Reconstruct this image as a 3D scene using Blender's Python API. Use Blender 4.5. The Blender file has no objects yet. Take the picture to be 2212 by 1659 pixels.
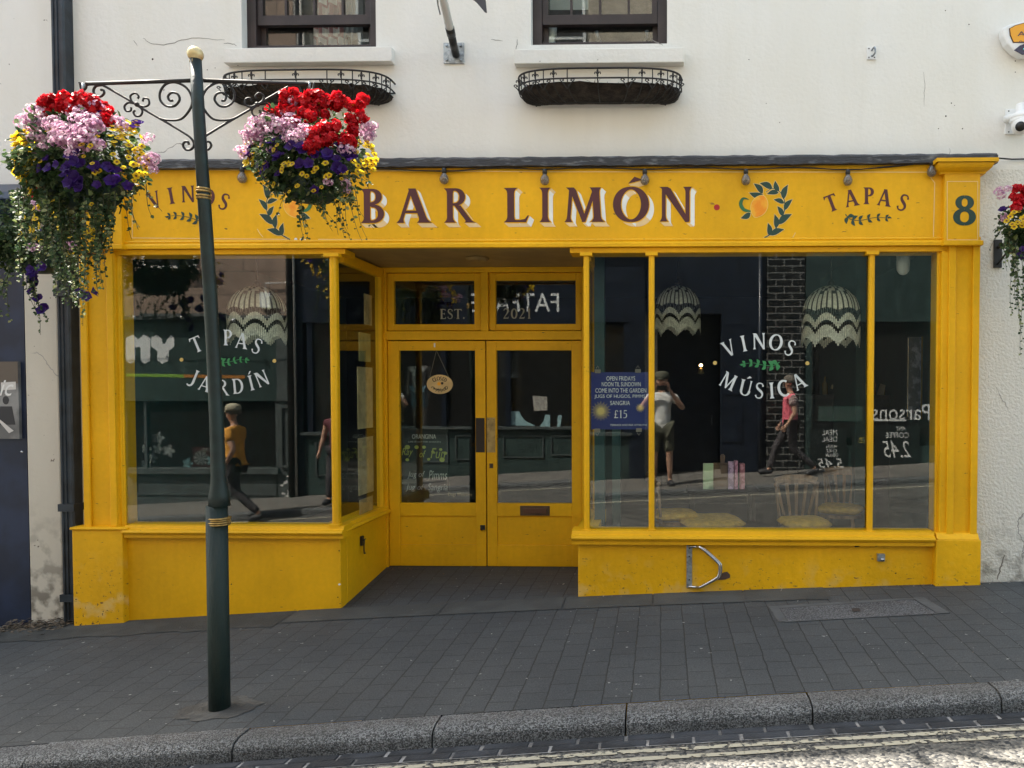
import bpy, math, random
import numpy as np
from mathutils import Vector, Matrix, Euler
R = math.radians
random.seed(7)
S = bpy.context.scene
COL = S.collection

# ------------------------------------------------------------------ camera
F, PW, PH = 1662.0, 2212.0, 1659.0
CAMZ = 1.667
CAMLOC = Vector((0, -6.2, CAMZ))
YAW, PITCH = R(1.4), R(-1.6)
CROT = Euler((math.pi/2 + PITCH, 0, YAW)).to_matrix()
_d = CROT.transposed() @ Vector((0, 1, 0))
PPX = 1430 - F*_d.x/(-_d.z)
PPY = 838 + F*_d.y/(-_d.z)
cam = bpy.data.cameras.new("camera")
cam.lens = F/PW*36; cam.sensor_width = 36
cam.shift_x = (PW/2-PPX)/PW
cam.shift_y = (PPY-PH/2)/PW
cam.clip_start = 0.02; cam.clip_end = 500
camo = bpy.data.objects.new("camera", cam); COL.objects.link(camo)
camo.location = CAMLOC; camo.rotation_euler = (math.pi/2 + PITCH, 0, YAW)
S.camera = camo
# ------------------------------------------------------------------ light
SUN_EL, SUN_AZ = R(55), R(-58)          # azimuth measured from +Y towards +X
w = bpy.data.worlds.new("World"); S.world = w; w.use_nodes = True
sky = w.node_tree.nodes.new("ShaderNodeTexSky"); sky.sky_type = 'NISHITA'; sky.sun_disc = False
sky.sun_elevation = SUN_EL; sky.sun_rotation = SUN_AZ; sky.air_density = 1.2; sky.dust_density = 2.5
bg = w.node_tree.nodes["Background"]; bg.inputs[1].default_value = 0.15
wm = w.node_tree.nodes.new("ShaderNodeMix"); wm.data_type = 'RGBA'; wm.blend_type = 'MULTIPLY'; wm.inputs[0].default_value = 1
wm.inputs[7].default_value = (1.03, 1.0, .85, 1)      # daylight balance of the camera
w.node_tree.links.new(sky.outputs[0], wm.inputs[6]); w.node_tree.links.new(wm.outputs[2], bg.inputs[0])
sl = bpy.data.lights.new("sun", 'SUN'); sl.energy = 5.0; sl.angle = R(0.53); sl.color = (1, 0.93, 0.82)
so = bpy.data.objects.new("sun", sl); COL.objects.link(so)
sdir = Vector((math.sin(SUN_AZ)*math.cos(SUN_EL), math.cos(SUN_AZ)*math.cos(SUN_EL), math.sin(SUN_EL)))
so.rotation_euler = (-sdir).to_track_quat('-Z', 'Y').to_euler(); so.location = sdir*30
S.view_settings.view_transform = 'Standard'; S.view_settings.look = 'None'
S.view_settings.exposure = 2.08; S.view_settings.gamma = 1
S.cycles.max_bounces = 10; S.cycles.transparent_max_bounces = 16
S.cycles.diffuse_bounces = 4; S.cycles.glossy_bounces = 4
S.cycles.sample_clamp_indirect = 6

# ------------------------------------------------------------------ mapping
def W(px, py, y):
    """world X, Z where the sight line of photo point (px, py) meets the plane at depth y"""
    d = CROT @ Vector(((px-PPX)/F, -(py-PPY)/F, -1))
    t = (y-CAMLOC.y)/d.y
    p = CAMLOC + d*t
    return p.x, p.z
def VR(px, py, yr=-7.8, g=-0.075):
    """the same for something across the street at depth yr seen mirrored in glass at depth g"""
    return W(px, py, 2*g-yr)
def proj(x, y, z):
    v = CROT.transposed() @ (Vector((x, y, z))-CAMLOC)
    return PPX + F*v.x/(-v.z), PPY - F*v.y/(-v.z)

# ------------------------------------------------------------------ ground heights
_pts = [(158, 1350), (270, 1342), (500, 1329), (730, 1315), (1250, 1290), (1650, 1277), (2020, 1264), (2120, 1258)]
_xy = [W(a, b, -0.12) for a, b in _pts]
_c = np.polyfit([p[0] for p in _xy], [p[1] for p in _xy], 2)
def zf(x):
    lo, hi = -5.2, 3.5
    xc = min(max(x, lo), hi)
    v = _c[0]*xc*xc+_c[1]*xc+_c[2]
    return v + (2*_c[0]*xc+_c[1])*(x-xc)
def kerb_y(x):            # back edge of our kerb
    return KY0 + KY1*x
KY0, KY1 = -2.112, 0.058
FALL = 0.02
def zp(x, y):             # pavement surface on our side
    return zf(x) + FALL*(y+0.12)
def zo(x):                # opposite pavement
    return 0.056*x + 0.06
OPP_K = -5.95             # opposite kerb face
UP = 0.098
def zr(x, y):             # road surface
    ya = kerb_y(x)-0.18
    za = zp(x, ya)-UP; zb = zo(x)-0.10
    t = min(max((ya-y)/(ya-OPP_K), 0), 1)
    return za*(1-t)+zb*t + 0.03*math.sin(t*math.pi)

# ------------------------------------------------------------------ materials
MATS = {}
def nt(m): return m.node_tree.nodes, m.node_tree.links
def pm(name, col, rough=0.6, metal=0.0, var=0.0, vscale=6, bump=0.0, bscale=40, spec=0.5, coat=0.0, detail=4, col2=None, ramp=(0.42, 0.6), stretch=None, trans=0.0):
    if name in MATS: return MATS[name]
    m = bpy.data.materials.new(name); m.use_nodes = True
    n, l = nt(m); p = n["Principled BSDF"]
    p.inputs["Roughness"].default_value = rough; p.inputs["Metallic"].default_value = metal
    p.inputs["Specular IOR Level"].default_value = spec; p.inputs["Coat Weight"].default_value = coat
    p.inputs["Base Color"].default_value = (*col, 1)
    g = n.new("ShaderNodeNewGeometry"); src = g.outputs["Position"]
    if stretch:
        mp = n.new("ShaderNodeMapping"); mp.inputs["Scale"].default_value = stretch
        l.new(src, mp.inputs[0]); src = mp.outputs[0]
    if var or col2:
        tx = n.new("ShaderNodeTexNoise"); tx.inputs["Scale"].default_value = vscale; tx.inputs["Detail"].default_value = detail
        l.new(src, tx.inputs["Vector"])
        rp = n.new("ShaderNodeValToRGB")
        rp.color_ramp.elements[0].position = ramp[0]; rp.color_ramp.elements[1].position = ramp[1]
        a = col if col2 else tuple(c*(1-var) for c in col); b = col2 if col2 else tuple(min(1, c*(1+var)) for c in col)
        rp.color_ramp.elements[0].color = (*a, 1); rp.color_ramp.elements[1].color = (*b, 1)
        l.new(tx.outputs["Fac"], rp.inputs[0]); l.new(rp.outputs[0], p.inputs["Base Color"])
    if bump:
        tb = n.new("ShaderNodeTexNoise"); tb.inputs["Scale"].default_value = bscale; tb.inputs["Detail"].default_value = 5
        l.new(src, tb.inputs["Vector"])
        bn = n.new("ShaderNodeBump"); bn.inputs["Strength"].default_value = bump; bn.inputs["Distance"].default_value = 0.02
        l.new(tb.outputs["Fac"], bn.inputs["Height"]); l.new(bn.outputs[0], p.inputs["Normal"])
    if trans:
        tr = n.new("ShaderNodeBsdfTranslucent"); mx = n.new("ShaderNodeMixShader"); mx.inputs[0].default_value = trans
        if var or col2: l.new(rp.outputs[0], tr.inputs[0])
        else: tr.inputs[0].default_value = (*col, 1)
        l.new(p.outputs[0], mx.inputs[1]); l.new(tr.outputs[0], mx.inputs[2]); l.new(mx.outputs[0], n["Material Output"].inputs[0])
    MATS[name] = m
    return m
def noise(n, l, src, scale, detail=4, lo=0.4, hi=0.6, c0=(0, 0, 0, 1), c1=(1, 1, 1, 1)):
    tx = n.new("ShaderNodeTexNoise"); tx.inputs["Scale"].default_value = scale; tx.inputs["Detail"].default_value = detail
    l.new(src, tx.inputs["Vector"])
    rp = n.new("ShaderNodeValToRGB"); rp.color_ramp.elements[0].position = lo; rp.color_ramp.elements[1].position = hi
    rp.color_ramp.elements[0].color = c0; rp.color_ramp.elements[1].color = c1
    l.new(tx.outputs["Fac"], rp.inputs[0]); return tx, rp
def mixc(n, l, fac, a, b, mode='MIX'):
    m = n.new("ShaderNodeMix"); m.data_type = 'RGBA'; m.blend_type = mode
    for i, v in ((0, fac), (6, a), (7, b)):
        if isinstance(v, (int, float)): m.inputs[i].default_value = v
        elif isinstance(v, tuple): m.inputs[i].default_value = (*v[:3], 1)
        else: l.new(v, m.inputs[i])
    return m.outputs[2]
def glass_mat(name, tint=(0.93, 0.97, 0.96), k=1.0, rough=0.0, dirt=0.0022, base=0.064):
    if name in MATS: return MATS[name]
    m = bpy.data.materials.new(name); m.use_nodes = True; n, l = nt(m)
    n.remove(n["Principled BSDF"])
    g = n.new("ShaderNodeNewGeometry")
    dp = n.new("ShaderNodeVectorMath"); dp.operation = 'DOT_PRODUCT'
    l.new(g.outputs["Incoming"], dp.inputs[0]); l.new(g.outputs["Normal"], dp.inputs[1])
    ab = n.new("ShaderNodeMath"); ab.operation = 'ABSOLUTE'; l.new(dp.outputs["Value"], ab.inputs[0])
    om = n.new("ShaderNodeMath"); om.operation = 'SUBTRACT'; om.inputs[0].default_value = 1; l.new(ab.outputs[0], om.inputs[1])
    pw = n.new("ShaderNodeMath"); pw.operation = 'POWER'; pw.inputs[1].default_value = 5; l.new(om.outputs[0], pw.inputs[0])
    ma = n.new("ShaderNodeMath"); ma.operation = 'MULTIPLY_ADD'; ma.inputs[1].default_value = 0.9; ma.inputs[2].default_value = base*k; ma.use_clamp = True
    l.new(pw.outputs[0], ma.inputs[0])
    t = n.new("ShaderNodeBsdfTransparent"); t.inputs[0].default_value = (*tint, 1)
    gl = n.new("ShaderNodeBsdfGlossy"); gl.inputs["Roughness"].default_value = rough
    mx = n.new("ShaderNodeMixShader"); l.new(ma.outputs[0], mx.inputs[0]); l.new(t.outputs[0], mx.inputs[1]); l.new(gl.outputs[0], mx.inputs[2])
    out = mx.outputs[0]
    if dirt:
        df = n.new("ShaderNodeBsdfDiffuse"); df.inputs[0].default_value = (.6, .6, .58, 1)
        m2 = n.new("ShaderNodeMixShader"); m2.inputs[0].default_value = dirt
        l.new(out, m2.inputs[1]); l.new(df.outputs[0], m2.inputs[2]); out = m2.outputs[0]
    # old glass is never quite flat
    tb = n.new("ShaderNodeTexNoise"); tb.inputs["Scale"].default_value = 1.3; tb.inputs["Detail"].default_value = 1
    l.new(g.outputs["Position"], tb.inputs["Vector"])
    bn = n.new("ShaderNodeBump"); bn.inputs["Strength"].default_value = 0.012; bn.inputs["Distance"].default_value = 0.01
    l.new(tb.outputs["Fac"], bn.inputs["Height"]); l.new(bn.outputs[0], gl.inputs["Normal"])
    l.new(out, n["Material Output"].inputs[0]); MATS[name] = m; return m

def yellow_mat(name, base=(0.88, 0.465, 0.005), worn=0.0):
    m = bpy.data.materials.new(name); m.use_nodes = True; n, l = nt(m); p = n["Principled BSDF"]
    g = n.new("ShaderNodeNewGeometry"); P = g.outputs["Position"]
    _, r1 = noise(n, l, P, 1.3, 5, .35, .7, (*[c*.86 for c in base], 1), (*[min(1, c*1.08) for c in base], 1))
    _, r2 = noise(n, l, P, 26, 6, .35, .75, (.93, .93, .93, 1), (1.0, 1.0, 1.0, 1))
    c = mixc(n, l, 1.0, r1.outputs[0], r2.outputs[0], 'MULTIPLY')
    mpb = n.new("ShaderNodeMapping"); mpb.inputs["Scale"].default_value = (9, 9, .8); l.new(P, mpb.inputs[0])
    _, rbv = noise(n, l, mpb.outputs[0], 2.2, 5, .3, .75, (.95, .94, .92, 1), (1.0, 1.0, 1.0, 1))
    c = mixc(n, l, 1.0, c, rbv.outputs[0], 'MULTIPLY')
    _, rst = noise(n, l, P, 2.6, 7, .56, .74)
    gst = n.new("ShaderNodeMath"); gst.operation = 'MULTIPLY'; gst.inputs[1].default_value = .12; l.new(rst.outputs[0], gst.inputs[0])
    c = mixc(n, l, gst.outputs[0], c, (.50, .24, .02))
    # hairline scuffs and specks of dirt
    mp = n.new("ShaderNodeMapping"); mp.inputs["Scale"].default_value = (1, 1, 3); l.new(P, mp.inputs[0])
    _, r3 = noise(n, l, mp.outputs[0], 14, 8, .70-worn*.02, .76-worn*.02)
    c = mixc(n, l, r3.outputs[0], c, (0.22, 0.12, 0.03))
    if worn:
        # pale abraded bloom and chips low down where feet and wheels reach it
        tx, r4 = noise(n, l, P, 7, 9, .52, .66)
        sp = n.new("ShaderNodeSeparateXYZ"); l.new(P, sp.inputs[0])
        mr = n.new("ShaderNodeMapRange"); mr.inputs[1].default_value = .36; mr.inputs[2].default_value = -.05; l.new(sp.outputs[2], mr.inputs[0])
        mu = n.new("ShaderNodeMath"); mu.operation = 'MULTIPLY'; l.new(mr.outputs[0], mu.inputs[0]); l.new(r4.outputs[0], mu.inputs[1])
        mu2 = n.new("ShaderNodeMath"); mu2.operation = 'MULTIPLY'; mu2.inputs[1].default_value = worn; l.new(mu.outputs[0], mu2.inputs[0])
        c = mixc(n, l, mu2.outputs[0], c, (0.72, 0.46, 0.12))
        _, r5 = noise(n, l, P, 38, 6, .64, .68)
        mu3 = n.new("ShaderNodeMath"); mu3.operation = 'MULTIPLY'; l.new(mr.outputs[0], mu3.inputs[0]); l.new(r5.outputs[0], mu3.inputs[1])
        c = mixc(n, l, mu3.outputs[0], c, (0.10, 0.07, 0.04))
    l.new(c, p.inputs["Base Color"]); p.inputs["Roughness"].default_value = 0.5; p.inputs["Specular IOR Level"].default_value = .28
    tb = n.new("ShaderNodeTexNoise"); tb.inputs["Scale"].default_value = 60 if not worn else 22; tb.inputs["Detail"].default_value = 6; l.new(P, tb.inputs["Vector"])
    bn = n.new("ShaderNodeBump"); bn.inputs["Strength"].default_value = .10+.35*worn; bn.inputs["Distance"].default_value = .01
    l.new(tb.outputs["Fac"], bn.inputs["Height"]); l.new(bn.outputs[0], p.inputs["Normal"])
    MATS[name] = m; return m
def render_mat(name, col, speck=0.5, rough_scale=30, bump=.25):
    m = bpy.data.materials.new(name); m.use_nodes = True; n, l = nt(m); p = n["Principled BSDF"]
    g = n.new("ShaderNodeNewGeometry"); P = g.outputs["Position"]
    _, r1 = noise(n, l, P, .7, 5, .3, .7, (*[c*.96 for c in col], 1), (*col, 1))
    mp = n.new("ShaderNodeMapping"); mp.inputs["Scale"].default_value = (1, 1, .35); l.new(P, mp.inputs[0])
    _, r2 = noise(n, l, mp.outputs[0], 3.2, 7, .35, .7, (.965, .955, .925, 1), (1, 1, 1, 1))
    c = mixc(n, l, 1.0, r1.outputs[0], r2.outputs[0], 'MULTIPLY')
    mps = n.new("ShaderNodeMapping"); mps.inputs["Scale"].default_value = (1, 1, .07); l.new(P, mps.inputs[0])
    _, rsk = noise(n, l, mps.outputs[0], 9, 6, .54, .74)
    gk = n.new("ShaderNodeMath"); gk.operation = 'MULTIPLY'; gk.inputs[1].default_value = .06; l.new(rsk.outputs[0], gk.inputs[0])
    c = mixc(n, l, gk.outputs[0], c, (.42, .38, .30))
    # pin holes and grime spots
    _, r3 = noise(n, l, P, 21, 2, .765-.02*speck, .79-.02*speck)
    c = mixc(n, l, r3.outputs[0], c, (.16, .13, .10))
    # grime low down by the pavement
    sp = n.new("ShaderNodeSeparateXYZ"); l.new(P, sp.inputs[0])
    mr = n.new("ShaderNodeMapRange"); mr.inputs[1].default_value = .75; mr.inputs[2].default_value = -.2; l.new(sp.outputs[2], mr.inputs[0])
    _, r4 = noise(n, l, P, 9, 8, .47, .62)
    mu = n.new("ShaderNodeMath"); mu.operation = 'MULTIPLY'; l.new(mr.outputs[0], mu.inputs[0]); l.new(r4.outputs[0], mu.inputs[1])
    c = mixc(n, l, mu.outputs[0], c, (.17, .15, .12))
    # fine wandering cracks
    dt = n.new("ShaderNodeTexNoise"); dt.inputs["Scale"].default_value = 3; dt.inputs["Detail"].default_value = 6; l.new(P, dt.inputs["Vector"])
    ad = n.new("ShaderNodeMixRGB"); ad.blend_type = 'ADD'; ad.inputs[0].default_value = .35; l.new(P, ad.inputs[1]); l.new(dt.outputs["Color"], ad.inputs[2])
    vo = n.new("ShaderNodeTexVoronoi"); vo.feature = 'DISTANCE_TO_EDGE'; vo.inputs["Scale"].default_value = .55; l.new(ad.outputs[0], vo.inputs["Vector"])
    lt = n.new("ShaderNodeMath"); lt.operation = 'LESS_THAN'; lt.inputs[1].default_value = .0022; l.new(vo.outputs["Distance"], lt.inputs[0])
    _, rm = noise(n, l, P, 1.1, 2, .56, .62)
    mk = n.new("ShaderNodeMath"); mk.operation = 'MULTIPLY'; l.new(lt.outputs[0], mk.inputs[0]); l.new(rm.outputs[0], mk.inputs[1])
    c = mixc(n, l, mk.outputs[0], c, (.35, .33, .30))
    l.new(c, p.inputs["Base Color"]); p.inputs["Roughness"].default_value = .8
    tb = n.new("ShaderNodeTexNoise"); tb.inputs["Scale"].default_value = rough_scale; tb.inputs["Detail"].default_value = 7; l.new(P, tb.inputs["Vector"])
    bn = n.new("ShaderNodeBump"); bn.inputs["Strength"].default_value = bump; bn.inputs["Distance"].default_value = .015
    l.new(tb.outputs["Fac"], bn.inputs["Height"]); l.new(bn.outputs[0], p.inputs["Normal"])
    MATS[name] = m; return m
def paver_mat(name, col=(.051, .057, .063), bw=.215, bh=.157, swap=True, mortar=.0048, mcol=(.020, .020, .021), offs=.5):
    m = bpy.data.materials.new(name); m.use_nodes = True; n, l = nt(m); p = n["Principled BSDF"]
    g = n.new("ShaderNodeNewGeometry"); sp = n.new("ShaderNodeSeparateXYZ"); l.new(g.outputs["Position"], sp.inputs[0])
    nz = n.new("ShaderNodeTexNoise"); nz.inputs["Scale"].default_value = 9; nz.inputs["Detail"].default_value = 5; l.new(g.outputs["Position"], nz.inputs["Vector"])
    cb = n.new("ShaderNodeCombineXYZ")
    l.new(sp.outputs[1 if swap else 0], cb.inputs[0]); l.new(sp.outputs[0 if swap else 1], cb.inputs[1])
    ad = n.new("ShaderNodeVectorMath"); ad.operation = 'MULTIPLY_ADD'; ad.inputs[1].default_value = (.018, .018, 0)
    l.new(nz.outputs["Color"], ad.inputs[0]); l.new(cb.outputs[0], ad.inputs[2])
    br = n.new("ShaderNodeTexBrick"); br.offset = offs; br.inputs["Scale"].default_value = 1; br.inputs["Brick Width"].default_value = bw; br.inputs["Row Height"].default_value = bh
    br.inputs["Mortar Size"].default_value = mortar; br.inputs["Mortar Smooth"].default_value = .6; br.inputs["Bias"].default_value = 0
    br.inputs["Color1"].default_value = (*[c*.92 for c in col], 1); br.inputs["Color2"].default_value = (*[c*1.07 for c in col], 1); br.inputs["Mortar"].default_value = (*mcol, 1)
    l.new(ad.outputs[0], br.inputs["Vector"])
    _, r1 = noise(n, l, g.outputs["Position"], 1.1, 6, .3, .7, (.78, .79, .80, 1), (1.18, 1.15, 1.1, 1))
    c = mixc(n, l, 1.0, br.outputs["Color"], r1.outputs[0], 'MULTIPLY')
    # joints silt up in places
    _, rs = noise(n, l, g.outputs["Position"], 2.3, 4, .42, .60)
    silt = n.new("ShaderNodeMath"); silt.operation = 'MULTIPLY'; silt.inputs[1].default_value = .75; l.new(rs.outputs[0], silt.inputs[0])
    c = mixc(n, l, silt.outputs[0], c, r1.outputs[0]) if False else c
    _, r2 = noise(n, l, g.outputs["Position"], 130, 3, .35, .7, (.62, .62, .62, 1), (1.38, 1.38, 1.38, 1))
    c = mixc(n, l, 1.0, c, r2.outputs[0], 'MULTIPLY')
    _, r3 = noise(n, l, g.outputs["Position"], 27, 2, .735, .745)     # gum and pale specks
    c = mixc(n, l, r3.outputs[0], c, (.30, .30, .29))
    l.new(c, p.inputs["Base Color"]); p.inputs["Roughness"].default_value = .75
    bn = n.new("ShaderNodeBump"); bn.inputs["Strength"].default_value = .6; bn.inputs["Distance"].default_value = .006
    l.new(br.outputs["Fac"], bn.inputs["Height"]); bn.invert = True
    b2 = n.new("ShaderNodeBump"); b2.inputs["Strength"].default_value = .35; b2.inputs["Distance"].default_value = .01
    l.new(nz.outputs["Fac"], b2.inputs["Height"]); l.new(bn.outputs[0], b2.inputs["Normal"]); l.new(b2.outputs[0], p.inputs["Normal"])
    MATS[name] = m; return m
def aggregate_mat(name, dark, light, scale, rough=.55, bump=.8, lo=.35, hi=.75):
    m = bpy.data.materials.new(name); m.use_nodes = True; n, l = nt(m); p = n["Principled BSDF"]
    g = n.new("ShaderNodeNewGeometry"); P = g.outputs["Position"]
    vo = n.new("ShaderNodeTexVoronoi"); vo.inputs["Scale"].default_value = scale; l.new(P, vo.inputs["Vector"])
    sp = n.new("ShaderNodeSeparateColor"); l.new(vo.outputs["Color"], sp.inputs[0])
    rp = n.new("ShaderNodeValToRGB"); rp.color_ramp.elements[0].position = lo; rp.color_ramp.elements[1].position = hi
    rp.color_ramp.elements[0].color = (*dark, 1); rp.color_ramp.elements[1].color = (*light, 1); l.new(sp.outputs[0], rp.inputs[0])
    _, r1 = noise(n, l, P, 2.2, 5, .3, .7, (.75, .75, .75, 1), (1.15, 1.15, 1.15, 1))
    c = mixc(n, l, 1.0, rp.outputs[0], r1.outputs[0], 'MULTIPLY'); l.new(c, p.inputs["Base Color"]); p.inputs["Roughness"].default_value = rough
    bn = n.new("ShaderNodeBump"); bn.inputs["Strength"].default_value = bump; bn.inputs["Distance"].default_value = .006
    l.new(vo.outputs["Distance"], bn.inputs["Height"]); bn.invert = True; l.new(bn.outputs[0], p.inputs["Normal"])
    MATS[name] = m; return m
def brick_wall_mat(name, c1, c2, mortar, bw, bh, ms=.012, rough=.8, bump=.4, spec=.5):
    m = bpy.data.materials.new(name); m.use_nodes = True; n, l = nt(m); p = n["Principled BSDF"]
    g = n.new("ShaderNodeNewGeometry"); sp = n.new("ShaderNodeSeparateXYZ"); l.new(g.outputs["Position"], sp.inputs[0])
    cb = n.new("ShaderNodeCombineXYZ"); l.new(sp.outputs[0], cb.inputs[0]); l.new(sp.outputs[2], cb.inputs[1])
    br = n.new("ShaderNodeTexBrick"); br.inputs["Scale"].default_value = 1; br.inputs["Brick Width"].default_value = bw; br.inputs["Row Height"].default_value = bh
    br.inputs["Mortar Size"].default_value = ms; br.inputs["Color1"].default_value = (*c1, 1); br.inputs["Color2"].default_value = (*c2, 1); br.inputs["Mortar"].default_value = (*mortar, 1)
    l.new(cb.outputs[0], br.inputs["Vector"])
    _, r1 = noise(n, l, g.outputs["Position"], 3, 6, .3, .7, (.8, .8, .8, 1), (1.1, 1.1, 1.1, 1))
    c = mixc(n, l, 1.0, br.outputs["Color"], r1.outputs[0], 'MULTIPLY'); l.new(c, p.inputs["Base Color"]); p.inputs["Roughness"].default_value = rough
    p.inputs["Specular IOR Level"].default_value = spec
    bn = n.new("ShaderNodeBump"); bn.inputs["Strength"].default_value = bump; bn.inputs["Distance"].default_value = .01; bn.invert = True
    l.new(br.outputs["Fac"], bn.inputs["Height"]); l.new(bn.outputs[0], p.inputs["Normal"]); MATS[name] = m; return m
def island_mat(name, cols, rough=.5, trans=.35, spec=.3):
    m = bpy.data.materials.new(name); m.use_nodes = True; n, l = nt(m); p = n["Principled BSDF"]
    g = n.new("ShaderNodeNewGeometry"); rp = n.new("ShaderNodeValToRGB"); cr = rp.color_ramp; cr.interpolation = 'CONSTANT'
    while len(cr.elements) < len(cols): cr.elements.new(.5)
    for i, c in enumerate(cols): cr.elements[i].position = i/len(cols); cr.elements[i].color = (*c, 1)
    l.new(g.outputs["Random Per Island"], rp.inputs[0]); l.new(rp.outputs[0], p.inputs["Base Color"])
    p.inputs["Roughness"].default_value = rough; p.inputs["Specular IOR Level"].default_value = spec
    tr = n.new("ShaderNodeBsdfTranslucent"); l.new(rp.outputs[0], tr.inputs[0])
    mx = n.new("ShaderNodeMixShader"); mx.inputs[0].default_value = trans; l.new(p.outputs[0], mx.inputs[1]); l.new(tr.outputs[0], mx.inputs[2])
    l.new(mx.outputs[0], n["Material Output"].inputs[0]); MATS[name] = m; return m

M_YEL = yellow_mat("yellow paint"); M_YWORN = yellow_mat("worn yellow paint", worn=1.0)
M_WALL = render_mat("cream render", (.80, .785, .74), speck=.3)
M_WALLR = render_mat("rough cream render", (.74, .715, .66), speck=1.2, rough_scale=45, bump=.9)
M_NWALL = render_mat("pale render", (.78, .765, .73), speck=.4)
M_PIL = render_mat("stained pilaster paint", (.62, .58, .50), speck=1.6)
M_GLASS = glass_mat("shop glass")
M_GLASSU = glass_mat("upper glass", dirt=.012)
M_DARKW = pm("dark brown window paint", (.032, .021, .020), .45, var=.2)
M_LEAD = pm("lead flashing", (.035, .036, .042), .55, col2=(.16, .17, .18), vscale=9, ramp=(.55, .72), bump=.6, bscale=25, detail=8, stretch=(1, 1, 4))
M_IRON = pm("black iron", (.013, .012, .012), .6, bump=.1)
M_POLE = pm("dark green post paint", (.004, .016, .015), .55, var=.25, vscale=8, bump=.12, bscale=70)
M_POLEWORN = pm("scuffed green paint", (.004, .017, .015), .65, col2=(.012, .022, .018), vscale=12, ramp=(.5, .75), detail=8, bump=.3, stretch=(3, 3, .5))
M_GOLD = pm("gold paint", (.40, .26, .085), .35, metal=.6, var=.2, vscale=40, bump=.1)
M_BALL = pm("gilded ball", (.62, .50, .26), .35, metal=.35, col2=(.30, .22, .08), vscale=25, ramp=(.5, .7))
M_STEEL = pm("stainless steel", (.58, .58, .60), .25, metal=1.0, var=.1)
M_GALV = pm("galvanised steel", (.32, .35, .37), .45, metal=.7, var=.25, vscale=30)
M_BRASS = pm("worn brass", (.50, .36, .15), .38, metal=.9, col2=(.22, .15, .07), vscale=14, ramp=(.4, .7))
M_BRONZE = pm("dark bronze", (.10, .065, .04), .45, metal=.7, var=.3)
M_MAROON = pm("maroon lettering paint", (.078, .014, .018), .5, var=.1)
M_GREENP = pm("dark green lettering paint", (.008, .045, .032), .5, var=.15)
M_LEAFP = pm("leaf green paint", (.02, .13, .045), .5, var=.2)
M_WHITEP = pm("white lettering paint", (.80, .80, .77), .5, var=.05)
M_CREAMP = pm("cream shade paint", (.78, .56, .28), .5, var=.05)
M_LINEP = pm("pale gold line paint", (.82, .60, .24), .5)
M_REDP = pm("red paint", (.42, .01, .012), .45)
M_LEMON = pm("lemon orange paint", (.86, .27, .003), .5, col2=(.90, .42, .02), vscale=12)
M_SILV = pm("window lettering", (.62, .66, .66), .5, var=.05)
M_ETCH = pm("faded gilt lettering", (.30, .29, .22), .5, var=.1)
M_BRANCH = pm("bright green vinyl", (.03, .22, .07), .5)
M_GDOT = pm("gold dot", (.60, .42, .12), .5)
M_TEAL = pm("teal interior paint", (.010, .050, .050), .55, var=.1)
M_DTEAL = pm("dark interior", (.006, .009, .012), .7, var=.2)
M_WOOD = pm("chair wood", (.26, .15, .08), .45, var=.3, vscale=20, stretch=(1, 1, .2))
M_DWOOD = pm("dark timber floor", (.012, .008, .006), .5, var=.3, vscale=10)
M_MUST = pm("mustard cushion", (.60, .34, .04), .9, var=.15, vscale=20, bump=.3)
M_BLACKPL = pm("black plastic", (.012, .012, .013), .4)
M_WHITEPL = pm("white plastic", (.78, .78, .77), .35, var=.04)
M_NAVY = pm("navy shopfront paint", (.012, .022, .055), .42, var=.25, vscale=3)
M_PIPE = pm("blue black pipe paint", (.018, .026, .036), .38, var=.3, vscale=7, bump=.1)
M_BULB = glass_mat("bulb glass", tint=(.55, .52, .45), base=.08, dirt=.12)

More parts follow.
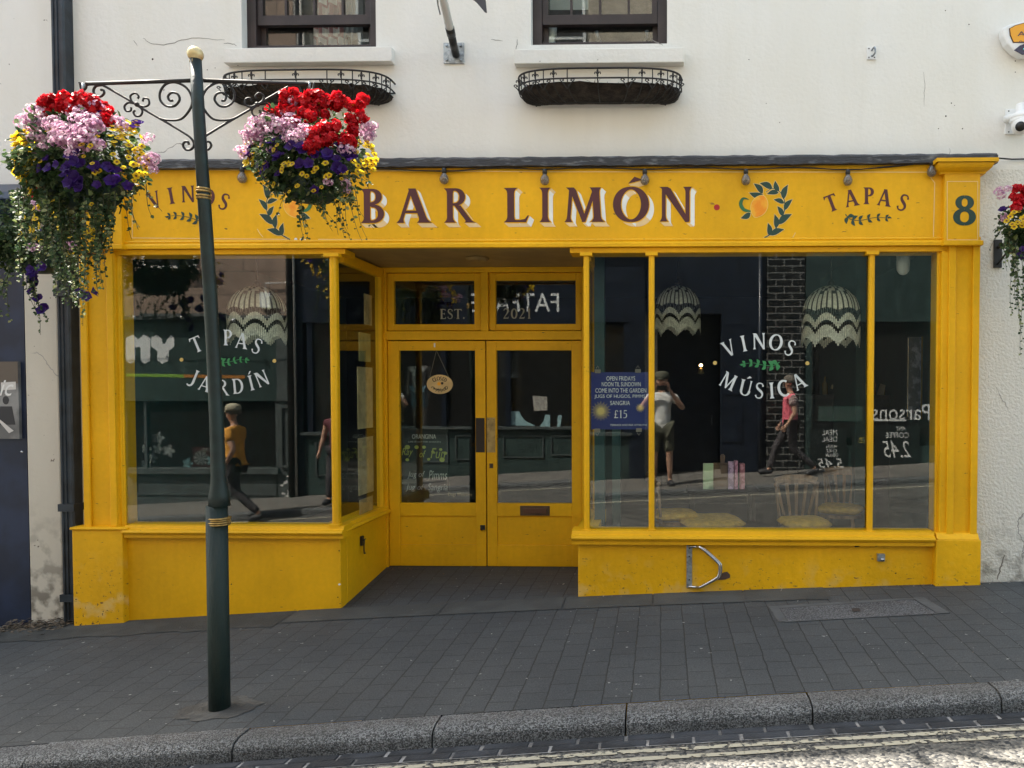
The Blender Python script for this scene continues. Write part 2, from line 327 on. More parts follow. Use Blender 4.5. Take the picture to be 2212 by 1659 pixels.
# ------------------------------------------------------------------ mesh builder
class MB:
    def __init__(s): s.v = []; s.f = []; s.mi = []; s.mats = []; s.sm = []
    def _m(s, mat):
        if mat not in s.mats: s.mats.append(mat)
        return s.mats.index(mat)
    def add(s, vs, fs, mat=None, smooth=False):
        o = len(s.v); s.v += [tuple(v) for v in vs]
        k = s._m(mat)
        for f in fs: s.f.append(tuple(i+o for i in f)); s.mi.append(k); s.sm.append(smooth)
        return s
    def box(s, x0, x1, y0, y1, z0, z1, mat=None):
        vs = [(x, y, z) for z in (z0, z1) for y in (y0, y1) for x in (x0, x1)]
        return s.add(vs, [(0, 2, 3, 1), (4, 5, 7, 6), (0, 1, 5, 4), (2, 6, 7, 3), (0, 4, 6, 2), (1, 3, 7, 5)], mat)
    def prism(s, poly, d0, d1, mat=None, axis='y', smooth=False):
        """polygon extruded along an axis: poly is (x,z) for y, (y,z) for x, (x,y) for z"""
        n = len(poly)
        def p(a, b, d): return {'y': (a, d, b), 'x': (d, a, b), 'z': (a, b, d)}[axis]
        vs = [p(a, b, d0) for a, b in poly]+[p(a, b, d1) for a, b in poly]
        o = len(s.v); s.add(vs, [tuple(range(n))[::-1], tuple(range(n, 2*n))], mat)
        k = s._m(mat)
        for i in range(n):
            j = (i+1) % n; s.f.append((o+i, o+j, o+n+j, o+n+i)); s.mi.append(k); s.sm.append(smooth)
        return s
    def flat(s, poly, y, mat=None):
        return s.add([(a, y, b) for a, b in poly], [tuple(range(len(poly)))], mat)
    def tube(s, pts, r, mat=None, n=8, cap=True, closed=False):
        pts = [Vector(p) for p in pts]; rs = r if isinstance(r, (list, tuple)) else [r]*len(pts)
        vs = []; fs = []; up = None
        m = len(pts)
        for i, p in enumerate(pts):
            a = pts[i-1] if (i > 0 or closed) else p; b = pts[(i+1) % m] if (i < m-1 or closed) else p
            t = (b-a)
            if t.length < 1e-9: t = Vector((0, 0, 1))
            t.normalize()
            if up is None:
                up = t.orthogonal().normalized()
            else:
                up = (up-t*up.dot(t))
                up = up.normalized() if up.length > 1e-6 else t.orthogonal().normalized()
            sd = t.cross(up)
            for k in range(n):
                an = 2*math.pi*k/n; vs.append(p+(up*math.cos(an)+sd*math.sin(an))*rs[i])
        for i in range(m-1 if not closed else m):
            for k in range(n):
                q = (k+1) % n; j = (i+1) % m
                fs.append((i*n+k, i*n+q, j*n+q, j*n+k))
        if cap and not closed: fs += [tuple(range(n))[::-1], tuple(range((m-1)*n, m*n))]
        return s.add(vs, fs, mat, True)
    def lathe(s, prof, c=(0, 0, 0), mat=None, n=24, axis='z', lean=None):
        """profile of (radius, height)"""
        vs = []; fs = []
        for r, h in prof:
            ox = oy = 0
            if lean: ox, oy = lean(h)
            for k in range(n):
                a = 2*math.pi*k/n; u, v = r*math.cos(a), r*math.sin(a)
                if axis == 'z': vs.append((c[0]+u+ox, c[1]+v+oy, c[2]+h))
                elif axis == 'y': vs.append((c[0]+u, c[1]+h, c[2]+v))
                else: vs.append((c[0]+h, c[1]+u, c[2]+v))
        for i in range(len(prof)-1):
            for k in range(n):
                q = (k+1) % n; fs.append((i*n+k, i*n+q, (i+1)*n+q, (i+1)*n+k))
        fs += [tuple(range(n))[::-1], tuple(range((len(prof)-1)*n, len(prof)*n))]
        return s.add(vs, fs, mat, True)
    def ball(s, c, r, mat=None, n=14, sc=(1, 1, 1)):
        pr = []
        vs = []; fs = []; m = n//2
        for i in range(m+1):
            th = math.pi*i/m
            for k in range(n):
                a = 2*math.pi*k/n
                vs.append((c[0]+r*sc[0]*math.sin(th)*math.cos(a), c[1]+r*sc[1]*math.sin(th)*math.sin(a), c[2]+r*sc[2]*math.cos(th)))
        for i in range(m):
            for k in range(n):
                q = (k+1) % n; fs.append((i*n+k, (i+1)*n+k, (i+1)*n+q, i*n+q))
        return s.add(vs, fs, mat, True)
    def build(s, name, mat=None, parent=None, bevel=0.0, loc=None):
        me = bpy.data.meshes.new(name); me.from_pydata(s.v, [], s.f)
        mats = [m if m is not None else mat for m in s.mats]
        for m in mats: me.materials.append(m)
        me.polygons.foreach_set("material_index", s.mi); me.polygons.foreach_set("use_smooth", s.sm)
        me.validate(); me.update()
        o = bpy.data.objects.new(name, me); COL.objects.link(o)
        if loc is not None:
            o.location = loc
        if parent is not None:
            o.parent = parent
            if loc is None: o.location = -wloc(parent)     # vertices are given in world space
            else: o.location = Vector(loc)-wloc(parent)
        elif loc is None and len(s.v):
            a = np.array(s.v); c = Vector(((a[:, 0].min()+a[:, 0].max())/2, (a[:, 1].min()+a[:, 1].max())/2, a[:, 2].min()))
            me.transform(Matrix.Translation(-c)); o.location = c
        if bevel:
            b = o.modifiers.new("bevel", 'BEVEL'); b.width = bevel; b.segments = 2; b.limit_method = 'ANGLE'; b.angle_limit = R(40)
            b.harden_normals = False
        return o
def wloc(o):
    v = Vector(o.location)
    while o.parent: o = o.parent; v += o.location
    return v
def tag(o, label=None, cat=None, group=None, kind=None):
    if label: o["label"] = label
    if cat: o["category"] = cat
    if group: o["group"] = group
    if kind: o["kind"] = kind
    return o
def thing(name, label, cat, loc=(0, 0, 0), group=None):
    o = bpy.data.objects.new(name, None); COL.objects.link(o); o.location = loc; o.empty_display_size = .1
    return tag(o, label, cat, group)
def copy_tree(o, parent=None, offset=None):
    c = o.copy(); COL.objects.link(c)
    if parent is not None: c.parent = parent
    for ch in o.children: copy_tree(ch, c)
    return c
def pbox(mb, px0, py0, px1, py1, y0, y1, mat=None):
    """box whose front face covers the photo rectangle at depth y0, running back to y1"""
    xa, _ = W(px0, (py0+py1)/2, y0); xb, _ = W(px1, (py0+py1)/2, y0)
    _, za = W((px0+px1)/2, py0, y0); _, zb = W((px0+px1)/2, py1, y0)
    mb.box(min(xa, xb), max(xa, xb), y0, y1, min(za, zb), max(za, zb), mat); return mb
def X_(px, y, py=850): return W(px, py, y)[0]
def Z_(py, y, px=1300): return W(px, py, y)[1]
def crom(pts, k=6, closed=False):
    out = []; n = len(pts); P = [Vector(p) for p in pts]
    rng = range(n if closed else n-1)
    for i in rng:
        p0 = P[(i-1) % n] if (closed or i > 0) else P[0]; p1 = P[i]; p2 = P[(i+1) % n]; p3 = P[(i+2) % n] if (closed or i+2 < n) else P[-1]
        for j in range(k):
            t = j/k
            out.append(.5*((2*p1)+(p2-p0)*t+(2*p0-5*p1+4*p2-p3)*t*t+(3*p1-p0-3*p2+p3)*t**3))
    if not closed: out.append(P[-1])
    return out
# ------------------------------------------------------------------ lettering drawn by hand (flared roman capitals)
def g_stem(x0, y0, x1, y1, w, f0=1, f1=1):
    L = []; Rr = []; e = .42*w+.02
    for t in (0, .025, .06, .1, .16, .3, .5, .7, .84, .9, .94, .975, 1):
        ex = f0*e*max(0, 1-t/.16)**2.2 + f1*e*max(0, 1-(1-t)/.16)**2.2
        x = x0+(x1-x0)*t; y = y0+(y1-y0)*t; h = w/2+ex
        L.append((x-h, y)); Rr.append((x+h, y))
    return L+Rr[::-1]
def g_stroke(path, wt, thin, wf=None):
    P = [Vector((p[0], p[1])) for p in path]; L = []; Rr = []; n = len(P)
    for i, p in enumerate(P):
        t = (P[min(i+1, n-1)]-P[max(i-1, 0)]).normalized(); nn = Vector((-t.y, t.x))
        w = wf(i/(n-1)) if wf else thin+(wt-thin)*abs(t.y)**1.6
        L.append(tuple(p+nn*w/2)); Rr.append(tuple(p-nn*w/2))
    return L+Rr[::-1]
def ell(cx, cy, rx, ry, a0, a1, n=18):
    return [(cx+rx*math.cos(R(a0+(a1-a0)*i/n)), cy+ry*math.sin(R(a0+(a1-a0)*i/n))) for i in range(n+1)]
def glyph(c, wt=.19):
    th = wt*.42; h = th/2; P = []; A = .6
    if c == 'I': P = [g_stem(.17, 0, .17, 1, wt)]; A = .34
    elif c == 'L': P = [g_stem(.17, 0, .17, 1, wt), [(.1, 0), (.1, th*.9), (.42, th*.9), (.55, .1), (.62, .2), (.66, .2), (.58, 0)]]; A = .68
    elif c == 'T': P = [g_stem(.36, 0, .36, 1, wt, 1, 0), [(.0, 1), (.72, 1), (.74, .80), (.70, .80), (.62, 1-th), (.1, 1-th), (.02, .80), (-.02, .80)]]; A = .72
    elif c == 'E': P = [g_stem(.17, 0, .17, 1, wt), [(.1, 0), (.58, 0), (.62, .2), (.58, .2), (.5, th), (.1, th)], [(.1, 1), (.55, 1), (.58, .82), (.54, .82), (.47, 1-th), (.1, 1-th)], [(.2, .49), (.2, .49+th), (.42, .49+th), (.46, .62), (.49, .62), (.49, .41), (.46, .41), (.42, .49)]]; A = .64
    elif c == 'P': P = [g_stem(.17, 0, .17, 1, wt), g_stroke([(.15, 1-h), (.26, 1-h)]+ell(.30, .73, .235, .27-h, 88, -88)+[(.26, .46+h), (.2, .46+h)], wt, th)]; A = .62
    elif c == 'R': P = [g_stem(.17, 0, .17, 1, wt), g_stroke([(.15, 1-h), (.26, 1-h)]+ell(.32, .745, .235, .255-h, 88, -88)+[(.26, .49+h), (.2, .49+h)], wt, th), g_stem(.80, 0, .40, .50, wt*1.05, .9, 0)]; A = .86
    elif c == 'B': P = [g_stem(.17, 0, .17, 1, wt), g_stroke([(.15, 1-h), (.26, 1-h)]+ell(.30, .765, .215, .235-h, 88, -88)+[(.26, .53+h), (.2, .53+h)], wt, th), g_stroke([(.2, .53), (.26, .53)]+ell(.33, .27, .245, .27-h, 88, -88)+[(.26, h), (.15, h)], wt, th)]; A = .70
    elif c == 'D': P = [g_stem(.17, 0, .17, 1, wt), g_stroke([(.15, 1-h), (.28, 1-h)]+ell(.34, .5, .36, .5-h, 88, -88)+[(.28, h), (.15, h)], wt*1.05, th)]; A = .84
    elif c in 'OÓ': P = [g_stroke(ell(.45, .5, .41-.3*wt, .5-h+.01, 90, 270, 24), wt*1.1, th), g_stroke(ell(.45, .5, .41-.3*wt, .5-h+.01, 90, -90, 24), wt*1.1, th)]; A = .9
    elif c == '0': P = [g_stroke(ell(.3, .5, .24, .5-h, 90, 270, 24), wt, th), g_stroke(ell(.3, .5, .24, .5-h, 90, -90, 24), wt, th)]; A = .6
    elif c == 'C': P = [g_stroke(ell(.45, .5, .41-.3*wt, .5-h+.01, 52, 308, 30), wt*1.1, th, lambda t: th+(wt*1.1-th)*max(abs(math.sin(math.pi*t))**.8, 0)+.06*max(0, 1-t*9)+.05*max(0, 1-(1-t)*9))]; A = .76
    elif c == 'U' or c == 'Ú': P = [g_stem(.15, .3, .15, 1, wt, 0, 1), g_stroke([(.15, .34)]+ell(.42, .31, .27, .31-h, 180, 360, 18)+[(.69, .36)], wt, th), g_stem(.69, .3, .69, 1, th*1.2, 0, 1)]; A = .84
    elif c == 'J': P = [g_stem(.30, .1, .30, 1, wt, 0, 1), g_stroke(crom([(.30, .16, 0), (.27, 0, 0), (.17, -.12, 0), (.03, -.14, 0), (-.06, -.08, 0)], 4), wt*.8, th, lambda t: wt*(1-.5*t))]; A = .5
    elif c == 'V': P = [g_stem(.40, 0, .10, 1, wt, 0, 1), g_stem(.42, 0, .70, 1, th*1.15, 0, 1)]; A = .8
    elif c == 'A': P = [g_stem(.08, 0, .36, .99, th*1.2, 1, 0), g_stem(.70, 0, .38, 1, wt*1.05, 1, 0), [(.16, .28), (.6, .28), (.58, .28+th), (.19, .28+th)]]; A = .78
    elif c == 'N': P = [g_stem(.12, 0, .12, .98, th*1.3, 1, 0), [(.0, 1), (.22, 1), (.30, .95), (.74, .12), (.78, -.02), (.68, -.02), (.12, .86), (.05, .96)], g_stem(.74, 0, .74, 1, th*1.4, 0, 1)]; A = .88
    elif c == 'M': P = [g_stem(.10, 0, .17, .96, th*1.2, 1, 0), [(.04, 1), (.24, 1), (.30, .93), (.52, .22), (.50, 0), (.46, 0), (.16, .86), (.09, .95)], g_stem(.49, 0, .80, .99, th*1.3, 0, 0), g_stem(.86, 0, .80, 1, wt, 1, .6)]; A = 1.0
    elif c == 'S':
        pth = crom([(.50, .77, 0), (.43, .93, 0), (.28, .97, 0), (.13, .92, 0), (.08, .77, 0), (.15, .63, 0), (.29, .52, 0), (.42, .41, 0), (.48, .26, 0), (.41, .09, 0), (.26, .03, 0), (.11, .07, 0), (.03, .22, 0)], 4)
        P = [g_stroke(pth, wt, th, lambda t: th*1.0+(wt*.95-th)*math.exp(-((t-.5)/.22)**2)+.05*math.exp(-(t/.04)**2)+.05*math.exp(-((1-t)/.04)**2))]; A = .58
    elif c == '8':
        P = [g_stroke(ell(.33, .755, .20, .235-h, 90, 270), wt, th*1.2), g_stroke(ell(.33, .755, .20, .235-h, 90, -90), wt, th*1.2),
             g_stroke(ell(.33, .27, .26, .28-h, 90, 270), wt*1.1, th*1.2), g_stroke(ell(.33, .27, .26, .28-h, 90, -90), wt*1.1, th*1.2)]; A = .66
    elif c == '2': P = [g_stroke(crom([(.06, .80, 0), (.14, .95, 0), (.30, .98, 0), (.44, .90, 0), (.46, .72, 0), (.36, .50, 0), (.18, .24, 0), (.06, .06, 0)], 4), wt, th, lambda t: th+(wt-th)*math.exp(-((t-.52)/.22)**2)), [(.02, 0), (.5, 0), (.56, .2), (.52, .2), (.45, .12), (.06, .12)]]; A = .6
    elif c == '1': P = [g_stem(.22, 0, .22, 1, wt*.9, 1, 0), [(.2, 1), (.04, .86), (.04, .83), (.22, .88)]]; A = .42
    elif c == '.': P = [[(.1+.09*math.cos(a*math.pi/5), .08+.09*math.sin(a*math.pi/5)) for a in range(10)]]; A = .2
    elif c == '£': P = [g_stroke(crom([(.5, .8, 0), (.42, .95, 0), (.28, .95, 0), (.2, .8, 0), (.23, .5, 0), (.2, .2, 0), (.08, .05, 0)], 4), wt*.7, th), [(.05, 0), (.52, 0), (.56, .15), (.5, .1), (.05, .1)], [(.06, .45), (.42, .45), (.42, .52), (.06, .52)]]; A = .6
    elif c == '5': P = [g_stroke(crom([(.14, .58, 0), (.3, .6, 0), (.46, .48, 0), (.46, .2, 0), (.3, .03, 0), (.06, .06, 0)], 4), wt, th), [(.12, .55), (.18, .55), (.2, .9), (.5, .9), (.5, 1), (.15, 1)]]; A = .56
    elif c == ' ': A = .35
    if c == 'Í': P = [g_stem(.17, 0, .17, 1, wt), [(.1, 1.08), (.2, 1.08), (.36, 1.26), (.26, 1.28)]]; A = .34
    if c == 'Ó': P.append([(.38, 1.1), (.5, 1.13), (.75, 1.21), (.54, 1.3)])
    if c == 'Ú': P.append([(.34, 1.1), (.42, 1.1), (.66, 1.2), (.5, 1.28)])
    return P, A
LAY = [0]
def put_poly(mb, polys, y, mat, f, step=.00015):
    for k, p in enumerate(polys):
        mb.flat([f(a, b) for a, b in p], y-k*step, mat)
def offset_poly(p, d):
    n = len(p); out = []
    area = sum(p[i][0]*p[(i+1) % n][1]-p[(i+1) % n][0]*p[i][1] for i in range(n)); sg = 1 if area > 0 else -1
    for i in range(n):
        a, b, c = Vector(p[i-1]), Vector(p[i]), Vector(p[(i+1) % n])
        e1 = (b-a); e2 = (c-b)
        if e1.length < 1e-7 or e2.length < 1e-7: out.append(p[i]); continue
        n1 = Vector((e1.y, -e1.x)).normalized(); n2 = Vector((e2.y, -e2.x)).normalized()
        m = n1+n2
        m = m.normalized() if m.length > 1e-4 else n1
        out.append(tuple(b+m*d*sg*min(1.6, 1/max(.5, m.dot(n1)))))
    return out
def big_word(mb, letters, base_py, top_py, y, plane):
    """block-shaded sign writer's capitals; letters = (char, px left, px right)"""
    z0 = W(1100, base_py, plane)[1]; z1 = W(1100, top_py, plane)[1]; H = z1-z0
    for ch, a, b in letters:
        P, A = glyph(ch, .185)
        xs = [q[0] for p in P for q in p]; mn, mx = min(xs), max(xs)
        xa, xb = X_(a, plane, 450), X_(b, plane, 450)
        if ch == 'Ó': mn, mx = .04, .86
        sx = (xb-xa)/(mx-mn)
        f = lambda u, v: (xa+(u-mn)*sx, z0+v*H)
        dx, dz = .040, -.036
        k = 0
        for p in P:
            q = [f(*t) for t in p]; n = len(q)
            area = sum(q[i][0]*q[(i+1) % n][1]-q[(i+1) % n][0]*q[i][1] for i in range(n)); sg = 1 if area > 0 else -1
            for i in range(n):
                u, v = Vector(q[i]), Vector(q[(i+1) % n]); e = v-u
                if e.length < 1e-6: continue
                nn = Vector((e.y, -e.x)).normalized()*sg
                if nn.x*dx+nn.y*dz <= 0: continue
                mat = M_CREAMP if nn.y < -.62 else M_WHITEP
                k += 1
                yy = y-.0002-(k % 17)*.00002 - (.0004 if mat is M_WHITEP else 0)
                mb.flat([tuple(u), tuple(v), (v.x+dx, v.y+dz), (u.x+dx, u.y+dz)], yy, mat)
        for j, p in enumerate(P):
            mb.flat(offset_poly([f(*t) for t in p], .0075), y-.0014-j*.0001, M_YEL)
            mb.flat([f(*t) for t in p], y-.0022-j*.00015, mat=M_MAROON)
def arc_word(mb, letters, plane, y, hpx, mat, wt=.16, sx=.95):
    """letters = (char, centre px, centre py, tilt degrees)"""
    for ch, a, b, rot in letters:
        P, A = glyph(ch, wt); cx, cz = W(a, b, plane)
        H = hpx/F*(plane-CAMLOC.y); c, s_ = math.cos(R(rot)), math.sin(R(rot))
        def f(u, v):
            p, q = (u-A/2)*H*sx, (v-.5)*H
            return (cx+p*c-q*s_, cz+p*s_+q*c)
        put_poly(mb, P, y, mat, f)
def leaf_poly(x, z, ang, L, wd, bend=.15):
    pts = []; n = 7
    for sgn in (1, -1):
        rng = range(n+1) if sgn == 1 else range(n-1, 0, -1)
        for i in rng:
            t = i/n; r = wd*math.sin(math.pi*t**.8)*sgn*.5; c = bend*L*math.sin(math.pi*t)
            u, v = t*L, r+c
            pts.append((x+u*math.cos(ang)-v*math.sin(ang), z+u*math.sin(ang)+v*math.cos(ang)))
    return pts
def branch(mb, path, plane, y, mat, L=13, wd=5, n=6, sw=1.8, flip=False, taper=True, outline=None, sep=50):
    """leafy sprig painted along a path of photo points"""
    k = (plane-CAMLOC.y)/F
    pts = [Vector((*W(a, b, plane), 0)) for a, b in path]; cr = crom(pts, 6)
    stem = g_stroke([(p.x, p.y) for p in cr], sw*k, sw*k, lambda t: sw*k*(1.1-.6*t))
    mb.flat(stem, y, mat)
    m = len(cr); j = 0
    for i in range(n):
        t = .16+.80*i/(n-1); q = int(t*(m-1)); p = cr[q]; d = (cr[min(q+1, m-1)]-cr[max(q-1, 0)]); a = math.atan2(d.y, d.x)
        s_ = 1-.45*t if taper else 1
        for sg in (1, -1):
            j += 1
            lp = leaf_poly(p.x, p.y, a+sg*R(sep), L*k*s_, wd*k*s_, .12*sg)
            if outline: mb.flat(offset_poly(lp, .003), y+.0003-j*.00002, outline)
            mb.flat(lp, y-.0004-j*.00004, mat)
    if n > 1: mb.flat(leaf_poly(cr[-1].x, cr[-1].y, math.atan2((cr[-1]-cr[-2]).y, (cr[-1]-cr[-2]).x), L*k*.6, wd*k*.5), y-.0012, mat)
def disc(mb, px, py, rpx, plane, y, mat, n=20, sx=1):
    cx, cz = W(px, py, plane); r = rpx*(plane-CAMLOC.y)/F
    mb.flat([(cx+sx*r*math.cos(2*math.pi*i/n), cz+r*math.sin(2*math.pi*i/n)) for i in range(n)], y, mat)
def text_mesh(body, shear=0.0, ext=.0):
    cu = bpy.data.curves.new("t", 'FONT'); cu.body = body; cu.align_x = 'CENTER'; cu.align_y = 'CENTER'; cu.shear = shear; cu.resolution_u = 3; cu.extrude = ext
    o = bpy.data.objects.new("t", cu); COL.objects.link(o); dg = bpy.context.evaluated_depsgraph_get(); dg.update()
    me = bpy.data.meshes.new_from_object(o.evaluated_get(dg)); bpy.data.objects.remove(o); bpy.data.curves.remove(cu); return me
def text_into(mb, body, cx, cy, cz, w, h, mat, face=-1, shear=0, ang=0):
    """sans text as flat faces; face=-1 looks at the street camera (-Y), +1 looks at +Y"""
    me = text_mesh(body, shear); vs = [v.co.copy() for v in me.vertices]
    xs = [v.x for v in vs]; ys = [v.y for v in vs]; ax, bx, ay, by = min(xs), max(xs), min(ys), max(ys)
    sx = w/(bx-ax); sy = h/(by-ay); out = []
    for v in vs:
        u = (v.x-(ax+bx)/2)*sx; q = (v.y-(ay+by)/2)*sy
        u, q = u*math.cos(ang)-q*math.sin(ang), u*math.sin(ang)+q*math.cos(ang)
        out.append((cx-face*u, cy, cz+q))
    mb.add(out, [tuple(p.vertices) for p in me.polygons], mat); bpy.data.meshes.remove(me)
def ptext(mb, body, px0, py0, px1, py1, plane, y, mat, shear=0):
    xa, za = W(px0, py0, plane); xb, zb = W(px1, py1, plane)
    text_into(mb, body, (xa+xb)/2, y, (za+zb)/2, abs(xb-xa), abs(za-zb), mat, -1, shear)
def rtext(mb, body, px0, py0, px1, py1, y, mat, g=-.075, shear=0, yr=-7.8):
    xa, za = VR(px0, py0, yr, g); xb, zb = VR(px1, py1, yr, g)
    text_into(mb, body, (xa+xb)/2, y, (za+zb)/2, abs(xb-xa), abs(za-zb), mat, 1, shear)
# ------------------------------------------------------------------ ground
def sheet(name, xs, rows, zfun, mat, kind='structure'):
    """rows: list of functions of x giving y"""
    mb = MB(); n = len(xs); vs = []
    for x in xs:
        for r in rows:
            y = r(x) if callable(r) else r
            vs.append((x, y, zfun(x, y)))
    m = len(rows); fs = [(i*m+j, (i+1)*m+j, (i+1)*m+j+1, i*m+j+1) for i in range(n-1) for j in range(m-1)]
    mb.add(vs, fs, mat, True); o = mb.build(name, mat); o["kind"] = kind; return o
XS = sorted(set([-26+i*.8 for i in range(66)]))
XSF = [-7+i*.1 for i in range(121)]
M_PAVE = paver_mat("grey block pavers")
M_STRIP = pm("worn concrete slab", (.056, .060, .060), .75, var=.16, vscale=3, bump=.3, bscale=90, detail=8)
M_TARM = pm("old tarmac patch", (.052, .054, .052), .85, var=.2, vscale=4, bump=.7, bscale=150, detail=8)
M_KERB = aggregate_mat("granite aggregate kerb", (.020, .021, .023), (.27, .28, .29), 185, rough=.45, bump=1.0, lo=.25, hi=.95)
M_ROAD = aggregate_mat("chipped road asphalt", (.018, .020, .024), (.165, .158, .142), 62, rough=.75, bump=1.0, lo=.1, hi=.95)
M_SETT = pm("dark gutter setts", (.030, .034, .042), .55, var=.3, vscale=5, bump=.3, bscale=70)
M_MORT = pm("pale mortar", (.20, .20, .20), .9, var=.4, vscale=12, bump=.4)
def ky(o): return lambda x: kerb_y(x)+o
# pavement, with the ramp running up to the recessed doors
RX0, RX1 = X_(733, -.10), X_(1248, -.10)
DOORY = .95
def zpav(x, y):
    b = zp(x, min(y, -.1))
    if y > -.1:
        t = min(1, (y+.1)/(DOORY+.1)); zt = W(1050, 1224, DOORY)[1]
        b = b*(1-t)+(zt+.015*(x-RX0)/(RX1-RX0)*0)*t
    return b
sheet("pavement", XS+XSF if False else sorted(set(XS+XSF)), [ky(0), ky(.25), ky(.7), -1.2, -.9, -.6, -.3, -.1], zpav, M_PAVE)
mb = MB(); n = 12; vs = []
for i in range(n+1):
    for j in range(9):
        x = RX0-.02+(RX1-RX0+.06)*i/n; y = -.1+(DOORY+.25)*j/8; vs.append((x, y, zpav(x, min(y, DOORY))))
mb.add(vs, [(i*9+j, (i+1)*9+j, (i+1)*9+j+1, i*9+j+1) for i in range(n) for j in range(8)], M_PAVE, True)
mb.build("entrance_paving", M_PAVE)["kind"] = 'structure'
# concrete slab strip along the shopfront foot, tarmac patch to its left
def slab_strip():
    mb = MB(); x = RX0+.15
    edges = [X_(735, -.2), X_(985, -.2), X_(1230, -.2)-.03, X_(1415, -.2), X_(1640, -.2)]
    edges = [RX0-.35]+[W(1010-60, 1330, -.35)[0]]+[W(1215, 1320, -.35)[0]]+[W(1410, 1305, -.35)[0]]+[W(1610, 1300, -.3)[0], W(1790, 1290, -.3)[0]]
    for a, b in zip(edges[:-1], edges[1:]):
        k = 6; vs = []
        for i in range(k+1):
            xx = a+.006+(b-a-.012)*i/k
            for yy in (-.42 if a < 1 else -.36, -.105): vs.append((xx, yy, zp(xx, yy)+.005))
        mb.add(vs, [(2*i, 2*i+2, 2*i+3, 2*i+1) for i in range(k)], M_STRIP, True)
    o = mb.build("paving_slab_strip", M_STRIP); o["kind"] = 'structure'
slab_strip()
mb = MB(); vs = []; k = 40
for i in range(k+1):
    x = -6.3+(RX0-.36+6.3)*i/k; wob = .03*math.sin(i*.9)+.02*math.sin(i*2.3)
    for yy in (-.50+wob*.6+(.12 if x > -3 else 0)*0, -.04): vs.append((x, yy, zp(x, min(yy, -.1))+.004))
mb.add(vs, [(2*i, 2*i+2, 2*i+3, 2*i+1) for i in range(k)], M_TARM, True)
mb.build("tarmac_strip", M_TARM)["kind"] = 'structure'
# concrete collar round the post is added with the post
# kerb stones with a rounded nose
def kerb(name, joints, yb, depth, top, sgn, up, mat, seg=.12):
    mb = MB(); prof = [(0, 0), (.55, .002), (.72, -.002), (.84, -.008), (.93, -.019), (.985, -.034), (1.0, -.05), (1.0, -up-.06), (0, -up-.06)]
    for a, b in zip(joints[:-1], joints[1:]):
        m = max(2, int((b-a)/seg)); vs = []; g = .0045; jz = random.uniform(-.004, .004)
        for i in range(m+1):
            x = a+g+(b-a-2*g)*i/m
            for u, v in prof:
                y = yb(x)+sgn*depth*u; vs.append((x, y, top(x, y)+v+jz))
        q = len(prof); fs = [(i*q+j, i*q+(j+1) % q, (i+1)*q+(j+1) % q, (i+1)*q+j) for i in range(m) for j in range(q)]
        fs += [tuple(range(q)), tuple(range(m*q, m*q+q))]
        mb.add(vs, fs, mat, False)
    o = mb.build(name, mat); o["kind"] = 'structure'; return o
def kx(px, py): # X on kerb
    return W(px, py, kerb_y(0)-.07)[0]
jn = [W(150, 1640, -2.17)[0], W(563, 1590, -2.14)[0], W(963, 1555, -2.11)[0], W(1355, 1525, -2.1)[0], W(1742, 1500, -2.07)[0], W(2140, 1478, -2.05)[0]]
jn = [jn[0]-1.0*i for i in range(22, 0, -1)]+jn+[jn[-1]+1.0*i for i in range(1, 24)]
kerb("kerb", jn, lambda x: kerb_y(x)-.004, .176, lambda x, y: zp(x, kerb_y(x))+.002, -1, UP, M_KERB)
jo = [-25+1.0*i for i in range(51)]
kerb("opposite_kerb", jo, lambda x: OPP_K-.14, .14, lambda x, y: zo(x), 1, .1, M_KERB, .5)
sheet("road", sorted(set(XS+XSF)), [OPP_K]+[(lambda t: (lambda x: OPP_K+(kerb_y(x)-.18-OPP_K)*t))(t) for t in (.1, .25, .4, .55, .7, .8, .9, 1.0)], lambda x, y: zr(x, y), M_ROAD)
M_OPAVE = paver_mat("opposite pavement pavers", (.15, .14, .13), .45, .30, True, .008)
sheet("opposite_pavement", XS, [-8.6, OPP_K-.14], lambda x, y: zo(x), M_OPAVE)
# gutter: two courses of setts, each stone a low block on a mortar bed
mb = MB(); vs = []
def gy(x, d): return kerb_y(x)-.18-d
for x in XSF:
    for d in (.0, .142): vs.append((x, gy(x, d), zr(x, gy(x, d))+.004))
mb.add(vs, [(2*i, 2*i+2, 2*i+3, 2*i+1) for i in range(len(XSF)-1)], M_MORT, True)
mb.build("gutter_mortar", M_MORT)["kind"] = 'structure'
mb = MB()
for row in range(2):
    x = -7+row*.115+.07
    while x < 4.9:
        L = .225+random.uniform(-.008, .008); d0 = .004+row*.070; d1 = d0+.062; q = []
        c = .004
        for (xx, dd, zz) in ((x, d0, .0), (x+L, d0, .0), (x+L, d1, .0), (x, d1, .0), (x+c, d0+c, .008), (x+L-c, d0+c, .008), (x+L-c, d1-c, .008), (x+c, d1-c, .008)):
            q.append((xx, gy(xx, dd), zr(xx, gy(xx, dd))+.003+zz+random.uniform(-.001, .001)))
        mb.add(q, [(4, 5, 6, 7), (0, 1, 5, 4), (1, 2, 6, 5), (2, 3, 7, 6), (3, 0, 4, 7)], M_SETT)
        x += L+random.uniform(.012, .02)
mb.build("gutter_setts", M_SETT)["kind"] = 'structure'
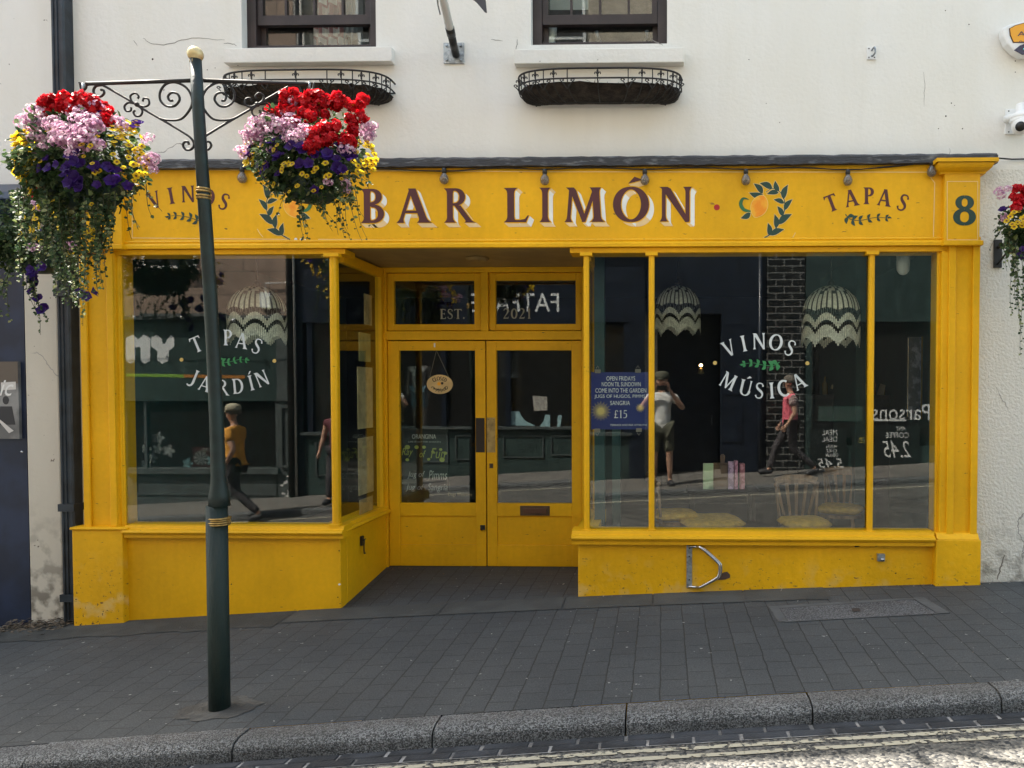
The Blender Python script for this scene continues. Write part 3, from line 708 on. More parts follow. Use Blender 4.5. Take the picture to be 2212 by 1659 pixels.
# worn double yellow lines (they have faded to cream)
M_LINE = bpy.data.materials.new("worn line paint"); M_LINE.use_nodes = True
n_, l_ = nt(M_LINE); p_ = n_["Principled BSDF"]; g_ = n_.new("ShaderNodeNewGeometry")
_, ra = noise(n_, l_, g_.outputs["Position"], 9, 3, .30, .62); _, rb = noise(n_, l_, g_.outputs["Position"], 26, 8, .40, .47)
mu = n_.new("ShaderNodeMath"); mu.operation = 'MULTIPLY'; l_.new(rb.outputs[0], mu.inputs[0]); mu.inputs[1].default_value = 1
p_.inputs["Base Color"].default_value = (.38, .355, .28, 1); p_.inputs["Roughness"].default_value = .7
tr_ = n_.new("ShaderNodeBsdfTransparent"); mx_ = n_.new("ShaderNodeMixShader"); l_.new(mu.outputs[0], mx_.inputs[0]); l_.new(tr_.outputs[0], mx_.inputs[1]); l_.new(p_.outputs[0], mx_.inputs[2]); l_.new(mx_.outputs[0], n_["Material Output"].inputs[0])
for d0, wd in ((.175, .040), (.262, .040)):
    mb = MB(); vs = []
    for x in XSF:
        wb = .004*math.sin(x*3.1)+.003*math.sin(x*11+d0*40)
        for d in (d0+wb, d0+wd+wb*.5): vs.append((x, gy(x, d), zr(x, gy(x, d))+.005))
    mb.add(vs, [(2*i, 2*i+2, 2*i+3, 2*i+1) for i in range(len(XSF)-1)], M_LINE, True)
    mb.build("road_line", M_LINE)["kind"] = 'structure'
mb = MB(); vs = []
for x in XS:
    for d in (0.28, .37): vs.append((x, OPP_K+d, zr(x, OPP_K+d)+.005))
mb.add(vs, [(2*i, 2*i+2, 2*i+3, 2*i+1) for i in range(len(XS)-1)], M_LINE, True)
mb.build("opposite_road_line", M_LINE)["kind"] = 'structure'

# ------------------------------------------------------------------ the bar building
B = thing("bar_building", "cream rendered building with the yellow painted corner bar shopfront and two dark sash windows", "building", (X_(1140, 0), 0, 0))
ROOFZ = 6.6
XL = X_(122, 0, 300); XR = 8.5
zfl = Z_(345, 0)                     # top of shopfront
w1 = (X_(522, 0, 60), X_(812, 0, 60)); w2 = (X_(1147, 0, 60), X_(1441, 0, 60))
wz0 = Z_(101, 0, 800); wz1 = wz0+1.55
mb = MB()
T = .28
mb.box(XL, w1[0], 0, T, zfl-.1, wz1); mb.box(w1[1], w2[0], 0, T, zfl-.1, wz1); mb.box(w2[1], XR, 0, T, zfl-.1, wz1)
mb.box(w1[0], w1[1], 0, T, zfl-.1, wz0); mb.box(w2[0], w2[1], 0, T, zfl-.1, wz0)
mb.box(XL, XR, 0, T, wz1, ROOFZ)
o = mb.build("wall", M_WALL, B)
mb = MB(); mb.box(X_(2090, 0), XR, 0, T, -1, zfl-.1, M_WALLR); mb.build("wall", M_WALLR, B)
mb = MB(); mb.box(XL, X_(205, 0), 0, T, -1, zfl-.1); mb.build("wall", M_PIL, B)
mb = MB(); mb.box(XL, XR, -.12, .2, ROOFZ, ROOFZ+.10); mb.box(XL, XR, .2, 7, ROOFZ+.0, ROOFZ+.06)
cx_ = 1.2-.9*0
mb.box(XL+.005, -4.3, -.11, .5, ROOFZ+.101, ROOFZ+.40)  # raised end, added unseen so the roof's shadow reaches further out
mb.build("roof_coping", pm("slate", (.06, .06, .065), .7, var=.3), B)
# chimney added out of view to cast a shadow tongue on the road
hsx, hsy = math.sin(SUN_AZ)/math.tan(SUN_EL), math.cos(SUN_AZ)/math.tan(SUN_EL)
mb = MB(); chx, chz = 1.05+hsx*6.9, ROOFZ+.75
mb.box(chx, chx+.85, .6, 1.2, ROOFZ, ROOFZ+1.05); mb.box(chx-.04, chx+.89, .56, 1.24, ROOFZ+1.05, ROOFZ+1.13)
ch = mb.build("shadow_chimney", pm("chimney brick", (.22, .10, .06), .8, var=.3), B)
# shell: sides, back, floors
mb = MB()
mb.box(XL, XL+.2, T, 5.2, -1, ROOFZ); mb.box(XR-.2, XR, T, 5.2, -1, ROOFZ); mb.box(XL, XR, 5.2, 5.4, -1, ROOFZ)
mb.box(XL+.2, XR-.2, T, 5.2, 3.62, 3.8)
mb.build("inner_shell", M_DTEAL, B)
mb = MB(); ZC = Z_(545, -.02); ZI = -.05
mb.box(X_(172, 0), RX0-.02+.0, .1, 5.2, ZI-.1, ZI); mb.box(RX1, X_(2100, 0)+.2, .1, 5.2, ZI-.1, ZI); mb.box(RX0-.02, RX1, DOORY+.12, 5.2, ZI-.1, ZI)
mb.build("floor", M_DWOOD, B)
mb = MB(); mb.box(X_(172, 0), RX0-.03, .3, 5.2, ZC+.25, ZC+.3); mb.box(RX1+.03, X_(2100, 0)+.2, .3, 5.2, ZC+.25, ZC+.3); mb.box(RX0-.03, RX1+.03, DOORY+.1, 5.2, ZC+.25, ZC+.3)
mb.build("ceiling", pm("dark ceiling", (.03, .035, .04), .7), B)
# partition right of the window seat: teal side wall
xw = X_(2030, 0)+.02
mb = MB(); mb.box(xw+.35, xw+.4, .301, 5.2, ZI-.05, ZC+.35); mb.box(xw+.0, xw+.35, .30, .36, ZI, ZC+.3)
mb.build("interior_wall", M_TEAL, B); mb = MB(); mb.box(X_(172, 0)+.02, X_(172, 0)+.07, .1, 5.2, ZI, ZC+.3)
mb.build("interior_wall", M_TEAL, B); mb = MB()
mb.box(1.95, 2.05, 1.6, 3.4, ZI, ZC+.3)
mb.build("interior_wall", M_TEAL, B)

# upper windows
def sash(wx, pl, side, sw_py):
    xa, xb = wx; y = .10
    f = MB(); fw = .075
    f.box(xa, xa+fw, y-.02, y+.12, wz0+.0, wz1); f.box(xb-fw, xb, y-.02, y+.12, wz0, wz1); f.box(xa+fw, xb-fw, y-.02, y+.12, wz0, wz0+.055); f.box(xa+fw, xb-fw, y-.02, y+.12, wz1-.07, wz1)
    fo = f.build("window_frame", M_DARKW, B, bevel=.004)
    zm0 = Z_(sw_py+12, y); zm1 = Z_(sw_py-9, y)
    s = MB(); a, b = xa+fw+.002, xb-fw-.002
    s.box(a, b, y, y+.05, zm0, zm1); s.box(a, a+.045, y+.0, y+.05, zm1, wz1-.072); s.box(b-.045, b, y, y+.05, zm1, wz1-.072)
    for k in (1, 2, 3): s.box(a+(b-a)*k/4-.009, a+(b-a)*k/4+.009, y+.004, y+.045, zm1, wz1-.072)
    s.box(a, b, y+.004, y+.045, (zm1+wz1)/2+.05, (zm1+wz1)/2+.07)
    s.build("upper_sash", M_DARKW, fo)
    s = MB(); y2 = y+.055
    s.box(a, a+.04, y2, y2+.04, wz0+.057, zm1); s.box(b-.04, b, y2, y2+.04, wz0+.057, zm1); s.box(a+.04, b-.04, y2, y2+.04, wz0+.057, wz0+.075)
    s.build("lower_sash", M_DARKW, fo)
    s = MB(); s.box(a+.045, b-.045, y+.02, y+.025, zm1, wz1-.07); s.build("pane", M_GLASSU, fo)
    s = MB(); s.box(a+.03, b-.03, y2+.018, y2+.023, wz0+.07, zm0+.02); s.build("pane", M_GLASSU, fo)
sash(w1, B, 0, 34); sash(w2, B, 1, 40)
M_CHK = brick_wall_mat("check cloth", (.55, .50, .46), (.30, .16, .15), (.30, .12, .12), .09, .09, .012)
for i, (nm, mat, x0, x1, z0, z1, lab) in enumerate(((w1, M_CHK, .36, .62, .12, 1.0, "checked red and white cloth hanging behind the upper window over the left planter"), (w1, pm("grey cotton", (.20, .21, .22), .9), .60, .74, .18, 1.0, "grey shirt hanging beside the checked cloth behind the upper window"),)):
    xa, xb = nm; a = xa+(xb-xa)*x0; b = xa+(xb-xa)*x1; m2 = MB(); vs = []; k = 16
    for j in range(k+1):
        x = a+(b-a)*j/k; yy = .42+.035*math.sin(j*1.3)
        vs += [(x, yy, wz0+z0+.10*abs(math.sin(j*.4))), (x, yy+.02, wz0+z1)]
    fs = [(2*j, 2*j+2, 2*j+3, 2*j+1) for j in range(k)]
    m2.add(vs, fs, mat, True); m2.add([(v[0], v[1]+.006, v[2]) for v in vs], fs, mat, True)
    tag(m2.build("hanging_cloth", mat), lab, "cloth")
xa, xb = w2
for (a, b, z0, lab) in ((.03, .40, .42, "pale roller blind half down behind the right upper window"),):
    m2 = MB(); m2.box(xa+(xb-xa)*a+.08, xa+(xb-xa)*b, .26, .265, wz0+.40, wz1-.08); m2.tube([(xa+(xb-xa)*a+.08, .27, wz1-.1), (xa+(xb-xa)*b, .27, wz1-.1)], .02)
    tag(m2.build("roller_blind", pm("blind fabric", (.42, .42, .38), .9, var=.1)), lab, "blind")
m2 = MB()
for (a, b, c, d) in ((.45, .25, .56, .05), (.85, .25, .74, .05)):
    m2.tube([(xa+(xb-xa)*a, .5, wz0+b+.05), (xa+(xb-xa)*c, .45, wz0+d)], .009); m2.tube([(xa+(xb-xa)*a-.01, .5, wz0+b+.08), (xa+(xb-xa)*a+.01, .5, wz0+b)], .018)
m2.tube([(xa+(xb-xa)*.56, .45, wz0+.05), (xa+(xb-xa)*.65, .45, wz0-.2)], .009); m2.tube([(xa+(xb-xa)*.74, .45, wz0+.05), (xa+(xb-xa)*.65, .45, wz0-.2)], .009); m2.tube([(xa+(xb-xa)*.65, .45, wz0-.2), (xa+(xb-xa)*.65, .45, wz0-.62)], .01)
m2.box(xa+(xb-xa)*.65-.1, xa+(xb-xa)*.65+.1, .35, .55, wz0-.64, wz0-.62)
tag(m2.build("microphone_stand", M_GALV), "thin stand with two angled arms behind the right upper window", "stand")
m2 = MB(); m2.lathe([(.02, 0), (.035, .02), (.035, .1), (.012, .13), (.012, .16)], (xa+.14, .235, wz0+.16)); m2.box(xa+.11, xa+.16, .2, .26, wz0+.0, wz0+.16)
tag(m2.build("bottle", M_WHITEPL), "small white bottle on a block inside the right upper window", "bottle")
# sills
mb = MB(); pbox(mb, 483, 102, 846, 134, -.075, .02); mb.build("window_sill", M_WALL, B, bevel=.006)
mb = MB(); pbox(mb, 1110, 104, 1478, 136, -.075, .02); mb.build("window_sill", M_WALL, B, bevel=.006)
# cracks in the render: dark hairline strips laid flat on the wall
M_CRACK = pm("crack line", (.24, .225, .20), .9)
M_CRACKD = pm("deep crack dirt", (.03, .02, .012), .9)
def crack(pts, plane, wpx, mat=M_CRACK, parent=B, jit=1.2):
    mbk = MB(); c = crom([(*W(a, b, plane), 0) for a, b in pts], 5); k = (plane+6.2)/F
    q = [(p.x+random.uniform(-jit, jit)*k, p.y+random.uniform(-jit, jit)*k) for p in c]
    mbk.flat(g_stroke(q, 0, 0, lambda t: wpx*k*(.35+.65*math.sin(math.pi*min(1, t+.05)))), plane-.0015, mat); return mbk
for pts, w_ in (([(310, 83), (330, 95), (362, 96), (400, 85), (440, 83), (485, 87)], 1.6), ([(483, 94), (500, 94), (512, 100)], 1.5), ([(288, 88), (297, 99)], 1.2), ([(1205, 372), (1240, 375), (1280, 371), (1340, 376), (1400, 374)], 1.3), ([(1996, 155), (1997, 200), (1995, 230)], .9), ([(2052, 320), (2051, 365)], .9), ([(1118, 86), (1115, 112)], 1.4), ([(1405, 84), (1420, 92), (1432, 98)], 1.8), ([(1062, 86), (1085, 88)], 1.4)):
    crack(pts, 0, w_).build("crack", M_CRACK, B)
crack([(2170, 1198), (2164, 1218), (2158, 1238), (2154, 1252)], 0, 3.2, pm("rough crack", (.2, .18, .15), .9)).build("crack", M_CRACK, B)
mb = MB()
for a, b, r in ((2042, 23, 1.2), (2365/1.13, 53, 1.3), (1961, 121, 0), (2055, 223, 1.4), (2043, 251, 1.8), (2027, 278, 1.2), (2079, 278, 1.4), (2062, 228, .8), (2449, 133, 0), (2087, 118, 0), (2193, 132, 1.3), (2193, 156, 1.2), (2217, 157, 1.2), (330, 128, 2.2), (448, 151, 1.2), (465, 147, 1), (2364, 60, 0)):
    if r: disc(mb, a, b, r, 0, -.0018, M_CRACKD, 8)
mb.build("drill_holes", M_CRACKD, B)

# ---------------- shopfront
YF, YP, YG, YS = -.10, -.15, -.075, -.11      # fascia, pilaster, glass, stallriser planes
fl, fr = 236, 2036
def fx(px, y, py): return X_(px, y, py)
mb = MB()
xa, xb = X_(fl, YF, 445), X_(2045, YF, 445); zt, zb = Z_(357, YF), Z_(516, YF)
mb.box(xa, xb, YF, .05, zb, zt)
fas = mb.build("fascia", M_YEL, B, bevel=.003)
mb = MB()      # lower moulding of the fascia, in steps
z0 = Z_(533, YF-.03); z1 = Z_(519, YF-.03)
mb.prism([(YF+.02, zb+.001), (YF-.012, zb+.001), (YF-.018, zb-.012), (YF-.012, zb-.022), (YF-.026, zb-.030), (YF-.036, zb-.042), (YF-.036, z0), (YF+.02, z0)], xa, X_(2120, YF-.03, 530), axis='x')
mb.build("fascia_moulding", M_YEL, B)
SOF = z0
# frieze under the fascia above the glass
zh = Z_(546, YG-.03)
mb = MB(); mb.box(X_(245, YG, 540), RX0+.06, YG-.03, .1, zh, SOF-.002); mb.build("window_head", M_YEL, B, bevel=.003); mb = MB(); mb.box(RX1-.06, X_(2045, YG, 540), YG-.03, .1, zh, SOF-.002)
mb.build("window_head", M_YEL, B, bevel=.003)
# flashing
mb = MB(); za, zc2 = Z_(336, YF-.05), Z_(357, YF-.05)
nx = 120; xa2, xb2 = X_(fl-40, YF, 345), X_(2156, YF-.05, 345); vs = []
for i in range(nx+1):
    x = xa2+(xb2-xa2)*i/nx; j1 = random.uniform(-.006, .006)
    vs += [(x, .01, za+.012+j1), (x, YF-.03, za+j1*.6), (x, YF-.052, za-.02+j1*.3), (x, YF-.05+random.uniform(-.003, .003), zc2+random.uniform(-.004, .004)), (x, YF+.02, zc2)]
mb.add(vs, [(5*i+j, 5*i+5+j, 5*i+6+j, 5*i+1+j) for i in range(nx) for j in range(4)], M_LEAD)
mb.build("lead_flashing", M_LEAD, B)
# capitals and pilasters
def pilaster(side):
    if side == 'r': a0, a1, sh0, sh1, pl0, pl1, cap0, cap1 = 2040, 2117, 2049, 2116, 2021, 2119, 2024, 2158
    else: a0, a1, sh0, sh1, pl0, pl1, cap0, cap1 = 170, 262, 173, 245, 157, 266, 130, 272
    mb = MB()
    bx0, bx1 = X_(a0, YP, 450), X_(a1, YP, 450); zt = Z_(380, YP); zb2 = Z_(524, YP)
    mb.box(bx0, bx1, YP, .04, zb2, zt)
    if side == 'l': mb.box(bx0, bx1, YP, .04, zt, Z_(352, YP)-.002)
    bl = mb.build("pilaster_block", M_YEL, B, bevel=.004)
    if side == 'r':
        mb = MB(); c0, c1 = X_(cap0, YP-.09, 350), X_(cap1, YP-.09, 350); zz0, zz1 = Z_(354, YP-.09), Z_(346, YP-.09)
        mb.box(c0, c1, YP-.09, .02, zz0, zz1)
        zz2 = Z_(381, YP); dx = (c1-c0)
        steps = [(1.0, 0.0), (.96, .0), (.95, .25), (.92, .5), (.86, .72), (.80, .86), (.79, 1.0)]
        n = len(steps); cxm = (bx0+bx1)/2; vs = []
        for s_, t in steps:
            hw = (c1-c0)/2*s_*.94; yy = YP-.09+.085*(1-s_)/.21; z = zz0+(zz2-zz0)*t
            if t == 0 and s_ == 1.0: yy = YP-.085
            vs += [(cxm-hw, .02, z), (cxm-hw, yy, z), (cxm+hw, yy, z), (cxm+hw, .02, z)]
        mb.add(vs, [(4*i+j, 4*i+j+1, 4*i+5+j, 4*i+4+j) for i in range(n-1) for j in range(3)]+[(4*n-4, 4*n-3, 4*n-2, 4*n-1)])
        mb.build("capital", M_YEL, B)
    # necking moulding
    mb = MB(); mb.box(bx0-.012, bx1+.02, YP-.03, .02, Z_(533, YP-.03), zb2-.001); mb.build("pilaster_moulding", M_YEL, B, bevel=.005)
    # shaft: recessed face with raised strips on both sides
    zs1 = Z_(534, YP)-.001; zs0 = Z_(1146 if side == 'l' else 1158, YP)
    s0, s1 = X_(sh0, YP, 840), X_(sh1, YP, 840); mb = MB()
    mb.box(s0+.0, s1-.0, YP+.035, .04, zs0, zs1)
    ww = .055
    mb.box(s0, s0+ww, YP+.012, YP+.034, zs0, zs1); mb.box(s1-ww, s1, YP+.012, YP+.034, zs0, zs1)
    mb.build("pilaster_shaft", M_YEL, B, bevel=.006)
    # inner cheek strips towards the window
    mb = MB()
    if side == 'r': q = [(2022, 2032, YG-.012), (2032, 2048, YP+.03)]
    else: q = [(246, 261, YP+.05), (257, 266, YG-.012)]
    for a, b, yy in q: mb.box(X_(a, yy, 840), X_(b, yy, 840), yy, .06, Z_(1150, yy), Z_(545, yy))
    mb.build("pilaster_cheek", M_YEL, B, bevel=.008)
    # plinth
    mb = MB(); p0, p1 = X_(pl0, YP-.02, 1250), X_(pl1, YP-.02, 1250); zt2 = Z_(1150 if side == 'l' else 1163, YP-.02)
    mb.box(p0, p1, YP-.02, .05, -1.0, zt2, M_YWORN)
    if side == 'l': mb.box(p0-.01, X_(274, YP-.03, 1147), YP-.035, .03, zt2+.001, zt2+.022, M_YEL)
    else: mb.prism([(YP-.02, zt2), (YP+.02, zt2+.05), (.04, zt2+.05), (.04, zt2)], p0+.01, p1-.01, M_YEL, axis='x')
    mb.build("plinth", M_YWORN, B, bevel=.008)
    return bl
blockL = pilaster('l'); blockR = pilaster('r')
# stallrisers
mb = MB(); mb.box(X_(264, YS, 1250), RX0, YS, .02, -1.2, Z_(1160, YS)); mb.box(RX0-.14, RX0, .02, DOORY-.02, -1.2, Z_(1160, YS)); mb.build("stallriser", M_YEL, B, bevel=.008)
mb = MB(); mb.box(RX1, X_(2024, YS, 1250), YS, .02, -1.2, Z_(1165, YS)); mb.box(RX1, RX1+.14, .02, DOORY-.02, -1.2, Z_(1165, YS)); mb.build("stallriser", M_YWORN, B, bevel=.008)
# sills with a moulded nose
def sill(name, xa, xb, pyt, pyb, y, ret=None):
    zt, zb = Z_(pyt, y), Z_(pyb, y); h = zt-zb
    prof = [(y+.20, zt+.006), (y+.045, zt), (y+.035, zt-.28*h), (y+.008, zt-.33*h), (y, zt-.5*h), (y+.012, zt-.66*h), (y+.03, zt-.72*h), (y+.03, zb), (y+.2, zb)]
    mb = MB(); mb.prism(prof, xa, xb, axis='x')
    if ret is not None:      # turn the corner into the entrance
        rx, sg = ret
        p2 = [(rx+sg*(.05-(p[0]-y)), p[1]) for p in prof]
        mb.prism(p2, y+.085, DOORY-.03, axis='y')
    return mb.build(name, M_YEL, B)
sill("window_sill", X_(262, -.19, 1155), RX0+.045, 1142, 1168, -.19, (RX0, 1))
sill("window_sill", RX1-.045, X_(2022, -.19, 1165), 1149, 1178, -.19, (RX1, -1))
ZSL, ZSR = Z_(1141, YG), Z_(1150, YG)
# mullions: slim turned columns
def column(name, px, top, z0, y, r=.021, xx=None):
    x = xx if xx is not None else X_(px, y, 850); mb = MB()
    mb.lathe([(r*1.0, z0), (r, z0+.02), (r, top-.02), (r, top)], (x, y, 0), n=16)
    mb.box(x-r*1.5, x+r*1.5, y-r*1.6, y+.02, z0-.004, z0+.035); mb.box(x-r*2.1, x+r*2.1, y-r*1.5, y+.02, top-.028, top+.0)
    mb.box(x-r*.8, x+r*.8, y, y+.05, z0, top)
    return mb.build(name, M_YEL, B, bevel=.002)
cL = column("mullion", 723, zh, ZSL, YG-.03, .029)
cR0 = column("mullion", 1267, zh, ZSR, YG-.03, .023)
cR1 = column("mullion", 1407.5, zh, ZSR, YG-.03, .023)
cR2 = column("mullion", 1881, zh, ZSR, YG-.03, .023)
XcL, XcR = X_(723, YG-.03, 850), X_(1267, YG-.03, 850)
def window(name, x0, x1, z0, z1, label=None):
    mb = MB(); mb.box(x0, x1, YG, YG+.006, z0, z1); o = mb.build(name, M_GLASS, B)
    if label: o["label"] = label
    return o
gl1 = window("window_pane", X_(266, YG, 850), XcL, ZSL-.01, zh+.01, "large pane beside the post, lettered with two curved words")
gl2 = window("window_pane", XcR, X_(1407.5, YG, 850), ZSR-.01, zh+.01, "narrow pane next to the entrance")
gl3 = window("window_pane", X_(1407.5, YG, 850), X_(1881, YG, 850), ZSR-.01, zh+.01, "widest pane, lettered with two curved words")
gl4 = window("window_pane", X_(1881, YG, 850), X_(2026, YG, 850), ZSR-.01, zh+.01, "narrow pane next to the numbered pilaster")
# returns into the entrance
for xx, nm in ((XcL+.0, 'l'), (XcR, 'r')):
    mb = MB(); mb.box(xx-.003, xx+.003, YG+.006, DOORY-.05, ZSL-.01, zh+.01); mb.build("return_pane", M_GLASS, B)
    mb = MB(); mb.box(xx-.03, xx+.03, DOORY-.09, DOORY-.0, -.6, SOF); mb.box(xx-.028, xx+.028, .03, DOORY-.09, zh-.045, SOF-.003)
    mb.build("return_frame", M_YEL, B, bevel=.004)
# entrance ceiling
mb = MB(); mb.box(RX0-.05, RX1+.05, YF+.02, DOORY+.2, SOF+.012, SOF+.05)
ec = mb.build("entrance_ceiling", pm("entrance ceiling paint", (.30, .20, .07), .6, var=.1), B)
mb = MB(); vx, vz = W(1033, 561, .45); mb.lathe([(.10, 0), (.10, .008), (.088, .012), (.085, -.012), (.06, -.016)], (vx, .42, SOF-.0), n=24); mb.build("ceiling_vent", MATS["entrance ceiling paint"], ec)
# door set, measured on the door plane
yd = DOORY
def drect(mb, a, b, c, d, y0, y1, mat=None):
    mb.box(X_(a, yd, 900), X_(c, yd, 900), y0, y1, Z_(d, yd, 1050), Z_(b, yd, 1050), mat)
xL, xR_ = X_(833, yd), XcR+.4
mb = MB()
zceil = SOF+.02
mb.box(XcL-.0, X_(838, yd), yd-.03, yd+.1, -.6, SOF+.01)                    # left jamb
mb.box(X_(1257, yd), RX1+.12, yd-.03, yd+.1, -.6, SOF+.01)
mb.box(X_(838, yd), X_(1257, yd), yd-.03, yd+.1, Z_(588, yd), SOF+.01)      # head
mb.box(X_(838, yd), X_(1257, yd), yd-.03, yd+.1, Z_(734, yd), Z_(715, yd))  # transom
mb.box(X_(1041, yd), X_(1057, yd), yd-.03, yd+.1, Z_(715, yd), Z_(588, yd))
mb.build("door_frame", M_YEL, B, bevel=.004)
lights = []
for (a, b, g0, g1, lab) in ((839, 1040, 853, 1026, "fanlight with the year word, above the left door leaf"), (1058, 1256, 1072, 1244, "fanlight above the right door leaf")):
    mb = MB(); y0, y1 = yd+.0, yd+.05
    drect(mb, a, 590, g0, 714, y0, y1); drect(mb, g1, 590, b, 714, y0, y1); drect(mb, g0, 590, g1, 606, y0, y1); drect(mb, g0, 700, g1, 714, y0, y1)
    f_ = mb.build("fanlight", M_YEL, B, bevel=.004); f_["label"] = lab
    mb = MB(); drect(mb, g0-2, 604, g1+2, 702, y0+.022, y0+.028); mb.build("pane", M_GLASS, f_); lights.append(f_)
doors = []
for k, (a, b, g0, g1) in enumerate(((839.5, 1049, 863, 1027), (1051.5, 1256.5, 1073, 1235))):
    mb = MB(); y0, y1 = yd-.005, yd+.045
    top, bot = 736.5, 1223
    drect(mb, a, top, g0, bot, y0, y1); drect(mb, g1, top, b, bot, y0, y1)
    drect(mb, g0, top, g1, 757, y0, y1); drect(mb, g0, 1087, g1, 1115, y0, y1); drect(mb, g0, 1177, g1, bot, y0, y1)
    drect(mb, g0, 1115, g1, 1177, y0+.014, y1-.01)
    d = mb.build("door", M_YEL, B, bevel=.004); d["label"] = ("left door leaf with the hanging oval board", "right door leaf with letterbox and keyhole")[k]
    mb = MB(); drect(mb, g0-2, 755, g1+2, 1089, yd+.018, yd+.024); mb.build("pane", M_GLASS, d)
    doors.append(d)
mb = MB(); drect(mb, 1028, 903, 1047, 977, yd-.009, yd-.003); mb.build("push_plate", pm("reflection dark plate", (.045, .035, .03), .4, metal=.6), doors[0])  # the plate's dark reflection is put into its colour
mb = MB(); drect(mb, 1051.8, 902, 1070, 977, yd-.009, yd-.003, M_BRASS)
for q in (1055, 1067): mb.lathe([(.004, -.0105), (.004, -.009)], (X_(q, yd), yd, Z_(906, yd)), M_BLACKPL, 8, 'y')
mb.build("push_plate", M_BRASS, doors[1])
mb = MB(); drect(mb, 1057, 1001, 1065, 1011, yd-.010, yd-.004, M_BRONZE); drect(mb, 1060, 1004, 1062, 1008, yd-.012, yd-.0095, M_BLACKPL); mb.build("lock", M_BRONZE, doors[1])
mb = MB(); drect(mb, 1123, 1092, 1187, 1113, yd-.013, yd-.004, M_BRONZE); drect(mb, 1130, 1097, 1180, 1108, yd-.020, yd-.0131, pm("letter flap", (.14, .07, .045), .4, metal=.6)); mb.build("letterbox", M_BRONZE, doors[1], bevel=.002)
mb = MB(); drect(mb, 1037, 1134, 1047, 1144, yd-.02, yd-.004); mb.tube([(X_(1040, yd), yd-.02, Z_(1139, yd)), (X_(1040, yd), yd-.02, Z_(1146, yd))], .007); mb.build("bolt", M_BLACKPL, doors[0])
mb = MB(); drect(mb, 939, 741, 942, 750, yd-.012, yd-.004); mb.build("hook", M_WHITEPL, doors[0])
# black strip that makes the gap between the leaves dark
mb = MB(); drect(mb, 1049, 735, 1051.5, 1223, yd+.03, yd+.04); mb.build("dark_gap_strip", M_BLACKPL, B)

# cream pin-striping and sign writing on the fascia
mb = MB(); L = YF-.0012
def pline(pts, wpx=1.7, plane=YF, y=None, mat=M_LINEP, closed=False):
    k = (plane+6.2)/F; q = [W(a, b, plane) for a, b in pts]
    for u, v in zip(q[:-1], q[1:]):
        u, v = Vector(u), Vector(v); t = (v-u).normalized(); nn = Vector((-t.y, t.x))*wpx*k/2; u = u-t*wpx*k*.4; v = v+t*wpx*k*.4
        mb.flat([tuple(u+nn), tuple(v+nn), tuple(v-nn), tuple(u-nn)], (y if y is not None else L)-random.uniform(0, .0003), mat)
pline([(286, 370), (286, 514), (620, 517)]); pline([(286, 366), (1200, 371), (2003, 372)]); pline([(688, 517), (1200, 521), (1593, 521)])
pline([(1702, 521), (2016, 521), (2019, 395), (2012, 386), (2008, 378), (2003, 372)])
pline([(626, 518), (612, 513), (604, 500)]) if False else pline([(568, 512), (562, 505), (556, 495)], 1.5); pline([(1702, 521), (1712, 514), (1718, 503)], 1.5)
big_word(mb, [('B', 779, 830), ('A', 856, 934), ('R', 959, 1029), ('L', 1088, 1143), ('I', 1165, 1190), ('M', 1219, 1307), ('Ó', 1328, 1398), ('N', 1424, 1495)], 480.5, 406, YF-.0012, YF)
disc(mb, 1548.5, 448, 6.3, YF, L-.001, M_REDP)
arc_word(mb, [('V', 334.6, 432, 20), ('I', 369.7, 423, 10), ('N', 406.6, 419, 2), ('O', 449, 426, -9), ('S', 485, 436, -21)], YF, L-.0004, 35.5, M_MAROON, .20)
arc_word(mb, [('T', 1796, 438.5, 21), ('A', 1838, 428, 10), ('P', 1876.5, 423, 0), ('A', 1910.5, 427, -9), ('S', 1951, 438, -21)], YF, L-.0004, 35.5, M_MAROON, .20)
branch(mb, [(1826, 463), (1838, 474), (1860, 476), (1890, 470), (1916, 471)], YF, L-.001, M_GREENP, 17, 8.5, 6)
branch(mb, [(448, 478), (430, 477), (410, 470), (385, 466), (366, 467)], YF, L-.001, M_GREENP, 17, 8.5, 6)
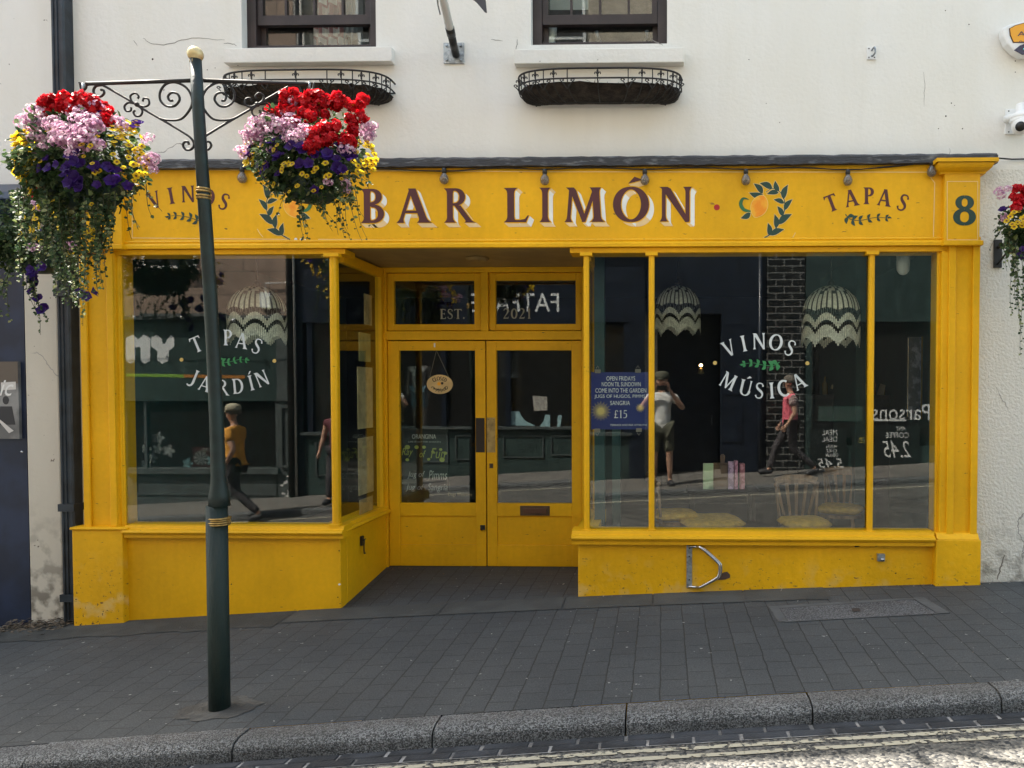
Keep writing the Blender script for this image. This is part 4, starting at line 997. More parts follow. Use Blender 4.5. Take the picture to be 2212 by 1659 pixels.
def wreath(sg, cx):
    f = lambda x, y: (cx+sg*((1750+x*.3394)*.8848-1640), (400+y*.3394)*.8848)
    stem = [(320, 545), (400, 495), (450, 420), (485, 340), (485, 262), (452, 200), (400, 178), (352, 205)]
    k = (YF+6.2)/F
    pts = crom([(*W(*f(*p), YF), 0) for p in stem], 6)
    mb.flat(offset_poly(g_stroke([(p.x, p.y) for p in pts], 0, 0, lambda t: 3.0*k*(1.1-.7*t)), .002), L-.0006, M_LINEP)
    mb.flat(g_stroke([(p.x, p.y) for p in pts], 0, 0, lambda t: 2.6*k*(1.1-.7*t)), L-.001, M_GREENP)
    leaves = [((375, 515), (368, 425), 13), ((385, 515), (485, 472), 15), ((425, 465), (415, 362), 14), ((445, 435), (540, 362), 17), ((470, 375), (435, 305), 12), ((485, 335), (545, 255), 13), ((485, 285), (408, 258), 12), ((478, 255), (512, 150), 15), ((445, 208), (360, 218), 12), ((445, 200), (420, 122), 13), ((400, 180), (308, 140), 15), ((335, 225), (232, 208), 15), ((330, 215), (265, 142), 14), ((243, 352), (172, 392), 14)]
    for j, (a, b, wd) in enumerate(leaves):
        A_ = Vector(W(*f(*a), YF)); B_ = Vector(W(*f(*b), YF)); d = B_-A_
        lp = leaf_poly(A_.x, A_.y, math.atan2(d.y, d.x), d.length, wd*k*.86, .10*(1 if j % 2 else -1)*sg)
        mb.flat(offset_poly(lp, .0035), L-.0007-j*.00002, M_LINEP); mb.flat(lp, L-.0012-j*.00003, M_GREENP)
    # curled leaf
    cu = crom([(*W(*f(*p), YF), 0) for p in ((243, 342), (195, 330), (172, 290), (190, 250), (232, 258))], 5)
    mb.flat(g_stroke([(p.x, p.y) for p in cu], 0, 0, lambda t: 8*k*math.sin(math.pi*(.12+.86*t))), L-.0016, M_LEAFP)
    # lemon: rounded body with a small tip
    c0 = Vector(W(*f(305, 305), YF)); rx, rz = 56*.3*k, 74*.3*k; q = []
    for i in range(28):
        a = 2*math.pi*i/28; ex = 1+.13*max(0, math.cos(a+math.pi/2))**14+.07*max(0, math.cos(a-math.pi/2))**10
        u, v = rx*1.03*math.cos(a)*ex, rz*math.sin(a)*ex; r = R(-22)*sg
        q.append((c0.x+u*math.cos(r)-v*math.sin(r), c0.y+u*math.sin(r)+v*math.cos(r)))
    mb.flat(offset_poly(q, .004), L-.0016, pm("pale lemon", (.86, .62, .16), .5)); mb.flat(q, L-.002, M_LEMON)
    for (x, y, r) in ((278, 544, 3.6), (241, 544, 2.5), (211, 546, 1.6)): disc(mb, *f(x, y), r, YF, L-.001, M_WHITEP, 12)
wreath(1, 1640); wreath(-1, 631)
mb.build("sign_writing", M_MAROON, fas)
mb = MB(); P, A = glyph('8', .21); xa8, xb8 = X_(2063, YP, 450), X_(2104, YP, 450); z80, z81 = Z_(486, YP, 2080), Z_(422, YP, 2080)
put_poly(mb, [[((u-.0)*1, v) for u, v in p] for p in P], YP-.0016, M_GREENP, lambda u, v: (xa8+(u-.02)/.62*(xb8-xa8), z80+v*(z81-z80)))
L = YP-.0012
pline([(2046, 392), (2112, 392), (2112, 518), (2046, 518), (2046, 392)], 1.4, YP, L)
mb.build("house_number", M_GREENP, blockR)
# window lettering sits on the outside face of the glass
yl = YG-.0012
mb = MB()
arc_word(mb, [('V', 1575, 752, 24), ('I', 1606.5, 742, 12), ('N', 1640, 737, 2), ('O', 1676, 739.5, -9), ('S', 1707.5, 752, -22)], YG, yl, 34, M_SILV)
arc_word(mb, [('M', 1574, 823, -26), ('Ú', 1611, 838, -13), ('S', 1641, 844, -4), ('I', 1667, 843.5, 4), ('C', 1692, 839, 12), ('A', 1725, 824, 27)], YG, yl, 34, M_SILV)
branch(mb, [(1684, 782), (1672, 789), (1650, 789), (1628, 784), (1607, 786)], YG, yl, M_BRANCH, 16, 9.5, 6)
disc(mb, 1544.5, 784, 4.3, YG, yl, M_GDOT, 14); disc(mb, 1744, 784.7, 4.3, YG, yl, M_GDOT, 14)
mb.build("window_lettering", M_SILV, gl3)
mb = MB()
arc_word(mb, [('T', 424.5, 744, 22), ('A', 457, 733, 11), ('P', 492, 729, 0), ('A', 522, 736, -9), ('S', 556, 748, -22)], YG, yl, 34, M_SILV)
arc_word(mb, [('J', 420, 815, -24), ('A', 443, 829, -18), ('R', 482, 837, -5), ('D', 514.5, 834, 5), ('Í', 542.4, 827, 13), ('N', 566, 817.5, 22)], YG, yl, 33, M_SILV)
branch(mb, [(466, 776), (478, 782), (495, 782), (515, 777), (532, 778)], YG, yl, M_BRANCH, 14, 7, 6)
disc(mb, 392.2, 777, 4.2, YG, yl, M_GDOT, 14); disc(mb, 592.8, 779.5, 4.2, YG, yl, M_GDOT, 14)
mb.build("window_lettering", M_SILV, gl1)
yl2 = yd+.0208
mb = MB(); x = 949
for ch in "EST.":
    P, A = glyph(ch, .17); x0 = X_(x, yd, 680); sc = 21.5*(yd+6.2)/F; z0 = Z_(688.5, yd, 980)
    put_poly(mb, P, yl2, M_ETCH, lambda u, v: (x0+u*sc, z0+v*sc)); x += (A+.12)*21.5
mb.build("fanlight_lettering", M_ETCH, lights[0])
mb = MB(); x = 1086
for ch in "2021":
    P, A = glyph(ch, .17); x0 = X_(x, yd, 680); sc = 22*(yd+6.2)/F; z0 = Z_(688, yd, 1120)
    put_poly(mb, P, yl2, M_ETCH, lambda u, v: (x0+u*sc, z0+v*sc)); x += (A+.18)*22
mb.build("fanlight_lettering", M_ETCH, lights[1])
# wear on the shopfront
crack([(272, 1172), (274, 1190), (271, 1215), (273, 1250), (271, 1290), (272, 1342)], YS-.001, 4.0, M_CRACKD, jit=1.0).build("crack", M_CRACKD, B)
crack([(2020, 1190), (2021, 1215), (2024, 1240), (2021, 1258)], YS-.001, 1.6, pm("dry crack", (.35, .2, .04), .9)).build("crack", M_CRACKD, B)
mb = MB()
q = [(1556, 1240), (1563, 1236), (1571, 1235), (1577, 1241), (1577, 1248), (1566, 1252), (1552, 1253), (1546, 1250)]
mb.flat([W(a, b, YS) for a, b in q], YS-.002, pm("bare patch", (.11, .065, .05), .9, var=.2))
for (a, b, s_) in ((733, 1190, 2), (733.5, 1262, 3), (730, 1290, 2), (1850, 1180, 7), (1935, 1238, 2), (500, 1262, 2)):
    q = [(a+s_*1.0*math.cos(t*1.05)*random.uniform(.6, 1.2), b+s_*.9*math.sin(t*1.05)*random.uniform(.5, 1.2)*(.35 if s_ == 7 else 1)) for t in range(6)]
    mb.flat([W(*t, YS) for t in q], YS-.0021, M_CRACKD if s_ != 3 else M_WHITEP)
mb.build("paint_chips", M_CRACKD, B)
# ------------------------------------------------------------------ neighbour on the left, drainpipe
N = thing("neighbour_building", "pale rendered building with a navy shopfront, left of the dark drainpipe", "building", (X_(20, 0), 0, 0))
NXL = -17.0
mb = MB(); xe = XL-.003
zb0 = Z_(408, 0, 30)
mb.box(NXL, xe, .02, .3, zb0-.15, ROOFZ-.02); mb.build("wall", M_NWALL, N)
mb = MB(); mb.box(X_(57, -.02, 900), X_(128, -.02, 900), -.02, .3, -1.2, zb0-.14); mb.build("pilaster", M_PIL, N, bevel=.01)
mb = MB(); mb.box(NXL, X_(57, -.0, 900)-.001, .0, .3, -1.6, zb0-.14); mb.build("shopfront_panel", M_NAVY, N)
# sloping dark cornice of the shopfront
mb = MB(); xa, xb = NXL, X_(48, -.35, 430)
mb.prism([(.0, Z_(398, 0, 20)), (-.32, Z_(412, -.35, 20)), (-.34, Z_(428, -.35, 20)), (-.10, Z_(470, -.2, 20)), (0, Z_(480, 0, 20))], xa, xb, axis='x'); mb.build("cornice", M_NAVY, N)
mb = MB(); mb.box(NXL, xe, -.1, .2, ROOFZ-.02, ROOFZ+.12); mb.box(NXL, xe, .2, 7, ROOFZ-.02, ROOFZ+.08)
mb.build("roof_coping", MATS["slate"], N)
mb = MB(); mb.box(NXL, NXL+.2, .3, 6, -2, ROOFZ-.03); mb.box(NXL, xe, 6, 6.2, -2, ROOFZ-.03); mb.build("inner_shell", M_DTEAL, N)
# poster frame on the navy panel
mb = MB(); y = -.03
pa, pb, pc, pd = -42, 781, 40, 948
xa, xb = X_(pa, y, 860), X_(pc, y, 860); z0, z1 = Z_(pd, y, 20), Z_(pb, y, 20)
mb.box(xa, xb, y, -.002, z0, z1, pm("poster grey", (.20, .20, .20), .6, var=.35, vscale=4)); w_ = xb-xa; h_ = z1-z0
Gp, Gd, Gl = pm("poster mid", (.30, .29, .28), .6), pm("poster black", (.03, .03, .035), .6), pm("poster pale", (.62, .60, .58), .6)
mb.flat([(xa, z1), (xb, z1), (xb, z1-h_*.28), (xa, z1-h_*.30)], y-.001, pm("poster brown", (.12, .095, .075), .6))
mb.flat([(xb-w_*.45, z1-h_*.27), (xb-w_*.06, z1-h_*.26), (xb-w_*.06, z1-h_*.36), (xb-w_*.45, z1-h_*.37)], y-.0015, Gl)
for (u, s_) in ((.62, 1), (.22, 1.1)):
    cx, cz = xa+w_*u*1.08, z0+h_*.5
    mb.flat([(cx+.028*s_*math.cos(a*.6), cz+.035*s_*math.sin(a*.6)) for a in range(10)], y-.0016, Gd)
    mb.flat([(cx-.05*s_, cz-.05), (cx+.05*s_, cz-.05), (cx+.075*s_, cz-.2), (cx-.075*s_, cz-.2)], y-.0018, Gd)
    mb.flat([(cx-.075*s_, cz-.16), (cx-.05*s_, cz-.16), (cx+.06*s_, cz-.25), (cx+.02*s_, cz-.27)], y-.002, Gl)
text_into(mb, "ic", xb-w_*.30, y-.003, z1-h_*.34, .12, .13, M_WHITEPL, -1, .4)
mb.build("poster", Gp, N)
mb = MB(); mb.ball((X_(48, -.02, 976), -.022, Z_(976, -.02, 48)), .011, M_STEEL, 8); mb.build("screw", M_STEEL, N)
# drainpipe, square section with ribs, one thing
mb = MB(); xa, xb = X_(111, -.10, 200), X_(142, -.10, 200); zt = ROOFZ-.05; zb_ = zp(-4.9, -.1)-.2
xa2, xb2 = X_(127, -.10, 900), X_(156, -.10, 900)
mb = MB(); seg = 30
for i in range(1):
    yb, yf = .0, -.10; zt_ = zt; vs = []
    def pr(xl, xr, z): # ribbed section
        w_ = xr-xl; return [(xl, yb, z), (xl, yf+.012, z), (xl+.012, yf, z), (xl+w_*.22, yf, z), (xl+w_*.25, yf+.008, z), (xl+w_*.47, yf+.008, z), (xl+w_*.5, yf, z), (xl+w_*.53, yf+.008, z), (xl+w_*.75, yf+.008, z), (xl+w_*.78, yf, z), (xr-.012, yf, z), (xr, yf+.012, z), (xr, yb, z)]
    xm_l = (xa+xa2)/2; xm = X_(119.5, -.1, 540)
    vs = pr(xa2-.004, xb2-.004, zt_)+pr(xa2-.004, xb2-.004, zb_); m_ = 13
    mb.add(vs, [(j, j+1, m_+j+1, m_+j) for j in range(m_-1)]+[tuple(range(m_)), tuple(range(m_, 2*m_))])
for zz in (Z_(1300, -.1, 140), Z_(640, -.1, 130), Z_(1110, -.1, 130)+.02): mb.box(xa2-.016, xb2+.006, -.112, .0, zz, zz+.06)
tag(mb.build("drainpipe", M_PIPE), "tall ribbed blue black drainpipe between the two pale buildings", "drainpipe")

# ------------------------------------------------------------------ things fixed to the bar's wall
# flagpole
fx0, fz0 = W(980, 114, -.01); fp = thing("flagpole", "angled flagpole wrapped in white and black on a grey wall plate between the upper windows", "flagpole", (fx0, 0, fz0))
mb = MB(); pbox(mb, 958, 92, 1002, 137, -.014, -.0); 
mb.build("wall_plate", M_GALV, fp, bevel=.002)
mb = MB()
for a, b in ((965, 99), (995, 99), (965, 130), (995, 130)): mb.lathe([(.011, -.024), (.011, -.014)], (X_(a, -.014, b), 0, Z_(b, -.014, a)), M_GALV, 6, 'y')
mb.build("bolt", M_GALV, fp)
a = Vector((fx0+.02, -.02, fz0-.02)); b = Vector((W(950, -35, -.75)[0], -.75, W(950, -35, -.75)[1]))
M_TAPE = pm("white tape", (.72, .72, .70), .5, col2=(.10, .10, .10), vscale=9, ramp=(.6, .66))
mb = MB(); mb.tube([a, a.lerp(b, .30)], .030, M_BLACKPL, 12); mb.build("pole_socket", pm("dark socket", (.05, .055, .06), .5, metal=.4), fp)
mb = MB(); mb.tube([a.lerp(b, .30), a.lerp(b, .42)], .034, M_BLACKPL, 12); mb.build("tape_band", M_BLACKPL, fp)
mb = MB(); mb.tube([a.lerp(b, .42), b, b+(b-a)*.4], [.031, .028, .026], M_TAPE, 12)
mb.tube([a.lerp(b, .95)+Vector((-.02, -.02, 0)), a.lerp(b, .72)+Vector((-.045, -.02, 0)), a.lerp(b, .62)+Vector((-.04, -.02, -.02))], .006, M_GALV, 6)
mb.build("pole", M_TAPE, fp)
mb = MB(); k = 12; vs = []
for i in range(k+1):
    t = i/k; x, z = W(990+56*t, -12+36*t**1.6, -.95); yy = -.95+.03*math.sin(t*7)
    vs += [(x, yy, z), (x+.01, yy+.02, z+.95*(1-t)**.7+.006)]
mb.add(vs, [(2*i, 2*i+2, 2*i+3, 2*i+1) for i in range(k)], None, True)
mb.build("flag", pm("weathered flag", (.12, .11, .12), .9, var=.3), fp)
# planters
def planter(pa, pb, rim, base, label, dead):
    yq = -.30; x0, x1 = X_(pa, -.15, rim+20), X_(pb, -.15, rim+20); cx = (x0+x1)/2; hw = (x1-x0)/2
    zr_ = Z_(rim+1, -.28); zl = Z_(rim+22, -.28); zbm = Z_(base, -.06); H = zl-zbm
    root = thing("window_trough", label, "planter", (cx, 0, zbm), "iron hay rack planters under the upper windows")
    def outline(t, n=40, inset=0):
        """t: 0 rim .. 1 bottom; U shaped plan from wall to wall"""
        dep = (.27-inset)*(math.cos(t*math.pi/2)**.8 if t < 1 else 0)+.025; w2_ = (hw-inset)*(1-.24*t**2.6)
        return [(cx+w2_*math.copysign(abs(math.cos(a))**.55, math.cos(a)), -.012-dep*abs(math.sin(a))**.6) for a in [math.pi*i/n for i in range(n+1)]]
    mb = MB()
    for z, t, r in ((zr_, -.0, .0075), (zl, .0, .006), (zl-H*.02-.0, .0, .005), (zbm, .93, .007)):
        q = outline(max(t, 0)); mb.tube([(x, y, z) for x, y in q], r, None, 6)
    mb.tube([(cx-hw, -.012, zl-.0), (cx+hw, -.012, zl)], .006)
    n = 40
    for i in range(1, n, 1):
        if i % 2: continue
        j = i//2
        pts = [(*outline(0)[i], zr_)]+[(*outline(t)[i], zl-H*math.sin(t*math.pi/2)**1.0*(.999)) for t in (0, .2, .4, .6, .8, .93)]
        mb.tube(pts, .0045, None, 5)
        if j % 2 == 0 and 3 < i < 37:     # fleur-de-lis between rim and rail
            x, y = outline(0)[i]; zc_ = (zr_+zl)/2; y -= .006; s_ = .030
            mb.prism([(x, zc_+s_*1.15), (x+s_*.28, zc_+s_*.5), (x+s_*.12, zc_-s_*.1), (x+s_*.22, zc_-s_*.8), (x, zc_-s_*1.1), (x-s_*.22, zc_-s_*.8), (x-s_*.12, zc_-s_*.1), (x-s_*.28, zc_+s_*.5)], y-.003, y+.003)
            for sg in (1, -1):
                mb.tube([(x+sg*s_*.1, y, zc_-s_*.35), (x+sg*s_*.35, y, zc_+s_*.15), (x+sg*s_*.68, y, zc_+s_*.12), (x+sg*s_*.75, y, zc_-s_*.2), (x+sg*s_*.6, y, zc_-s_*.3)], .0048, None, 5)
        if j % 2 == 1 and 3 < i < 37:     # scrolls on the belly
            x, y = outline(.12)[i]
            for sg in (1, -1):
                c = [(x+sg*.002, y-.006, zl-H*.8), (x+sg*.028, y-.012, zl-H*.4), (x+sg*.055, y-.008, zl-H*.14), (x+sg*.040, y-.008, zl-H*.07), (x+sg*.026, y-.008, zl-H*.16), (x+sg*.038, y-.008, zl-H*.2)]
                mb.tube(crom(c, 3), .004, None, 5)
    fr_ = mb.build("iron_frame", M_IRON, root)
    mb = MB(); n = 48; ts = (.06, .2, .4, .6, .8, .93, 1.0); vs = []
    for t in ts:
        for i, (x, y) in enumerate(outline(t, n, .012)):
            vs.append((x, min(-.004, y+random.uniform(-.004, .006)), zl-H*math.sin(t*math.pi/2)+(-.018+random.uniform(-.012, .012) if t == .06 else 0)))
    m_ = n+1; fs = [(a*m_+i, a*m_+i+1, (a+1)*m_+i+1, (a+1)*m_+i) for a in range(len(ts)-1) for i in range(n)]
    fs.append(tuple(range(m_))); mb.add(vs, fs, None, True)
    mb.build("coir_liner", pm("coir liner", (.030, .022, .017), .95, var=.5, vscale=14, bump=1.0, bscale=60), root)
    mb = MB()
    for i in range(dead):
        u = random.uniform(-.9, .9); x = cx+hw*u*.95; y = -.03-random.random()*.2*(1-abs(u)**3); z = zl-.03
        if random.random() < .25: x = cx+random.gauss(0, .04)-.03; 
        a = random.uniform(0, 6.28); L_ = random.uniform(.015, .06)*(1.4 if abs(x-cx) < .06 else .8)
        p = Vector((x, y, z)); q = p+Vector((math.cos(a)*L_*.6, math.sin(a)*L_*.4, L_*random.uniform(.2, 1.1))); r = q+Vector((math.cos(a)*L_*.6, 0, -L_*random.uniform(-.3, .9)))
        mb.tube([p, q, r], [.0022, .0018, .0012], None, 3)
    d = mb.build("dead_stems", pm("dry stems", (.13, .10, .065), .95, var=.4, vscale=30), root); d["kind"] = "stuff"
    return root
planter(480, 840, 146, 218, "black iron trough planter under the left upper window, behind the post's scrollwork", 150)
planter(1117, 1473, 149, 223, "black iron trough planter with a tuft of dead plants under the right upper window", 190)
# festoon lights
cabz = [(250, 361), (520, 364), (742, 362), (960, 370), (1065, 362), (1177, 366), (1285, 361), (1393, 366), (1505, 361), (1611, 366), (1720, 361), (1831, 367), (1925, 359), (2010, 352), (2035, 350)]
yc = YF-.028
fs_ = thing("festoon_lights", "black cable of clear round bulbs strung along the top of the yellow fascia", "string lights", (X_(1100, yc), yc, Z_(360, yc)))
mb = MB(); mb.tube(crom([(*(lambda q: (q[0], yc, q[1]))(W(a, b, yc)),) for a, b in cabz], 4), .0045, None, 6)
mb.tube(crom([((lambda q: (q[0], yc+.012, q[1]))(W(a, b+2-3*(i % 2), yc+.012))) for i, (a, b) in enumerate(cabz)], 4), .0035, None, 5)
cb_ = mb.build("cable", M_BLACKPL, fs_)
bulb0 = None
for a, b in ((524, 366), (742, 366), (960, 368), (1177, 370), (1393, 370), (1611, 370), (1831, 371), (2012, 352)):
    x, z = W(a, b, yc)
    if bulb0 is None:
        mb = MB(); mb.lathe([(.006, .018), (.017, .014), (.019, -.02), (.014, -.022)], (0, 0, 0), None, 12); bulb0 = mb.build("bulb_socket", M_BLACKPL, fs_, loc=(x, yc-.008, z))
        mb = MB(); mb.lathe([(.012, -.018), (.016, -.028), (.030, -.048), (.036, -.068), (.033, -.090), (.020, -.106), (.002, -.111)], (0, 0, 0), None, 18)
        gb = mb.build("bulb_glass", M_BULB, bulb0, loc=(x, yc-.008, z))
        mb = MB(); mb.tube([(-.006, 0, -.02), (-.009, 0, -.06), (0, 0, -.075), (.009, 0, -.06), (.006, 0, -.02)], .002, None, 5); mb.build("filament", M_GALV, bulb0, loc=(x, yc-.008, z))
    else:
        o = bulb0.copy(); COL.objects.link(o); o.parent = fs_; o.location = Vector((x, yc-.008, z))-wloc(fs_)
        for c in bulb0.children: d = c.copy(); COL.objects.link(d); d.parent = o
mb = MB(); mb.tube([(X_(2150, -.12, 340), -.1, Z_(341, -.1, 2150)), (X_(2180, -.02), -.02, Z_(344, -.02, 2180)), (X_(2260, -.02), -.02, Z_(343, -.02, 2200))], .006, None, 6)
tag(mb.build("wall_cable", M_BLACKPL), "thin black cable running right along the render from the yellow capital", "cable")
# alarm box, camera, hook plate
ax, az = W(2240, 80, -.05); ab = thing("alarm_box", "white shield shaped alarm box with an orange and navy face, top right", "alarm box", (ax, 0, az))
k = 6.15/F
def ap(pts, s_=1.0, dz=0): return [(ax+(a*s_)*k, az-(b*.78*s_+dz)*k) for a, b in pts]
half = [(0, -41), (34, -38), (62, -29), (76, -20), (74, 0), (66, 22), (50, 42), (34, 54)]
outl = [(-a, b) for a, b in half[::-1]]+half[1:]
mb = MB(); mb.prism(ap(outl), -.085, -.0); mb.build("housing", M_WHITEPL, ab, bevel=.012)
mb = MB(); face = [(-a*.80, b*.84+0) for a, b in half[:-2][::-1]]+[(a*.80, b*.84) for a, b in half[1:-2]]
mb.prism(ap(offset_poly(face, 2.0)), -.0885, -.0852, pm("alarm brown", (.06, .02, .01), .4)); mb.prism(ap(face), -.0915, -.0886)
mb.build("face_label", pm("alarm orange", (.80, .36, .02), .4), ab)
mb = MB(); arc = [(-52, 40), (-40, 28), (-22, 21), (0, 19), (22, 21), (40, 28), (52, 40), (34, 53), (-34, 53)]
mb.prism(ap(arc), -.094, -.0855); mb.build("strobe_lens", pm("navy lens", (.01, .02, .07), .2), ab)
mb = MB(); mb.ball((ax-32*k, -.095, az-30*k), .008, None, 8); mb.build("status_light", pm("status light", (.2, .9, .85), .4), ab)
mb = MB(); Mn = pm("navy print", (.01, .015, .07), .5)
text_into(mb, "LINK", ax, -.0935, az+14*k, 58*k, 10*k, Mn); text_into(mb, "ALARMS", ax, -.0935, az+2*k, 92*k, 10*k, Mn); text_into(mb, "malvern", ax, -.0935, az-7.5*k, 52*k, 6*k, Mn); text_into(mb, "01684 892892", ax, -.0935, az-14.5*k, 84*k, 5*k, Mn)
text_into(mb, "Protected by", ax, -.0935, az+25*k, 60*k, 3.5*k, Mn)
mb.build("label_lettering", Mn, ab)
px_, pz_ = W(2180, 260, -.01); cc = thing("security_camera", "white dome security camera on a square wall plate at the right edge", "camera", (px_, 0, pz_))
mb = MB(); pbox(mb, 2173, 235, 2214, 289, -.02, 0); 
for a, b in ((2179, 240), (2179, 285), (2175, 259)): mb.lathe([(.006, -.023), (.006, -.02)], (X_(a, -.02, b), 0, Z_(b, -.02, a)), M_BLACKPL, 8, 'y')
mb.build("base_plate", M_WHITEPL, cc, bevel=.003)
cx, cz = W(2206, 255, -.14)
mb = MB(); mb.lathe([(.0, .115), (.03, .112), (.036, .10), (.036, .05), (.052, .04), (.075, .02), (.078, .0), (.074, -.004), (.078, -.008), (.078, -.03), (.074, -.034)], (cx, -.13, cz)); mb.tube([(cx-.07, -.02, cz+.03), (cx-.02, -.1, cz+.03)], .03)
hd = mb.build("camera_body", M_WHITEPL, cc)
mb = MB(); mb.ball((cx+.0, -.145, cz-.055), .074, None, 20); mb.build("camera_head", M_WHITEPL, cc)
d_ = Vector((-.45, -.8, -.38)).normalized(); p = Vector((cx, -.145, cz-.055)); mb = MB(); mb.tube([p+d_*.03, p+d_*.086], .042, M_WHITEPL, 20); mb.tube([p+d_*.07, p+d_*.092], .036, M_BLACKPL, 20); mb.build("lens", M_BLACKPL, cc)
hx, hz = W(1883, 115, -.01); hk = thing("hook_plate", "small white hook plate on the bare render above the fascia's lemon motif", "wall hook", (hx, 0, hz))
mb = MB(); pbox(mb, 1873, 101, 1893, 128, -.012, 0)
for a, b in ((1877, 105), (1889, 105), (1877, 124), (1889, 124)): mb.lathe([(.006, -.0145), (.006, -.012)], (X_(a, -.012, b), 0, Z_(b, -.012, a)), M_BLACKPL, 8, 'y')
mb.build("plate", M_WHITEPL, hk, bevel=.003)
mb = MB(); mb.tube(crom([(hx+.0, -.012, hz+.02), (hx+.01, -.05, hz+.03), (hx+.015, -.06, hz-.01), (hx+.0, -.04, hz-.035), (hx-.012, -.04, hz-.03)], 4), .007, None, 8); mb.build("hook", M_GALV, hk)
# wall anchor bike loop
br = thing("bicycle_rack", "steel wall mounted bicycle loop on the yellow stallriser under the wide window", "bicycle rack", (X_(1495, YS, 1225), YS, Z_(1270, YS)))
mb = MB(); pbox(mb, 1483, 1178, 1495, 1270, YS-.014, YS); mb.build("mounting_plate", M_GALV, br, bevel=.002)
def rk(a, b, y): q = W(a, b, y); return (q[0], y, q[1])
mb = MB()
for o_, yy in ((0, -.10), (4, -.02)):
    pts = [rk(1487, 1181, YS-.01), rk(1506, 1181, YS+yy*.5), rk(1515+o_, 1184, YS+yy), rk(1548+o_, 1213, YS+yy), rk(1554+o_, 1224, YS+yy), rk(1552+o_, 1243, YS+yy), rk(1544+o_, 1251, YS+yy), rk(1515, 1267, YS+yy), rk(1505, 1268, YS+yy*.5), rk(1487, 1267, YS-.01)]
    mb.tube(crom(pts, 4), .0095, None, 10)
mb.build("tube_loop", M_STEEL, br)
mb = MB()
for b in (1183, 1200, 1250, 1264): mb.lathe([(.006, YS-.018), (.006, YS-.014)], (X_(1489, YS, b), 0, Z_(b, YS)), M_BLACKPL, 6, 'y')
mb.build("bolt", M_BLACKPL, br)
vb = thing("service_box", "small square grey metal socket low on the yellow wall, near the right plinth", "wall socket", (X_(1904, YS, 1205), YS, Z_(1213, YS)))
mb = MB(); pbox(mb, 1896, 1197, 1912, 1213, YS-.03, YS); mb.build("cover", M_GALV, vb, bevel=.003)
mb = MB(); mb.lathe([(.014, -.036), (.014, -.03)], (X_(1904, YS, 1205), YS, Z_(1204, YS)), None, 14, 'y'); mb.build("plug", M_STEEL, vb)
# latch hook on the return stallriser
mb = MB(); hz2 = Z_(1163, .3, 770); xx = RX0+.004
px2 = W(769, 1166, .22); yy = .30
mb.box(xx, xx+.02, yy-.02, yy+.02, hz2-.06, hz2+.02); mb.tube(crom([(xx+.03, yy, hz2-.01), (xx+.035, yy-.02, hz2-.03), (xx+.03, yy-.01, hz2-.12), (xx+.03, yy+.02, hz2-.13)], 4), .006, None, 6); mb.tube([(xx+.03, yy-.03, hz2-.01), (xx+.03, yy+.03, hz2-.01)], .006)
tag(mb.build("door_hook", M_BLACKPL), "small black cabin hook on the side of the entrance under the left window's sill", "hook")
# recessed cover in the pavement
M_CONC = pm("smooth concrete rim", (.085, .088, .09), .8, var=.12, bump=.2)
def gp(px, py, y0=-.4):
    """point of the pavement seen at a photo point"""
    y = y0
    for _ in range(30):
        x, z = W(px, py, y); g_ = zp(x, y); y += (z-g_)*-2.2*-1 if False else 0
        # ray march on depth: find y where ray height equals ground
        break
    lo, hi = -2.6, .0
    for _ in range(40):
        m_ = (lo+hi)/2; x, z = W(px, py, m_)
        if z > zp(x, m_): lo = m_
        else: hi = m_
    x, z = W(px, py, lo); return Vector((x, lo, zp(x, lo)))
q = [gp(1660, 1311), gp(1995, 1291), gp(2052, 1325), gp(1682, 1344)]; qi = [gp(1683, 1315), gp(1976, 1296), gp(2027, 1327), gp(1702, 1345)]
up = Vector((0, 0, .005)); cv = thing("inspection_cover", "rectangular recessed inspection cover with a concrete rim in the pavement, under the right window", "cover", gp(1850, 1320))
mb = MB()
for i in range(4):
    j = (i+1) % 4; mb.add([q[i]+up, q[j]+up, qi[j]+up, qi[i]+up], [(0, 1, 2, 3)])
    mb.add([q[i]+up, q[j]+up, q[j]-up*2, q[i]-up*2], [(0, 1, 2, 3)])
mb.build("rim", M_CONC, cv)
c_ = sum(qi, Vector())/4; qj = [p+(c_-p)*.012+Vector((0, 0, .0035)) for p in qi]; mb = MB(); mb.add(qj, [(0, 1, 2, 3)]); 
mb.build("infill", aggregate_mat("cover infill", (.05, .052, .056), (.15, .15, .155), 150, rough=.8), cv)
mb = MB(); mb.add([gp(1848+a*9, 1319+b*3.5)+up*1.4 for a, b in ((-1, -1), (1, -1), (1.2, 1), (-.8, 1))], [(0, 1, 2, 3)]); mb.build("lifting_key", pm("rust plate", (.04, .03, .028), .7), cv)
# debris: leaf litter in the corner and specks on the paving
mb = MB()
def flake(p, s_, mat):
    a = random.uniform(0, 6.28); n = random.choice((4, 5, 6)); t = Vector((random.uniform(-.4, .4), random.uniform(-.4, .4), 1)).normalized(); u = t.orthogonal().normalized(); v = t.cross(u)
    mb.add([p+Vector((0, 0, .008))+(u*math.cos(a+6.28*i/n)+v*math.sin(a+6.28*i/n)*.6)*s_*random.uniform(.7, 1.2) for i in range(n)], [tuple(range(n))], mat)
M_LITTER = pm("dry litter", (.13, .10, .07), .95, var=.5, vscale=60); M_SPECK = pm("pale litter", (.42, .40, .36), .9)
for i in range(520):
    x = X_(random.uniform(-5, 148), -.15, 1350); y = -.04-abs(random.gauss(0, .09)); flake(Vector((x, y, zp(x, y)+random.random()*.05*math.exp(-((y+.04)/.08)**2))), random.uniform(.006, .024), M_LITTER)
